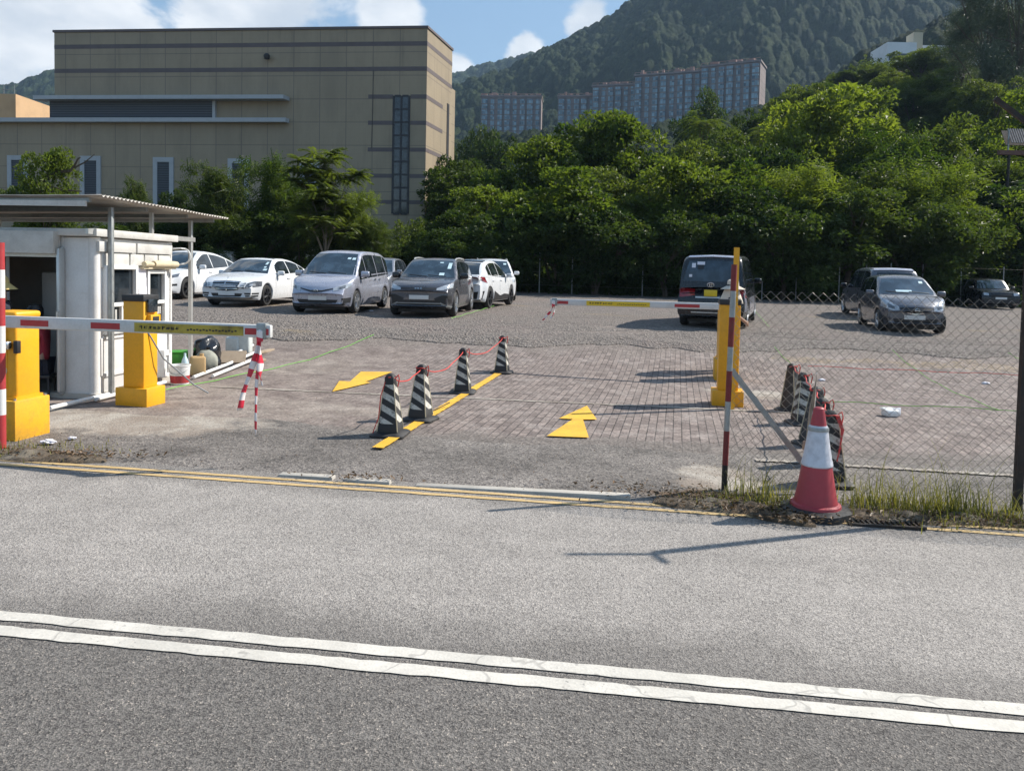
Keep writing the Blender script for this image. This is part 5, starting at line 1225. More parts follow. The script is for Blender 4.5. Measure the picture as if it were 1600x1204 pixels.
        for mm in ((1, -1) if mirror else (1,)):
            G = []; ok = True
            for i in range(n + 1):
                a = samp(top, i / n); b = samp(bot, i / n)
                for j in range(m_ + 1):
                    p_ = (lerp(a[0], b[0], j / m_), lerp(a[1], b[1], j / m_))
                    if axis == 'f': o_, d_ = (6, p_[0] * mm, p_[1]), (-1, 0, 0)
                    elif axis == 'r': o_, d_ = (-6, p_[0] * mm, p_[1]), (1, 0, 0)
                    elif axis == 's': o_, d_ = (p_[0], 4 * mm, p_[1]), (0, -mm, 0)
                    else: o_, d_ = (p_[0], p_[1] * mm, 4), (0, 0, -1)
                    h, nn = s.hit(o_, d_)
                    if h is None: G.append(None); continue
                    if nn.dot(Vector(d_)) > 0: nn = -nn
                    G.append((h, nn))
            if any(q is None for q in G): 
                if all(q is None for q in G): continue
                good = [q for q in G if q]; 
                for i, q in enumerate(G):
                    if q is None:
                        G[i] = min((G[k] for k in range(len(G)) if G[k]), key=lambda z: 0) if False else good[min(range(len(good)), key=lambda k: abs(k - i))]
            N1 = m_ + 1; mb = MB(); vs = [tuple(h + nn * off) for h, nn in G]; fs = [(i * N1 + j, i * N1 + j + 1, (i + 1) * N1 + j + 1, (i + 1) * N1 + j) for i in range(n) for j in range(m_)]
            loop = [i * N1 for i in range(n + 1)] + [n * N1 + j for j in range(1, N1)] + [i * N1 + m_ for i in range(n - 1, -1, -1)] + [j for j in range(m_ - 1, 0, -1)]
            o_ = len(vs); vs += [tuple(G[k][0] - G[k][1] * .012) for k in loop]; Ln = len(loop)
            fs += [(loop[k], loop[(k + 1) % Ln], o_ + (k + 1) % Ln, o_ + k) for k in range(Ln)]
            mb.add(vs, fs); res.append(mb.build(name, mat, parent or s.th, 40))
        return res
    def add_wheels(s, rim, spokes=5, width=.22, rim_r=.70, track=None):
        R_ = s.R; hy = s.hw - width / 2 - .015
        tm = MB(); tm.lathe([(R_ * .66, -width / 2), (R_ * .90, -width / 2), (R_ * .985, -width / 2 + .03), (R_, -width / 4), (R_, width / 4), (R_ * .985, width / 2 - .03), (R_ * .90, width / 2), (R_ * .66, width / 2), (R_ * .66, -width / 2)], 36, axis='Y')
        rm = MB(); rr_ = R_ * rim_r
        rm.lathe([(rr_, width / 2 - .06), (rr_, width / 2 + .004), (rr_ * .93, width / 2 + .006), (rr_ * .90, width / 2 - .03), (rr_ * .88, -.02), (0, -.02)], 32, axis='Y')
        for k in range(spokes):
            a = 2 * math.pi * k / spokes
            for da in (-.10, .10):
                c_ = math.cos(a + da), math.sin(a + da); rm.tube([(0, width / 2 - .005, 0), (c_[0] * rr_ * .5, width / 2 - .002, c_[1] * rr_ * .5), (c_[0] * rr_ * .94, width / 2 - .015, c_[1] * rr_ * .94)], [.032, .022, .026], 6)
        rm.lathe([(.055, width / 2), (.05, width / 2 + .012), (0, width / 2 + .014)], 14, axis='Y')
        first = None
        for wx in s.wheels:
            for sg in (1, -1):
                e = bpy.data.objects.new('wheel', None); link(e, s.th); e.location = (wx, sg * hy, R_); e.rotation_euler = (0, random.Random(wx * sg).uniform(0, 2), math.pi if sg < 0 else 0)
                if first is None: ty = tm.build('tyre', M['tyre'], e); ri = rm.build('rim', rim, e); first = (ty.data, ri.data)
                else: link(bpy.data.objects.new('tyre', first[0]), e); link(bpy.data.objects.new('rim', first[1]), e)
    def mirrors(s, x, z, mat, stalk=True, size=1.):
        for sg in (1, -1):
            q = MB(); y = s.hw * .97 + .10
            q.box((x, sg * y, z), (.13 * size, .22 * size, .15 * size), bev=.045, seg=3, rz=sg * .25); q.box((x - .01, sg * (y - .13), z - .07), (.06, .14, .035), bev=.01); q.build('mirror', mat, s.th)
    def side_glass(s, cuts, xf, xb, inset_top=.07, lift=.03, mat=None, zfun=None):
        """side windows between x cuts; top follows the roof, bottom the belt line"""
        mat = mat or M['glass']; zc = zfun or (lambda x: s.zr(x) - inset_top)
        for (xa, xb_) in cuts:
            top = [(x, max(s.belt(x) + lift + .012, min(zc(x), s.zmax - inset_top))) for x in np.linspace(xa, xb_, 9)]; bot = [(x, s.belt(x) + lift) for x in np.linspace(xa, xb_, 9)]
            s.patch('side_window', mat, 's', top, bot, 10, 4, .004, mirror=True)
    def seams(s, xs, z0, z1, mat=None):
        for x in xs: s.patch('door_seam', mat or M['black_plastic'], 's', [(x - .005, z1), (x + .005, z1)], [(x - .005, z0), (x + .005, z0)], 1, 6, .001, mirror=True)
    def handles(s, xs, z, mat):
        for x in xs: s.patch('door_handle', mat, 's', [(x - .10, z + .016), (x + .10, z + .016)], [(x - .10, z - .016), (x + .10, z - .016)], 4, 2, .028, mirror=True)
    def plate(s, axis, y, z, mat=None, w_=.52, h=.115):
        x = (s.hit((6 if axis == 'f' else -6, y, z), (-1 if axis == 'f' else 1, 0, 0))[0]).x; q = MB(); sg = 1 if axis == 'f' else -1; q.box((x + sg * .014, y, z), (.012, w_, h), bev=.004); q.build('number_plate', mat or M['plate_white'], s.th)
    def emblem(s, axis, z, kind, size=.05, mat=None):
        x = (s.hit((6 if axis == 'f' else -6, 0, z), (-1 if axis == 'f' else 1, 0, 0))[0]).x; sg = 1 if axis == 'f' else -1; q = MB()
        def ring(ry, rz_, dy=0, dz=0): q.tube([(x + sg * .014, dy + ry * math.cos(a), z + dz + rz_ * math.sin(a)) for a in np.linspace(0, 2 * math.pi, 25)], size * .11, 6)
        if kind == 'rings': ring(size * 1.45, size); ring(size * .45, size * .95); ring(size * 1.0, size * .38, 0, size * .5)
        if kind == 'bar': ring(size, size); q.box((x + sg * .016, 0, z), (.012, size * 2.7, size * .36), bev=.003)
        if kind == 'star':
            ring(size, size)
            for k in range(3):
                a = math.pi / 2 + k * 2 * math.pi / 3; q.tube([(x + sg * .014, 0, z), (x + sg * .014, size * math.cos(a), z + size * math.sin(a))], [size * .2, size * .05], 5)
        q.build('emblem', mat or M['chrome'], s.th)
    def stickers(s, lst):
        for y, z, w_, h in lst: s.patch('sticker_reflection_patch', M['sticker'], 'f', [(y - w_ / 2, z + h / 2), (y + w_ / 2, z + h / 2)], [(y - w_ / 2, z - h / 2), (y + w_ / 2, z - h / 2)], 2, 2, .012)
    def interior(s, x, z, yoff=.33):
        """pale dashboard reflections are the sky's; only headrests and the wheel show inside"""
    def wipers(s, z):
        for y0, y1 in ((-.55, .0), (.02, .55)): s.patch('wiper', M['black_plastic'], 'f', [(y0, z + .05), (y1, z + .012)], [(y0, z + .038), (y1, z)], 6, 1, .014)
    def place(s, px, py, heading, ref='f', sc=1.):
        """stand the car so that its bumper middle (front or rear) is over the photo point px, py"""
        q = gp(px, py); h = Vector((math.cos(heading), math.sin(heading), 0)); k = s.L / 2 if ref == 'f' else -s.L / 2
        c_ = q - h * k; s.th.rotation_euler = (0, 0, heading); r = s.wheels; a = c_ + h * r[0]; b = c_ + h * r[1]
        za, zb_ = g(a.x, a.y), g(b.x, b.y); f_, bk = (a, b) if r[0] > r[1] else (b, a); sl = (g(f_.x, f_.y) - g(bk.x, bk.y)) / abs(r[0] - r[1])
        s.th.location = (c_.x, c_.y, (za + zb_) / 2 + .055 - sl * (r[0] + r[1]) / 2); s.th.rotation_euler = (0, -math.atan(sl), heading); s.th.rotation_mode = 'XYZ'
        return s
HD = math.atan2(-E1.y, -E1.x)                      # cars nose towards the road along the lot axis
M['p_white'] = car_paint('white_car_paint', (.74, .75, .76)); M['p_pearl'] = car_paint('pearl_white_car_paint', (.70, .71, .72)); M['p_silver'] = car_paint('silver_lilac_car_paint', (.44, .45, .52), .55, .3)
M['p_char'] = car_paint('charcoal_car_paint', (.105, .108, .125), .5, .3); M['p_slate'] = car_paint('slate_car_paint', (.125, .13, .15), .45, .3); M['p_black'] = car_paint('black_car_paint', (.008, .010, .014), .0, .25, .35); M['p_grey'] = car_paint('mid_grey_car_paint', (.22, .23, .26), .5, .3)
Wd_ = M['glass_blue']
# --- white saloon with a winged grille
c = Car('saloon_car', 'white saloon car with a black roof and slatted chrome grille', 'car', 4.87, 1.86,
        [(-2.44, .86), (-2.2, 1.0), (-1.5, 1.06), (-.6, 1.0), (.4, .98), (.95, .99), (1.6, .91), (2.1, .80), (2.44, .68)], [(-1.95, 1.03), (-1.5, 1.18), (-.9, 1.38), (-.3, 1.455), (.1, 1.46), (.45, 1.40), (.95, 1.16), (1.32, .95)],
        (1.50, -1.37), .325, .19, belt=interp([(-2.4, 1.00), (-1., .98), (.6, .93), (1.4, .90)]), paint=M['p_white'], wroof=.66, wbelt=.94)
c.patch('windscreen', Wd_, 'f', [(-.56, 1.41), (0, 1.425), (.56, 1.41)], [(-.76, .99), (0, 1.03), (.76, .99)], 16, 8, .005)
c.patch('roof_panel', M['p_black'], 't', [(.28, -.54), (.28, .54)], [(-.95, -.54), (-.95, .54)], 10, 8, .004)
c.side_glass([(.72, -.18), (-.24, -1.02), (-1.06, -1.38)], 0, 0); c.seams((.92, -.2, -1.05), .35, .92); c.handles((-.02, -.92), .83, M['p_white'])
c.patch('grille', M['dark_trim'], 'f', [(-.44, .755), (0, .775), (.44, .755)], [(-.36, .50), (0, .47), (.36, .50)], 10, 5, .006)
for k in range(4): c.patch('grille_slat', M['chrome'], 'f', [(-.42 + .02 * k, .73 - .062 * k), (0, .745 - .065 * k), (.42 - .02 * k, .73 - .062 * k)], [(-.42 + .02 * k, .712 - .062 * k), (0, .727 - .065 * k), (.42 - .02 * k, .712 - .062 * k)], 8, 1, .02)
c.patch('grille_bar', M['chrome'], 'f', [(-.014, .77), (.014, .77)], [(-.014, .48), (.014, .48)], 1, 5, .024)
c.patch('headlight', M['lamp_dark'], 'f', [(.64, .70), (.80, .77), (.90, .76)], [(.60, .56), (.72, .58), (.90, .62)], 8, 5, .008, mirror=True)
c.patch('headlight', M['lamp_dark'], 'f', [(.50, .68), (.58, .72), (.61, .71)], [(.48, .55), (.53, .54), (.56, .56)], 6, 4, .008, mirror=True)
for y in (.76, .54): c.patch('lamp_lens', M['lamp_glass'], 'f', [(y - .05, .68), (y + .05, .69)], [(y - .05, .62), (y + .05, .63)], 4, 3, .016, mirror=True)
c.patch('lower_intake', M['black_plastic'], 'f', [(-.50, .40), (.50, .40)], [(-.42, .27), (.42, .27)], 10, 3, .008)
c.patch('side_intake', M['black_plastic'], 'f', [(.56, .42), (.86, .42)], [(.60, .30), (.84, .31)], 6, 3, .008, mirror=True); c.patch('intake_blade', M['p_white'], 'f', [(.57, .37), (.85, .37)], [(.58, .35), (.85, .35)], 6, 1, .016, mirror=True)
q = MB(); hx = c.hit((6, 0, .74), (-1, 0, 0))[0]; q.tube([(hx.x - .10, 0, .79), (hx.x - .11, 0, .86)], .006, 5); q.tube([(hx.x - .11, .03 * math.cos(a), .88 + .03 * math.sin(a)) for a in np.linspace(0, 6.29, 17)], .005, 5)
for k in range(3): a = math.pi / 2 + k * 2.094; q.tube([(hx.x - .11, 0, .88), (hx.x - .11, .03 * math.cos(a), .88 + .03 * math.sin(a))], .004, 4)
q.build('emblem', M['chrome'], c.th)
c.plate('f', 0, .40); c.mirrors(.72, 1.0, M['p_white']); c.add_wheels(M['rim_dark'], 7); c.stickers([(.52, 1.30, .06, .08), (.55, 1.18, .06, .04), (.60, 1.10, .10, .05)]); c.wipers(1.03)
c.place(350, 482, HD + rad(4)); MERC = c
# --- silver people carrier
c = Car('people_carrier', 'silver lilac people carrier between the white saloon and charcoal crossover', 'car', 4.80, 1.82,
        [(-2.40, .95), (-2.3, 1.04), (-1.5, 1.05), (.2, 1.02), (1.15, 1.06), (1.55, 1.02), (2.0, .89), (2.28, .76), (2.40, .66)], [(-2.34, 1.02), (-2.22, 1.45), (-1.9, 1.68), (-1.2, 1.75), (-.2, 1.765), (.35, 1.72), (.9, 1.42), (1.62, 1.0)],
        (1.48, -1.42), .325, .19, belt=interp([(-2.4, 1.06), (-.5, .98), (1.0, .92), (1.7, .90)]), paint=M['p_silver'], wroof=.70, wbelt=.95, bowf=.30, planf=.2)
c.patch('windscreen', Wd_, 'f', [(-.60, 1.68), (0, 1.70), (.60, 1.68)], [(-.80, 1.07), (0, 1.10), (.80, 1.07)], 16, 8, .005)
c.patch('roof_panel', M['p_black'], 't', [(.15, -.55), (.15, .55)], [(-1.6, -.55), (-1.6, .55)], 10, 8, .004)
c.side_glass([(1.12, .42), (.36, -.65), (-.72, -1.62), (-1.68, -2.1)], 0, 0, .10); c.seams((.98, -.08 - .5, -1.55), .32, 1.0); c.handles((-.30, -.78), .92, M['chrome'])
c.patch('headlight', M['lamp_glass'], 'f', [(.46, .72), (.66, .80), (.84, .87)], [(.46, .64), (.62, .66), (.84, .74)], 9, 4, .008, mirror=True)
c.patch('lamp_lens', M['lamp_dark'], 'f', [(.60, .745), (.74, .80)], [(.60, .68), (.74, .72)], 4, 3, .014, mirror=True)
c.patch('grille', M['dark_trim'], 'f', [(-.46, .715), (-.16, .655), (0, .665), (.16, .655), (.46, .715)], [(-.46, .69), (-.16, .61), (0, .60), (.16, .61), (.46, .69)], 12, 2, .010)
c.emblem('f', .645, 'rings', .042)
c.patch('lower_intake', M['black_plastic'], 'f', [(-.58, .40), (.58, .40)], [(-.50, .27), (.50, .27)], 10, 3, .008)
c.patch('fog_lamp_recess', M['dark_trim'], 'f', [(.68, .44), (.84, .46)], [(.68, .31), (.82, .32)], 4, 3, .008, mirror=True)
c.plate('f', 0, .44); c.mirrors(1.02, 1.10, M['p_silver'], size=1.15); c.add_wheels(M['rim_silver'], 5); c.stickers([(.56, 1.53, .09, .06), (.42, 1.54, .09, .05)]); c.wipers(1.10)
c.place(492, 494, HD + rad(6))
# --- charcoal crossover
c = Car('crossover_car', 'charcoal crossover car with silver roof rails beside the white crossover', 'car', 4.46, 1.875,
        [(-2.23, .95), (-2.1, 1.05), (-1.3, 1.09), (.2, 1.05), (.8, 1.06), (1.4, 1.02), (1.9, .93), (2.23, .82)], [(-2.12, 1.05), (-1.95, 1.30), (-1.6, 1.52), (-.9, 1.60), (-.2, 1.615), (.2, 1.57), (.7, 1.30), (1.15, 1.03)],
        (1.36, -1.36), .35, .21, belt=interp([(-2.3, 1.12), (-.8, 1.03), (.8, .98), (1.2, .97)]), paint=M['p_char'], wroof=.70, wbelt=.94, planf=.14)
c.patch('windscreen', Wd_, 'f', [(-.60, 1.56), (0, 1.575), (.60, 1.56)], [(-.79, 1.07), (0, 1.10), (.79, 1.07)], 16, 8, .005)
c.patch('glass_roof', M['p_black'], 't', [(.05, -.52), (.05, .52)], [(-1.3, -.52), (-1.3, .52)], 10, 8, .004)
c.side_glass([(.62, -.22), (-.28, -1.12), (-1.18, -1.62)], 0, 0, .075); c.seams((.86, -.25, -1.15), .36, .98); c.handles((.0, -.95), .93, M['p_char'])
c.patch('headlight', M['lamp_glass'], 'f', [(.50, .80), (.70, .88), (.88, .93)], [(.50, .75), (.66, .75), (.88, .81)], 9, 4, .008, mirror=True)
c.patch('lamp_strip', M['dark_trim'], 'f', [(-.50, .815), (0, .82), (.50, .815)], [(-.50, .76), (0, .755), (.50, .76)], 10, 2, .008)
for k in range(3): c.patch('badge_letter', M['chrome'], 'f', [(-.1 + .075 * k, .80), (-.05 + .075 * k, .80)], [(-.1 + .075 * k, .775), (-.05 + .075 * k, .775)], 1, 1, .014)
c.patch('side_intake', M['black_plastic'], 'f', [(.42, .52), (.66, .62), (.86, .60)], [(.46, .46), (.66, .36), (.86, .38)], 8, 4, .008, mirror=True)
c.patch('lower_grille', M['black_plastic'], 'f', [(-.56, .47), (.56, .47)], [(-.66, .27), (.66, .27)], 10, 3, .007)
c.patch('skid_strip', M['galv'], 'f', [(-.60, .40), (.60, .40)], [(-.64, .375), (.64, .375)], 8, 1, .02); c.patch('skid_strip', M['galv'], 'f', [(.60, .42), (.86, .30)], [(.60, .38), (.84, .26)], 5, 1, .02, mirror=True)
c.plate('f', 0, .55, w_=.55); c.mirrors(.66, 1.13, M['p_black'], size=1.1); c.add_wheels(M['rim_silver'], 5); c.stickers([(.56, 1.41, .10, .17), (.30, 1.50, .10, .03), (.40, 1.17, .14, .07)]); c.wipers(1.10)  # pale screen patches: stickers, plus a bright dashboard reflection painted as colour
for sg in (1, -1):
    q = MB(); q.tube([(.05, sg * .62, 1.585), (-.08, sg * .635, 1.63), (-.6, sg * .64, 1.65), (-1.3, sg * .63, 1.63), (-1.45, sg * .62, 1.58)], .022, 8); q.build('roof_rail', M['alu'], c.th)
c.place(652, 499, HD + rad(6))
# --- white electric saloon behind the booth
c = Car('saloon_car', 'white rounded saloon car partly hidden behind the booth, with smoked headlights', 'car', 4.75, 1.92,
        [(-2.37, .95), (-2.2, 1.08), (-1.5, 1.12), (.2, 1.04), (.9, 1.03), (1.5, .95), (2.0, .80), (2.37, .66)], [(-2.2, 1.08), (-1.6, 1.32), (-.9, 1.54), (-.2, 1.62), (.1, 1.61), (.6, 1.38), (1.25, .98)],
        (1.42, -1.47), .35, .19, belt=interp([(-2.3, 1.12), (-.8, 1.03), (.8, .95), (1.3, .93)]), paint=M['p_white'], wroof=.64, wbelt=.93, planf=.2, bowf=.28)
c.patch('windscreen', Wd_, 'f', [(-.52, 1.57), (0, 1.59), (.52, 1.57)], [(-.80, 1.0), (0, 1.06), (.80, 1.0)], 16, 8, .005)
c.patch('glass_roof', M['p_black'], 't', [(-.05, -.5), (-.05, .5)], [(-1.3, -.5), (-1.3, .5)], 10, 8, .004)
c.side_glass([(.75, -.20), (-.25, -1.20), (-1.25, -1.62)], 0, 0, .085); c.seams((.92, -.22, -1.2), .34, .96); c.handles((.0, -.98), .90, M['p_white'])
c.patch('headlight', M['lamp_dark'], 'f', [(.52, .70), (.70, .80), (.88, .86)], [(.52, .64), (.66, .66), (.88, .76)], 9, 4, .008, mirror=True)
c.patch('lower_intake', M['black_plastic'], 'f', [(-.62, .38), (.62, .38)], [(-.56, .28), (.56, .28)], 10, 3, .008); c.patch('side_intake', M['black_plastic'], 'f', [(.66, .50), (.86, .52)], [(.66, .45), (.86, .46)], 4, 2, .008, mirror=True)
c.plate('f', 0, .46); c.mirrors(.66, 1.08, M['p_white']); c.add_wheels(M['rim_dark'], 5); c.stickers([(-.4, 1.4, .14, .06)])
c.place(226, 470, HD + rad(2))
# --- car under a pale cover behind it
c = Car('covered_car', 'car under a pale cloth cover behind the two white saloons', 'car', 4.7, 1.95,
        [(-2.35, .95), (-2.1, 1.15), (-1.3, 1.25), (.2, 1.12), (.9, 1.1), (1.5, 1.02), (2.1, .90), (2.35, .78)], [(-2.2, 1.1), (-1.7, 1.5), (-.9, 1.68), (-.2, 1.70), (.3, 1.60), (1.25, 1.05)],
        (1.4, -1.4), .33, .12, belt=interp([(-2.3, 1.12), (1.3, 1.0)]), paint=plain('pale_car_cover', (.66, .62, .58), .8, dirt=.3, scale=4., bmp=.6, fine=7.), wroof=.70, wbelt=.97)
c.add_wheels(M['rim_dark'], 5); c.place(318, 448, HD + rad(14))
# --- small grey car in the second row
c = Car('small_car', 'small silver grey car in the second row between the people carrier and charcoal crossover', 'car', 4.3, 1.78,
        [(-2.15, .95), (-2.0, 1.05), (-1.2, 1.08), (.2, 1.0), (.8, 1.0), (1.3, .95), (1.8, .84), (2.15, .70)], [(-2.08, 1.05), (-1.8, 1.42), (-1.2, 1.58), (-.4, 1.60), (.1, 1.55), (.6, 1.28), (1.15, .97)],
        (1.3, -1.3), .32, .19, belt=interp([(-2.3, 1.06), (-.8, 1.0), (1.2, .92)]), paint=M['p_grey'], wroof=.70, wbelt=.94)
c.patch('windscreen', Wd_, 'f', [(-.56, 1.51), (0, 1.53), (.56, 1.51)], [(-.75, 1.02), (0, 1.05), (.75, 1.02)], 14, 7, .005); c.side_glass([(.6, -.25), (-.3, -1.1), (-1.15, -1.6)], 0, 0, .075)
c.patch('headlight', M['lamp_glass'], 'f', [(.50, .72), (.66, .80), (.82, .84)], [(.50, .66), (.64, .66), (.82, .72)], 8, 4, .008, mirror=True); c.patch('grille', M['dark_trim'], 'f', [(-.45, .68), (.45, .68)], [(-.4, .60), (.4, .60)], 8, 2, .008); c.patch('lower_intake', M['black_plastic'], 'f', [(-.5, .40), (.5, .40)], [(-.45, .27), (.45, .27)], 8, 3, .008)
c.plate('f', 0, .48); c.mirrors(.6, 1.05, M['p_grey']); c.add_wheels(M['rim_silver'], 5); c.stickers([(-.45, 1.42, .1, .05), (-.3, 1.42, .08, .05)]); c.place(574, 466, HD + rad(8))
# --- white crossover facing away
c = Car('crossover_car', 'white crossover car facing away with a black lower sill and dark red rear lamps', 'car', 4.5, 1.87,
        [(-2.25, .92), (-2.1, 1.03), (-1.3, 1.10), (.2, 1.04), (.9, 1.03), (1.5, .98), (2.0, .88), (2.25, .76)], [(-2.18, 1.05), (-1.85, 1.28), (-1.3, 1.52), (-.6, 1.62), (0, 1.61), (.5, 1.40), (1.2, 1.0)],
        (1.36, -1.36), .355, .22, belt=interp([(-2.3, 1.16), (-.8, 1.06), (.8, .98), (1.2, .96)]), paint=M['p_pearl'], wroof=.66, wbelt=.94, bowr=.22, planr=.16)
c.patch('rear_window', M['glass'], 'r', [(-.56, 1.52), (0, 1.54), (.56, 1.52)], [(-.72, 1.14), (0, 1.15), (.72, 1.14)], 14, 7, .006); c.patch('spoiler', M['p_black'], 'r', [(-.56, 1.60), (0, 1.62), (.56, 1.60)], [(-.58, 1.55), (0, 1.57), (.58, 1.55)], 10, 2, .03)
c.side_glass([(.72, -.16), (-.22, -1.08), (-1.14, -1.5)], 0, 0, .085); c.seams((.88, -.2, -1.15), .4, .98); c.handles((.0, -.95), .93, M['p_pearl'])
c.patch('rear_lamp', M['lamp_red'], 'r', [(.42, 1.08), (.70, 1.08), (.90, 1.05)], [(.42, 1.03), (.68, 1.0), (.90, .86)], 8, 3, .01, mirror=True); c.patch('lamp_strip', M['lamp_red'], 'r', [(-.42, 1.07), (.42, 1.07)], [(-.42, 1.035), (.42, 1.035)], 8, 1, .01)
c.patch('rear_bumper', M['black_plastic'], 'r', [(-.86, .60), (-.5, .55), (.5, .55), (.86, .60)], [(-.80, .33), (.80, .33)], 12, 4, .012)
c.patch('sill_cladding', M['black_plastic'], 's', [(.95, .42), (.3, .46), (-.2, .40), (-.9, .58)], [(.95, .25), (-.95, .25)], 12, 3, .012, mirror=True)
c.plate('r', 0, .78, M['plate_yellow'], .5, .11); c.mirrors(.7, 1.1, M['p_pearl']); c.add_wheels(M['rim_dark'], 5); c.place(712, 485, HD + math.pi - rad(3), 'r')
# --- white people carrier behind it
c = Car('estate_car', 'white tall estate car behind the white crossover, last of the row', 'car', 4.7, 1.86,
        [(-2.35, .95), (-2.2, 1.05), (-1.3, 1.10), (.2, 1.06), (.9, 1.06), (1.5, 1.0), (2.05, .88), (2.35, .76)], [(-2.28, 1.05), (-2.0, 1.45), (-1.5, 1.64), (-.7, 1.70), (0, 1.68), (.4, 1.60), (.9, 1.30), (1.3, 1.03)],
        (1.42, -1.42), .35, .2, belt=interp([(-2.3, 1.12), (-.8, 1.05), (1.3, .98)]), paint=M['p_pearl'], wroof=.70, wbelt=.94)
c.patch('windscreen', Wd_, 'f', [(-.60, 1.62), (0, 1.64), (.60, 1.62)], [(-.78, 1.08), (0, 1.11), (.78, 1.08)], 14, 7, .005); c.side_glass([(.8, -.15), (-.2, -1.1), (-1.15, -1.8)], 0, 0, .08); c.seams((.95, -.18, -1.12), .36, .98); c.handles((0, -.95), .94, M['p_pearl'])
c.patch('headlight', M['lamp_glass'], 'f', [(.52, .80), (.7, .88), (.86, .91)], [(.52, .74), (.68, .74), (.86, .79)], 8, 4, .008, mirror=True); c.patch('grille', M['dark_trim'], 'f', [(-.5, .78), (.5, .78)], [(-.46, .62), (.46, .62)], 8, 3, .008)
for sg in (1, -1):
    q = MB(); q.tube([(.0, sg * .62, 1.66), (-.1, sg * .635, 1.71), (-.7, sg * .64, 1.73), (-1.4, sg * .63, 1.70), (-1.5, sg * .62, 1.65)], .022, 8); q.build('roof_rail', M['alu'], c.th)
c.plate('f', 0, .48); c.mirrors(.75, 1.14, M['p_pearl']); c.add_wheels(M['rim_silver'], 5); c.stickers([(.5, 1.5, .12, .06)]); c.place(772, 473, HD + rad(16))
# --- black van seen from behind
c = Car('van', 'black tall van with silver lower sides seen from behind', 'van', 4.85, 1.83,
        [(-2.42, 1.0), (-2.3, 1.08), (-1.3, 1.10), (.9, 1.08), (1.4, 1.06), (1.8, 1.0), (2.2, .86), (2.42, .74)], [(-2.40, 1.05), (-2.31, 1.55), (-2.16, 1.84), (-1.6, 1.93), (-.2, 1.95), (.5, 1.9), (1.0, 1.6), (1.62, 1.05)],
        (1.5, -1.45), .345, .22, belt=interp([(-2.4, 1.08), (1.6, 1.02)]), paint=M['p_black'], wroof=.80, wbelt=.96, bowr=.09, planr=.05)
c.patch('rear_window', M['glass_blue'], 'r', [(-.60, 1.78), (0, 1.80), (.60, 1.78)], [(-.74, 1.24), (0, 1.24), (.74, 1.24)], 14, 7, .006); c.patch('roof_spoiler', M['p_silver'], 'r', [(-.62, 1.90), (0, 1.925), (.62, 1.90)], [(-.64, 1.86), (0, 1.885), (.64, 1.86)], 10, 2, .03)
c.side_glass([(.95, .15), (.08, -1.0), (-1.08, -2.05)], 0, 0, .12)
c.patch('rear_lamp', M['lamp_red'], 'r', [(.42, 1.02), (.66, 1.05), (.88, 1.07)], [(.42, .86), (.66, .82), (.88, .80)], 8, 4, .012, mirror=True); c.patch('garnish', M['chrome'], 'r', [(-.42, 1.05), (0, 1.06), (.42, 1.05)], [(-.42, 1.02), (0, 1.03), (.42, 1.02)], 10, 1, .016); c.patch('garnish', M['alu'], 'r', [(-.40, .83), (.40, .83)], [(-.40, .79), (.40, .79)], 10, 1, .016)
c.patch('rear_bumper', M['p_black'], 'r', [(-.86, .66), (0, .68), (.86, .66)], [(-.84, .34), (.84, .34)], 12, 4, .02); c.patch('bumper_strip', M['alu'], 'r', [(-.3, .42), (.5, .42)], [(-.3, .395), (.5, .395)], 6, 1, .028)
c.patch('lower_side', M['p_silver'], 's', [(1.0, .80), (-.95, .80)], [(1.0, .30), (-.95, .30)], 12, 4, .008, mirror=True); c.patch('quarter_panel', M['p_silver'], 's', [(-1.95, 1.0), (-2.2, 1.0)], [(-1.95, .45), (-2.2, .45)], 3, 4, .008, mirror=True)
c.emblem('r', 1.15, 'rings', .06); c.plate('r', 0, .93, M['plate_yellow'], .34, .17)
c.patch('window_sticker', M['paper'], 'r', [(.42, 1.72), (.52, 1.72)], [(.42, 1.60), (.52, 1.60)], 2, 2, .012); c.patch('window_sticker', M['paper'], 'r', [(.18, 1.76), (.38, 1.76)], [(.18, 1.68), (.38, 1.68)], 2, 2, .012); c.patch('window_sticker', M['black_plastic'], 'r', [(.20, 1.67), (.36, 1.67)], [(.20, 1.56), (.36, 1.56)], 2, 2, .012); c.patch('window_sticker', M['paper'], 'r', [(.50, 1.42), (.58, 1.42)], [(.50, 1.35), (.58, 1.35)], 2, 2, .012)
c.mirrors(1.15, 1.25, M['p_black']); c.add_wheels(M['rim_silver'], 6); c.place(1108, 516, HD + math.pi - rad(9), 'r')
# --- grey hatchback on the right
c = Car('hatchback_car', 'slate grey hatchback facing the road behind the wire fence', 'car', 4.10, 1.70,
        [(-2.05, .95), (-1.9, 1.06), (-1.2, 1.08), (.2, 1.0), (.8, 1.02), (1.25, .98), (1.7, .86), (2.05, .70)], [(-1.98, 1.05), (-1.75, 1.38), (-1.2, 1.51), (-.4, 1.54), (.05, 1.50), (.55, 1.26), (1.15, .98)],
        (1.28, -1.27), .31, .18, belt=interp([(-2.3, 1.08), (-.8, 1.0), (1.2, .93)]), paint=M['p_slate'], wroof=.70, wbelt=.94, bowf=.30, planf=.2)
c.patch('windscreen', Wd_, 'f', [(-.55, 1.45), (0, 1.465), (.55, 1.45)], [(-.73, 1.03), (0, 1.06), (.73, 1.03)], 16, 8, .005); c.side_glass([(.65, -.2), (-.26, -1.02), (-1.08, -1.5)], 0, 0, .07); c.seams((.8, -.23, -1.05), .34, .96); c.handles((0, -.88), .88, M['p_slate'])
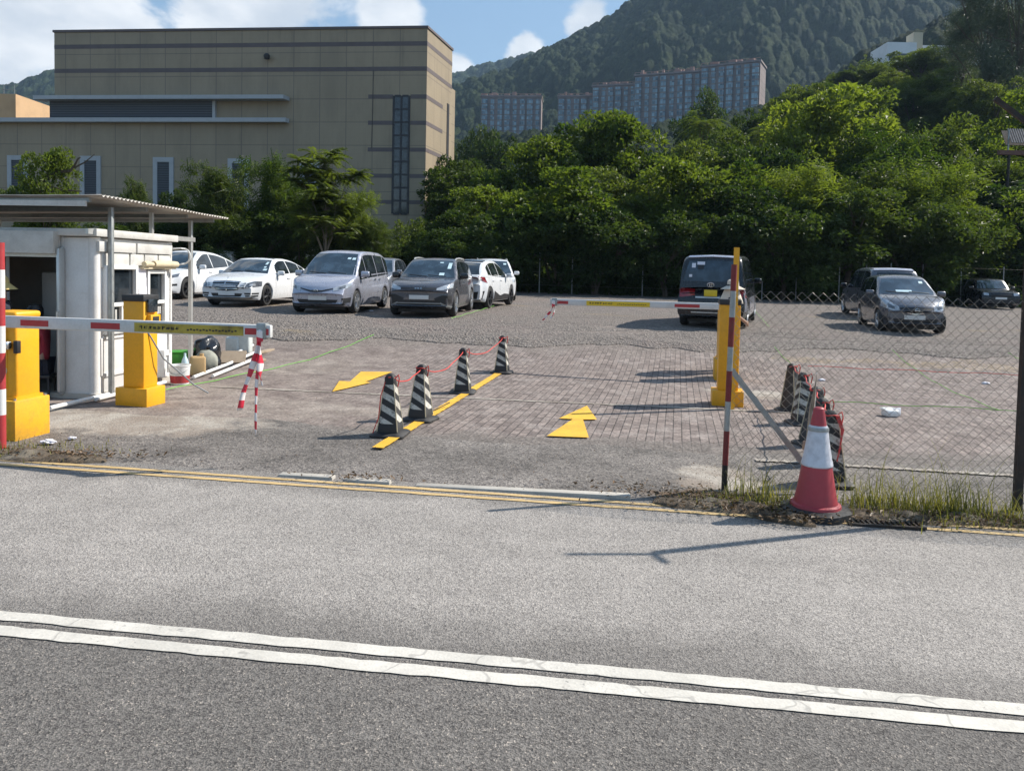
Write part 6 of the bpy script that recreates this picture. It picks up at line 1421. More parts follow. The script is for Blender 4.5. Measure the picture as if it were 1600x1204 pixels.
c.patch('headlight', M['lamp_glass'], 'f', [(.42, .72), (.62, .86), (.78, .95)], [(.42, .60), (.60, .62), (.80, .72)], 9, 5, .008, mirror=True); c.patch('lamp_lens', M['lamp_dark'], 'f', [(.52, .72), (.66, .80)], [(.52, .65), (.66, .69)], 4, 3, .014, mirror=True)
c.patch('grille', M['black_plastic'], 'f', [(-.44, .70), (0, .72), (.44, .70)], [(-.30, .58), (0, .53), (.30, .58)], 10, 4, .007); c.patch('chrome_vee', M['chrome'], 'f', [(-.34, .62), (-.1, .545), (0, .54), (.1, .545), (.34, .62)], [(-.34, .60), (-.1, .52), (0, .512), (.1, .52), (.34, .60)], 10, 1, .016); c.emblem('f', .635, 'bar', .055)
c.patch('lower_intake', M['black_plastic'], 'f', [(-.55, .40), (.55, .40)], [(-.5, .25), (.5, .25)], 10, 3, .008); c.patch('fog_lamp_recess', M['dark_trim'], 'f', [(.62, .44), (.76, .46)], [(.62, .34), (.76, .34)], 4, 3, .008, mirror=True)
c.plate('f', -.02, .44); c.mirrors(.66, 1.06, M['p_slate']); c.add_wheels(M['rim_silver'], 5); c.stickers([(.44, 1.36, .10, .06), (-.1, 1.12, .4, .05)]); c.wipers(1.06)
c.place(1432, 526, HD - rad(2)); HATCH = c
# --- dark estate behind the hatchback, tail to us
c = Car('estate_car', 'dark estate car with a silver roof behind the grey hatchback', 'car', 4.6, 1.84,
        [(-2.3, .95), (-2.2, 1.08), (-1.3, 1.1), (.9, 1.08), (1.5, 1.0), (2.0, .9), (2.3, .78)], [(-2.26, 1.05), (-2.12, 1.5), (-1.9, 1.72), (-1.2, 1.78), (-.1, 1.78), (.4, 1.68), (1.2, 1.05)],
        (1.4, -1.4), .35, .2, belt=interp([(-2.4, 1.08), (1.6, 1.0)]), paint=M['p_slate'], wroof=.76, wbelt=.95, bowr=.1, planr=.06)
c.patch('rear_window', M['glass'], 'r', [(-.56, 1.64), (0, 1.65), (.56, 1.64)], [(-.68, 1.14), (0, 1.14), (.68, 1.14)], 12, 6, .006); c.patch('roof_panel', M['p_silver'], 't', [(-.05, -.62), (-.05, .62)], [(-1.95, -.62), (-1.95, .62)], 8, 8, .006); c.side_glass([(.8, -.1), (-.16, -1.1), (-1.16, -1.95)], 0, 0, .1)
c.patch('rear_lamp', M['lamp_red'], 'r', [(.62, 1.08), (.86, 1.10)], [(.62, .90), (.86, .88)], 5, 4, .012, mirror=True); c.plate('r', 0, .85, M['plate_yellow']); c.mirrors(1.0, 1.14, M['p_black']); c.add_wheels(M['rim_silver'], 5); c.patch('roof_spoiler', M['p_silver'], 'r', [(-.62, 1.76), (0, 1.78), (.62, 1.76)], [(-.64, 1.70), (0, 1.72), (.64, 1.70)], 10, 2, .03)
c.place(1398, 503, HD + math.pi + rad(1), 'r')
# --- distant dark off-roader under the trees
c = Car('parked_car', 'black car in deep shade under the trees at the far right', 'car', 4.3, 1.80,
        [(-2.15, .9), (-2.0, .98), (.5, .98), (.9, .98), (1.6, .92), (2.05, .84), (2.15, .76)], [(-2.12, .98), (-1.95, 1.32), (-1.6, 1.46), (-.3, 1.50), (.2, 1.46), (.95, .98)],
        (1.3, -1.3), .33, .2, belt=interp([(-2.4, .97), (1.6, .95)]), paint=M['p_black'], wroof=.80, wbelt=.94, bowf=.05, planf=.04)
c.patch('windscreen', Wd_, 'f', [(-.58, 1.41), (0, 1.42), (.58, 1.41)], [(-.72, 1.02), (0, 1.03), (.72, 1.02)], 12, 6, .006); c.side_glass([(.5, -.3), (-.4, -1.2)], 0, 0, .12)
c.patch('headlight', M['lamp_glass'], 'f', [(.56, .80), (.78, .82)], [(.56, .68), (.78, .70)], 4, 4, .012, mirror=True); c.patch('grille', M['dark_trim'], 'f', [(-.45, .78), (.45, .78)], [(-.45, .62), (.45, .62)], 8, 4, .01); c.patch('front_bumper', M['dark_trim'], 'f', [(-.80, .50), (.80, .50)], [(-.78, .34), (.78, .34)], 8, 3, .02)
c.plate('f', 0, .55); c.mirrors(.7, 1.05, M['p_black']); c.add_wheels(M['rim_dark'], 5); q_ = at(1562, 470, 40.5); c.place(1564, 485, HD - rad(2))
# ------------------------------------------------------------------ people
def skin_chain(name, verts, edges, radii, mat, parent=None, sub=2, root=0):
    me = bpy.data.meshes.new(name); me.from_pydata([tuple(v) for v in verts], edges, []); me.materials.append(mat)
    o_ = link(bpy.data.objects.new(name, me), parent); sk = o_.modifiers.new('skin', 'SKIN'); sk.use_smooth_shade = True
    for i, r in enumerate(radii):
        d = me.skin_vertices[0].data[i]; d.radius = (r, r) if isinstance(r, (int, float)) else r; d.use_root = (i == root)
    ss_ = o_.modifiers.new('sub', 'SUBSURF'); ss_.levels = sub; ss_.render_levels = sub; return o_
def person(label, loc, rz, J, mats, hat=None):
    """J: joints in the person's frame (facing -y). body is one skin; hands with five fingers belong to it"""
    th = thing('person', label, 'person', loc, rz)
    names = ['pelvis', 'waist', 'chest', 'neckb', 'neck', 'head', 'crown', 'lsh', 'lel', 'lwr', 'rsh', 'rel', 'rwr', 'lhip', 'lkn', 'lan', 'ltoe', 'rhip', 'rkn', 'ran', 'rtoe']
    rad_ = dict(pelvis=.13, waist=.12, chest=.145, neckb=.075, neck=.055, head=.085, crown=.06, lsh=.065, lel=.042, lwr=.028, rsh=.065, rel=.042, rwr=.028, lhip=.095, lkn=.062, lan=.042, ltoe=.035, rhip=.095, rkn=.062, ran=.042, rtoe=.035)
    ed = [('pelvis', 'waist'), ('waist', 'chest'), ('chest', 'neckb'), ('neckb', 'neck'), ('neck', 'head'), ('head', 'crown'), ('chest', 'lsh'), ('lsh', 'lel'), ('lel', 'lwr'), ('chest', 'rsh'), ('rsh', 'rel'), ('rel', 'rwr'), ('pelvis', 'lhip'), ('lhip', 'lkn'), ('lkn', 'lan'), ('lan', 'ltoe'), ('pelvis', 'rhip'), ('rhip', 'rkn'), ('rkn', 'ran'), ('ran', 'rtoe')]
    V = [Vector(J[n]) for n in names]; E_ = [(names.index(a), names.index(b)) for a, b in ed]; R_ = [rad_[n] for n in names]
    for s_, w_, e_ in (('l', 'lwr', 'lel'), ('r', 'rwr', 'rel')):
        wv = Vector(J[w_]); d = (wv - Vector(J[e_])).normalized(); sd_ = d.cross(Vector((0, 1, .3))).normalized(); palm = wv + d * .075; ip = len(V); V.append(palm); R_.append((.036, .02)); E_.append((names.index(w_), ip))
        for k in range(5):
            if k < 4: b_ = palm + sd_ * (.024 * (k - 1.5)) + d * .02; l_ = (.06, .07, .065, .05)[k]; dd = d + sd_ * .1 * (k - 1.5)
            else: b_ = palm - sd_ * .03 - d * .02; l_ = .045; dd = d * .6 - sd_ * .8
            i0 = len(V); V += [b_ + dd * l_ * .5, b_ + dd * l_ + Vector((0, .01, -.015))]; R_ += [.0095, .0075]; E_ += [(ip, i0), (i0, i0 + 1)]
    body = skin_chain('body', V, E_, R_, mats['skin'], th)
    hd = Vector(J['head']); nd = Vector(J.get('face', (0, -1, 0))).normalized(); sdv = nd.cross(Vector((0, 0, 1))).normalized()
    q = MB(); q.lathe([(0, -.02), (.014, -.012), (.012, .01), (0, .03)], 8, hd + nd * .095 + Vector((0, 0, -.005)))
    for sg in (1, -1): q.lathe([(0, -.03), (.014, -.02), (.016, .015), (0, .03)], 8, hd + sdv * sg * .088)
    q.lathe([(0, -.006), (.026, -.004), (.026, .004), (0, .006)], 8, hd + nd * .082 + Vector((0, 0, -.052))); q.build('face_feature', mats['skin'], th)
    for sg in (1, -1): q = MB(); q.lathe([(0, -.008), (.009, 0), (0, .008)], 8, hd + nd * .084 + sdv * sg * .032 + Vector((0, 0, .022))); q.build('eye', M['black_plastic'], th)
    q = MB(); q.lathe([(.0, .115), (.07, .10), (.098, .05), (.102, -.01), (.092, -.06)], 16, hd - nd * .018 + Vector((0, 0, .02))); q.build('hair', M['black_plastic'], th)
    def cloth(nm, pts, rr, mt_):
        V = [Vector(J[p_]) if isinstance(p_, str) else Vector(p_) for p_ in pts[0]]; return skin_chain(nm, V, pts[1], rr, mt_, th)
    le, re_ = Vector(J['lsh']).lerp(Vector(J['lel']), .75), Vector(J['rsh']).lerp(Vector(J['rel']), .75)
    cloth('shirt', (['pelvis', 'waist', 'chest', 'neckb', 'lsh', le, 'rsh', re_], [(0, 1), (1, 2), (2, 3), (2, 4), (4, 5), (2, 6), (6, 7)]), [(.155, .145), .145, .168, .088, .086, .068, .086, .068], mats['shirt'])
    cloth('trousers', (['pelvis', 'lhip', 'lkn', 'lan', 'rhip', 'rkn', 'ran'], [(0, 1), (1, 2), (2, 3), (0, 4), (4, 5), (5, 6)]), [.15, .115, .085, .068, .115, .085, .068], mats['trousers'])
    for s_ in 'lr': cloth('shoe', ([s_ + 'an', s_ + 'toe'], [(0, 1)]), [.055, .046], M['black_rubber'])
    return th, hd, nd
def JJ(sit=False):
    z = .45 if sit else .92
    J = dict(pelvis=(0, 0, z), waist=(0, -.01, z + .16), chest=(0, .0, z + .36), neckb=(0, .01, z + .50), neck=(0, 0, z + .56), head=(0, -.02, z + .68), crown=(0, 0, z + .77), lsh=(.19, .01, z + .44), rsh=(-.19, .01, z + .44), lhip=(.09, 0, z - .04), rhip=(-.09, 0, z - .04))
    if sit: J.update(lkn=(.14, -.42, .47), rkn=(-.14, -.40, .47), lan=(.14, -.40, .09), ran=(-.14, -.38, .09), ltoe=(.15, -.56, .05), rtoe=(-.15, -.54, .05), lel=(.25, -.05, z + .18), lwr=(.18, -.28, z + .10), rel=(-.25, -.05, z + .18), rwr=(-.18, -.28, z + .10))
    else: J.update(lkn=(.10, -.02, .48), rkn=(-.10, -.02, .48), lan=(.10, .02, .09), ran=(-.10, .02, .09), ltoe=(.12, -.14, .05), rtoe=(-.12, -.14, .05), lel=(.25, .02, z + .15), lwr=(.24, -.14, z - .05), rel=(-.25, .02, z + .15), rwr=(-.24, -.14, z - .05))
    return J
M['navy'] = plain('navy_cloth', (.018, .022, .038), .85, dirt=.3); M['orange_trim'] = plain('faded_red_cloth', (.32, .03, .05), .85, dirt=.3); M['hat_cloth'] = plain('pale_hat_cloth', (.62, .55, .46), .85, dirt=.3); M['straw'] = plain('straw', (.62, .47, .19), .8, dirt=.4, scale=14., bmp=.3)
mt, t, p, o = new_mat('camouflage_cloth'); co = coords(t); c = MIX(t, MR(t, noise(t, co, 13., 3.), .45, .5), (.06, .055, .045), (.17, .15, .12)); c = MIX(t, MR(t, noise(t, coords(t, scale=(1.3, 1, .7)), 17., 3.), .52, .56), c, (.02, .02, .02)); L(t, c, p.inputs['Base Color']); p.inputs['Roughness'].default_value = .9; M['camo'] = mt
# the attendant behind the exit gate: turned towards the van, leaning a little
J = JJ(); J.update(lel=(.26, .0, 1.08), lwr=(.24, -.12, .88), rel=(-.26, -.06, 1.08), rwr=(-.16, -.26, .98), head=(.0, -.09, 1.575), neck=(0, -.04, 1.47), crown=(0, -.08, 1.66), chest=(0, -.03, 1.28), neckb=(0, -.02, 1.41)); J['face'] = (0, -1, -.15)
pa = gp(1141, 586); th, hd, nd = person('person in a pale sun hat, dark navy shirt and camouflage trousers behind the exit gate', (pa.x - .02, pa.y + .25, pa.z + .02), rad(100), J, dict(skin=M['skin'], shirt=M['navy'], trousers=M['camo']))
q = MB(); q.lathe([(.0, .155), (.07, .15), (.102, .125), (.112, .04), (.115, .03), (.225, -.025), (.228, -.03), (.112, .022), (.105, .03)], 28, hd + Vector((0, 0, .02)))
q.build('sun_hat', M['hat_cloth'], th); th.scale = (1.06, 1.06, 1.07)
q = MB(); n_ = 15; vs = []; fs = []
for i in range(n_):
    a = lerp(-2.1, 2.1, i / (n_ - 1))
    for k in range(5): rr_ = lerp(.118, .25, k / 4) + .012 * math.sin(a * 7); vs.append(hd + Vector((math.sin(a) * rr_, math.cos(a) * rr_, lerp(.05, -.27, k / 4))))
for i in range(n_ - 1):
    for k in range(4): fs.append((i * 5 + k, i * 5 + k + 1, i * 5 + k + 6, i * 5 + k + 5))
q.add(vs, fs); nk = q.build('neck_flap', M['hat_cloth'], th); mm_ = nk.modifiers.new('s', 'SOLIDIFY'); mm_.thickness = .004
# the two people at the booth doorway
q0 = onbooth(-1.0, -.42); J = JJ(); J.update(lel=(.27, -.08, 1.08), lwr=(.15, -.28, 1.05)); th, hd, nd = person('person in a wide straw hat and dark top at the left gate cabinet', (q0.x, q0.y, g(q0.x, q0.y) + .02), rad(-60), J, dict(skin=M['skin'], shirt=M['navy'], trousers=M['navy']))
q = MB(); q.lathe([(0, .21), (.03, .20), (.10, .12), (.115, .05), (.21, -.03), (.215, -.035), (.11, .035), (.09, .11), (.0, .19)], 30, hd + Vector((0, 0, .03))); q.build('straw_hat', M['straw'], th); th.scale = (.93, .93, .91)
q0 = onbooth(-.80, -.02); J = JJ(True); J.update(head=(.0, -.06, 1.12), rel=(-.27, -.16, .78), rwr=(-.12, -.34, .98)); th, hd, nd = person('person in a faded red shirt sitting low in the booth doorway', (q0.x, q0.y, g(q0.x, q0.y) + .02), rad(-75), J, dict(skin=M['skin'], shirt=M['orange_trim'], trousers=M['navy']))
st = thing('stool', 'low dark plastic stool under the seated person in the doorway', 'stool', (q0.x, q0.y, g(q0.x, q0.y)), rad(-75)); q = MB(); q.box((0, .02, .31), (.30, .30, .04), bev=.012); q.build('seat', M['dark_trim'], st)
for sx_ in (1, -1):
    for sy_ in (1, -1): q = MB(); q.tube([(.12 * sx_, .02 + .12 * sy_, .30), (.14 * sx_, .02 + .14 * sy_, 0)], .016, 8); q.build('leg', M['dark_trim'], st)
# ------------------------------------------------------------------ clutter beside the booth
def flat_at(px, py): return gp(px, py) + Vector((0, 0, .03))
def lump(name, label, cat, loc, d, mat, seed, amp=.16, sharp=3.2, rz=0., group=None):
    bm = bmesh.new(); bmesh.ops.create_icosphere(bm, subdivisions=4, radius=.5)
    for v in bm.verts:
        n1 = pnoise(v.co * sharp + Vector((seed, 0, 0))); n2 = pnoise(v.co * sharp * 3.1 + Vector((0, seed, 0))); v.co *= 1 + amp * n1 + amp * .45 * abs(n2)
        v.co = Vector((v.co.x * d[0], v.co.y * d[1], max(v.co.z, -.36) * d[2] + .36 * d[2]))
    me = bpy.data.meshes.new(name); bm.to_mesh(me); bm.free(); me.materials.append(mat)
    for f in me.polygons: f.use_smooth = True
    o_ = link(bpy.data.objects.new(name, me)); o_.location = loc; o_.rotation_euler = (0, 0, rz); return tag(o_, label, cat, group)
M['bin_bag'] = plain('glossy_black_polythene', (.012, .012, .014), .2, dirt=.2, bmp=.5, fine=14., coat=.6); M['sack'] = plain('grey_green_sack', (.30, .30, .25), .8, dirt=.4, scale=6., bmp=.3); M['green_plastic'] = plain('green_plastic', (.05, .30, .02), .45, dirt=.3); M['jug'] = plain('milky_plastic', (.62, .66, .64), .3, dirt=.3); M['cardboard'] = plain('cardboard', (.46, .31, .15), .8, dirt=.3)
lump('bin_bag', 'bulging glossy black rubbish bag behind the far canopy post', 'rubbish bag', flat_at(322, 577), (.52, .5, .62), M['bin_bag'], 3, .3)
lump('sack', 'tied grey-green sack in front of the black rubbish bag', 'sack', flat_at(331, 578) + Vector((0, -.25, 0)), (.40, .34, .40), M['sack'], 8, .14)
b_ = flat_at(273, 577); q = MB(); q.box((0, 0, .14), (.46, .34, .28), bev=.03); q.box((0, 0, .285), (.50, .38, .03), bev=.012); o_ = tag(q.build('crate', M['green_plastic']), 'bright green plastic crate by the far corner of the booth', 'crate'); o_.location = b_; o_.rotation_euler = (0, 0, .3)
def bucket(label, loc, mat, band):
    th = thing('bucket', label, 'bucket', loc); q = MB(); q.lathe([(0, .0), (.125, 0), (.13, .01), (.15, .28), (.158, .285), (.158, .30), (.142, .30), (.122, .02), (0, .02)], 24); q.build('body', mat, th)
    if band: q = MB(); q.lathe([(.1345, .03), (.1435, .14), (.1425, .14), (.1335, .03)], 24); q.build('label', M['red_paint'], th)
    q = MB(); q.tube([(.15 * math.cos(a), -.16 * abs(math.sin(a)), .27 - .10 * math.sin(a)) for a in np.linspace(0, math.pi, 12)], .005, 5); q.build('handle', M['galv'], th)
bucket('white bucket with a red lower band before the far canopy post', flat_at(281, 603), M['white_plastic'], True)
q = MB(); q.box((0, 0, .17), (.24, .15, .32), bev=.04, seg=3); q.lathe([(.035, .33), (.035, .37), (0, .37)], 12, (.06, 0, 0)); o_ = tag(q.build('jerrycan', M['cardboard']), 'tan jerrycan right of the far canopy post', 'jerrycan'); o_.location = flat_at(309, 590); o_.rotation_euler = (0, 0, .5)
def bottle(label, loc, h, r0): q = MB(); q.lathe([(0, 0), (r0, .0), (r0, h * .62), (r0 * .8, h * .74), (r0 * .32, h * .88), (r0 * .32, h), (0, h)], 16); o_ = tag(q.build('bottle', M['sticker']), label, 'bottle'); o_.location = loc
bottle('pale blue water bottle standing just left of the far canopy post', flat_at(289, 593), .40, .055)
for (px, py, lab, h) in ((365, 556, 'smaller milky water jug left of the larger jug', .36), (382, 556, 'larger pale jug at the right end of the clutter', .52)):
    q = MB(); q.box((0, 0, h / 2), (.27, .24, h), bev=.05, seg=3); q.lathe([(.04, h - .01), (.04, h + .05), (0, h + .05)], 12); o_ = tag(q.build('water_jug', M['jug']), lab, 'jug', 'water jugs by the booth'); o_.location = flat_at(px, py)
q = MB(); q.box((0, 0, .16), (.62, .03, .30), rx=-.9, rz=.2); o_ = tag(q.build('board', M['wood']), 'cream board leaning beside the tied sack', 'board'); o_.location = flat_at(356, 574)
for i, (a, b2, lab) in enumerate((((300, 588), (395, 548), 'upper white plastic pipe lying behind the others'), ((302, 596), (398, 560), 'middle white plastic pipe with a worn end'), ((332, 594), (402, 566), 'front white plastic pipe nearest the green string'), ((78, 646), (170, 626), 'grey end white pipe along the front of the booth'), ((150, 632), (258, 606), 'white pipe along the side wall foot of the booth'))):
    p0 = flat_at(*a); p1 = flat_at(*b2); q = MB(); q.tube([p0 + Vector((0, 0, .04 + .02 * (i == 0))), (p0 + p1) / 2 + Vector((0, 0, .05)), p1 + Vector((0, 0, .06 + .03 * (i < 2)))], .027, 10); tag(q.build('plastic_pipe', M['white_plastic']), lab, 'pipe', 'white pipes by the booth')
for i, (a, b2, lab) in enumerate((((386, 562), (425, 548), 'dark timber offcut at the end of the white pipes'), ((378, 572), (412, 566), 'short pale timber offcut by the hanging tape'))):
    p0 = flat_at(*a); p1 = flat_at(*b2); d = p1 - p0; q = MB(); q.box((p0 + p1) / 2 + Vector((0, 0, .03)), (d.length, .12, .05), rz=math.atan2(d.y, d.x), bev=.006); tag(q.build('timber', M['wood']), lab, 'timber', 'timber offcuts by the booth')
b_ = flat_at(244, 604); q = MB(); q.box((0, 0, .20), (.26, .05, .42), bev=.02, rz=.2); o_ = tag(q.build('meter_box', M['white_plastic']), 'small white box against the foot of the booth side wall', 'box'); o_.location = b_ + Vector((0, 0, .12)); q = MB(); 
b_ = flat_at(1391, 653); th = thing('foam_box', 'white foam takeaway box lying on the paving behind the wire fence', 'box', b_, .15); q = MB(); q.box((0, 0, .045), (.20, .17, .09), bev=.02); q.build('tray', M['white_plastic'], th); q = MB(); q.box((-.005, .02, .095), (.21, .17, .025), bev=.01, rx=.12); q.build('lid', M['white_plastic'], th); q = MB(); q.box((.10, .0, .06), (.16, .02, .12), bev=.008, rz=.3); q.build('bag_flap', M['paper'], th)
def litter(label, px, py, s_, seed): lump('litter', label, 'litter', gp(px, py) + Vector((0, 0, .03)), (s_, s_ * .7, s_ * .35), M['paper'], seed, .5, 4.)
litter('scrap of white paper on the cement left of the arrow', 468, 571, .16, 1) if False else None
for (px, py, s_, lab) in ((75, 697, .13, 'crumpled white litter at the foot of the left gate'), (112, 690, .08, 'small white scrap right of the left gate plinth'), (1540, 602, .13, 'white paper scrap on the paving at the far right behind the fence'), (1284, 597, .12, 'white paper scrap behind the farthest cones'), (1240, 788, .10, 'small pale stone-like scrap left of the large cone'), (580, 488, .12, 'white scrap on the gravel before the people carrier')): litter(lab, px, py, s_, px)
# marking-out strings pegged over the lot
def string(label, a, b2, mat, r0=.006, lift=.05):
    p0 = gp(*a); p1 = gp(*b2); n_ = max(6, int((p1 - p0).length / .4)); pts = []
    for k in range(n_ + 1):
        q_ = p0.lerp(p1, k / n_); q_.z = g(q_.x, q_.y) + lift + .012 * math.sin(k * 1.7) + .045 * ss(17.2, 18.2, q_.y); pts.append(q_)
    q = MB(); q.tube(pts, r0, 5); tag(q.build('string', mat), label, 'string', 'marking strings laid over the lot')
M['lime'] = plain('lime_string', (.17, .46, .06), .6, dirt=.3)
for lab, a, b2 in (('lime green string from the booth foot to the edge of the gravel', (250, 616), (584, 527)), ('lime green string running past the charcoal crossover', (705, 503), (772, 482)), ('lime green string slanting right behind the fence towards the foam box', (1394, 552), (1562, 646)), ('short lime green string behind the farthest cones', (1210, 547), (1242, 578)), ('thin lime green string across the paving behind the cones', (1300, 632), (1596, 646)), ('short lime green string at the right edge behind the fence', (1575, 557), (1600, 568)), ('short lime green string by the exit gate on the gravel', (1180, 490), (1202, 516))): string(lab, a, b2, M['lime'], .0065)
string('thin red string across the paving behind the wire fence', (1262, 584), (1596, 598), M['red_cord'], .006, .16)
string('dark cable lying across both lanes in front of the gates', (210, 668), (640, 684), M['black_plastic'], .006, .04) if False else None
q = MB(); p0 = gp(630, 668); p1 = gp(700, 640); q.tube([p0 + Vector((0, 0, .04)), p0.lerp(p1, .4) + Vector((.06, 0, .05)), p0.lerp(p1, .7) + Vector((-.04, 0, .05)), p1 + Vector((.02, 0, .10))], .007, 5); tag(q.build('cable', M['black_plastic']), 'short dark cable lying between the divider cones', 'cable')
# ------------------------------------------------------------------ verge: dirt, dead leaves, weeds, drain
mt, t, p, o = new_mat('verge_dirt'); co = coords(t); c = MIX(t, MR(t, noise(t, co, 9., 8., .75), .35, .65), (.06, .045, .032), (.20, .15, .10)); c = MIX(t, MR(t, noise(t, co, 2., 5.), .55, .7), c, (.20, .17, .13)); L(t, c, p.inputs['Base Color']); p.inputs['Roughness'].default_value = .95; bump(t, p, noise(t, co, 24., 8., .8), 1., .03); M['dirt'] = mt
def dirt_bank(a, b2, w_, h, n_, seed):
    P = []
    for i in range(n_):
        u = i / (n_ - 1); q_ = gp(lerp(a[0], b2[0], u), lerp(a[1], b2[1], u)); e = math.sin(math.pi * u) ** .4
        for j in range(14):
            v_ = j / 13; off = (v_ - .35) * w_ * e * (1 + .5 * pnoise(Vector((q_.x * 2.5, seed, 0)))); y = q_.y + off; hh = h * max(0, math.sin(math.pi * v_)) ** .7 * e * (.75 + .9 * pnoise(Vector((q_.x * 4, y * 4, seed))) + .5 * pnoise(Vector((q_.x * 14, y * 14, seed))))
            P.append((q_.x, y, g(q_.x, y) + .012 + max(-.03, hh) - (.03 if j in (0, 13) else 0)))
    return grid_mesh('dirt', np.array(P), n_, 14, M['dirt'], 'structure')
dirt_bank((1020, 786), (1225, 802), .36, .05, 120, 3); dirt_bank((1180, 801), (1640, 822), .40, .045, 220, 6); dirt_bank((-60, 712), (165, 722), .38, .05, 120, 9); dirt_bank((1170, 806), (1275, 822), .25, .06, 80, 12)
M['grass'] = leaf_mat('verge_grass_blades', (.05, .07, .015), (.34, .30, .11), .4, .2); M['dead_leaf'] = leaf_mat('dead_leaves', (.05, .03, .018), (.22, .14, .08), .1, .2)
def blades(name, spots, seed, mat, hmin, hmax):
    r = np.random.RandomState(seed); P = []; f = []; T_ = []
    for (px, py, n_, sp, hs) in spots:
        c_ = gp(px, py)
        for _ in range(int(n_ * .55)):
            x = c_.x + r.normal() * sp * 1.15; y = c_.y + r.normal() * sp * .6; z = g(x, y) + .02; h = r.uniform(hmin, hmax) * hs; a = r.uniform(0, 6.28); ln_ = r.uniform(.1, 1.1) * h; w_ = r.uniform(.0025, .006)
            d = np.array([math.cos(a), math.sin(a), 0]); s_ = np.array([-math.sin(a), math.cos(a), 0]); b0 = np.array([x, y, z]); o_ = len(P); N_ = 4
            for k in range(N_ + 1):
                u = k / N_; c2 = b0 + d * ln_ * u * u + np.array([0, 0, h * (u - .25 * u * u * ln_ / h)]); P += [c2 - s_ * w_ * (1 - u * .9), c2 + s_ * w_ * (1 - u * .9)]
            tt = r.rand()
            for k in range(N_): f.append((o_ + 2 * k, o_ + 2 * k + 1, o_ + 2 * k + 3, o_ + 2 * k + 2)); T_.append(tt)
    me = crown_mesh(name, np.array(P), np.array(f), np.array(T_), mat); return tag(link(bpy.data.objects.new(name, me)), kind='stuff')
blades('verge_grass', [(1360, 790, 140, .12, .9), (1338, 800, 80, .1, .7), (1395, 800, 90, .14, .8), (1430, 800, 160, .14, 1.), (1475, 806, 150, .12, 1.15), (1500, 806, 130, .1, 1.2), (1545, 812, 110, .12, 1.), (1590, 818, 70, .1, .8), (1180, 775, 120, .12, .8), (1205, 785, 90, .1, .7), (1160, 785, 70, .12, .5), (1110, 785, 60, .14, .3), (1225, 795, 60, .1, .5), (20, 704, 90, .2, .3), (60, 708, 60, .2, .3), (140, 704, 40, .1, .25), (1320, 765, 40, .1, .6), (1440, 790, 10, .2, 1.7), (1500, 795, 10, .2, 1.8), (1580, 800, 8, .2, 1.5)], 5, M['grass'], .08, .46)
def scatter_flakes(name, spots, seed, mat, s0, s1):
    r = np.random.RandomState(seed); C = []; 
    for (px, py, n_, sx_, sy_) in spots:
        c_ = gp(px, py)
        for _ in range(n_): x = c_.x + r.normal() * sx_; y = c_.y + r.normal() * sy_; C.append((x, y, g(x, y) + .035 + r.uniform(0, .03)))
    C = np.array(C); n_ = len(C); D = unit(r.normal(size=(n_, 3)) * np.array([1, 1, .3])); P, f = leaves(C, D, unit(r.normal(size=(n_, 3)) * .4 + np.array([0, 0, 1])), r.uniform(s0, s1, n_), r.uniform(s0, s1, n_) * .5, r)
    me = crown_mesh(name, P, f, r.rand(n_), mat); return tag(link(bpy.data.objects.new(name, me)), kind='stuff')
blades('low_grass', [(1360, 795, 300, .25, 1.), (1430, 804, 420, .3, 1.), (1500, 810, 420, .3, 1.), (1575, 816, 300, .25, 1.), (1180, 785, 260, .2, .8), (1120, 785, 160, .2, .6), (1230, 800, 160, .12, .7), (20, 706, 160, .3, .6), (110, 708, 120, .3, .5)], 15, M['grass'], .03, .15)
scatter_flakes('dead_leaves', [(1090, 778, 260, .35, .10), (1180, 800, 220, .30, .10), (1240, 815, 240, .18, .07), (1420, 812, 380, .9, .12), (1560, 820, 160, .4, .1), (60, 712, 200, .5, .1), (150, 716, 90, .3, .07), (560, 752, 70, .25, .05), (1000, 765, 60, .5, .1)], 7, M['dead_leaf'], .02, .065)
scatter_flakes('grit', [(420, 640, 160, 1.6, .8), (300, 690, 200, 1.4, .5), (700, 740, 200, 2., .4), (1000, 720, 150, 1.4, .5), (1120, 740, 90, .3, .3), (900, 600, 160, 3., 2.)], 8, M['dead_leaf'], .008, .028)
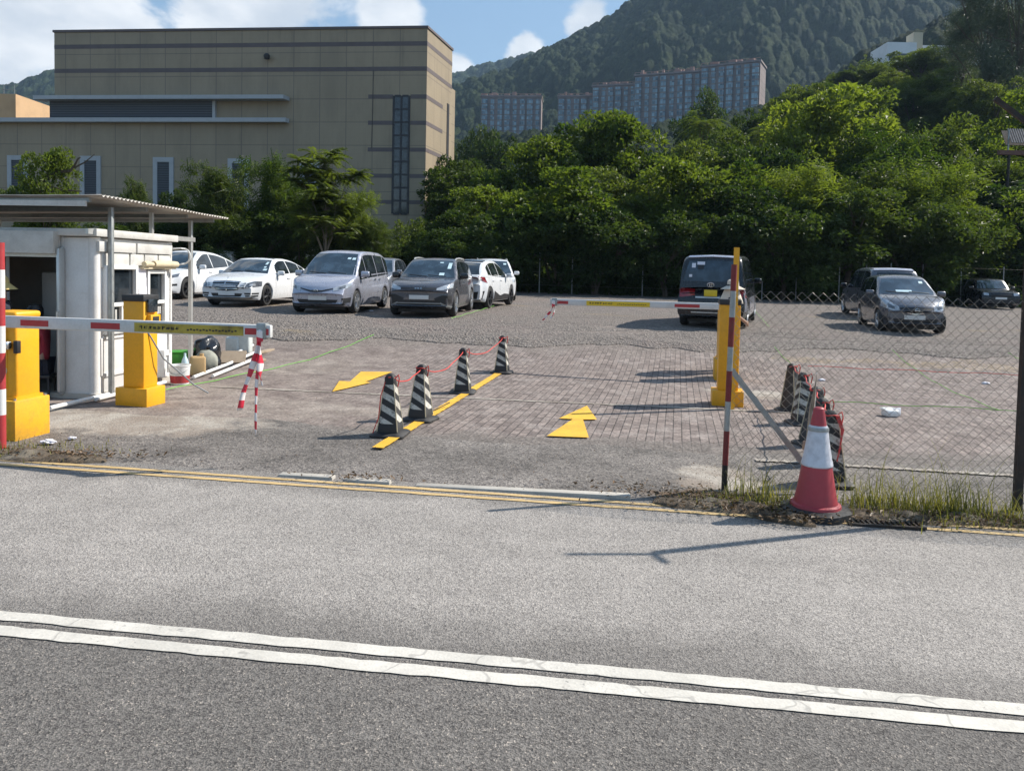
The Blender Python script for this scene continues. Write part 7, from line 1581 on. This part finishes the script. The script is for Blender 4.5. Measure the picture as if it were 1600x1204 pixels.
dg = gp(1375, 815); th = thing('drain_grate', 'slotted iron drain grate in the road edge right of the large cone', 'drain grate', (dg.x, dg.y - .02, dg.z + .012), math.atan2(RD.y, RD.x)); q = MB()
for k in range(15): q.box((-.28 + .04 * k, 0, 0), (.014, .24, .02))
q.build('bars', M['dark_steel'], th); q = MB()
for yy in (-.13, .13): q.box((0, yy, 0), (.60, .025, .022))
q.build('rim', M['dark_steel'], th)
# slatted roof of a shelter at the right edge, up among the trees
M['slat_grey'] = plain('dark_grey_slats', (.10, .105, .12), .6, dirt=.3); sp_ = at(1572, 238, 51); th = thing('slatted_shelter', 'small slatted roof on a brown beam among trees at the right edge', 'shelter', sp_); q = MB()
for k in range(16): q.box((.22 + .155 * k, 0, 1.08), (.09, .05, 1.15), rx=-.5)
q.build('slatted_roof', M['slat_grey'], th); q = MB(); q.box((1.3, .35, 1.0), (2.6, .04, 1.2), rx=-.5); q.build('backing', M['dark_steel'], th)
q = MB(); q.box((.12, 0, .72), (.08, .08, 1.5)); q.build('post', M['galv'], th); q = MB(); q.box((1.2, 0, -.03), (3.4, .3, .30)); q.build('beam', plain('rusty_brown_beam', (.16, .08, .06), .8, dirt=.4), th)
for xx in (.2, 2.4): q = MB(); q.tube([(xx, 0, -.1), (xx, 0, sp_.z * -1 + g(sp_.x + xx, sp_.y) - .2)], .09, 8); q.build('leg', M['dark_steel'], th)
# ------------------------------------------------------------------ haze
HAZE = .00014
mt = bpy.data.materials.new('haze'); mt.use_nodes = True; t = mt.node_tree; t.nodes.clear()
pv = t.nodes.new('ShaderNodeVolumePrincipled'); pv.inputs['Color'].default_value = (.48, .69, .96, 1); pv.inputs['Density'].default_value = HAZE
pv.inputs['Density Attribute'].default_value = ''; pv.inputs['Anisotropy'].default_value = .2
oo = t.nodes.new('ShaderNodeOutputMaterial'); t.links.new(pv.outputs[0], oo.inputs['Volume'])
b = MB(); b.box((0, 2100, 300), (8400, 5900, 610)); hz = b.build('haze', mt); hz['kind'] = 'stuff'
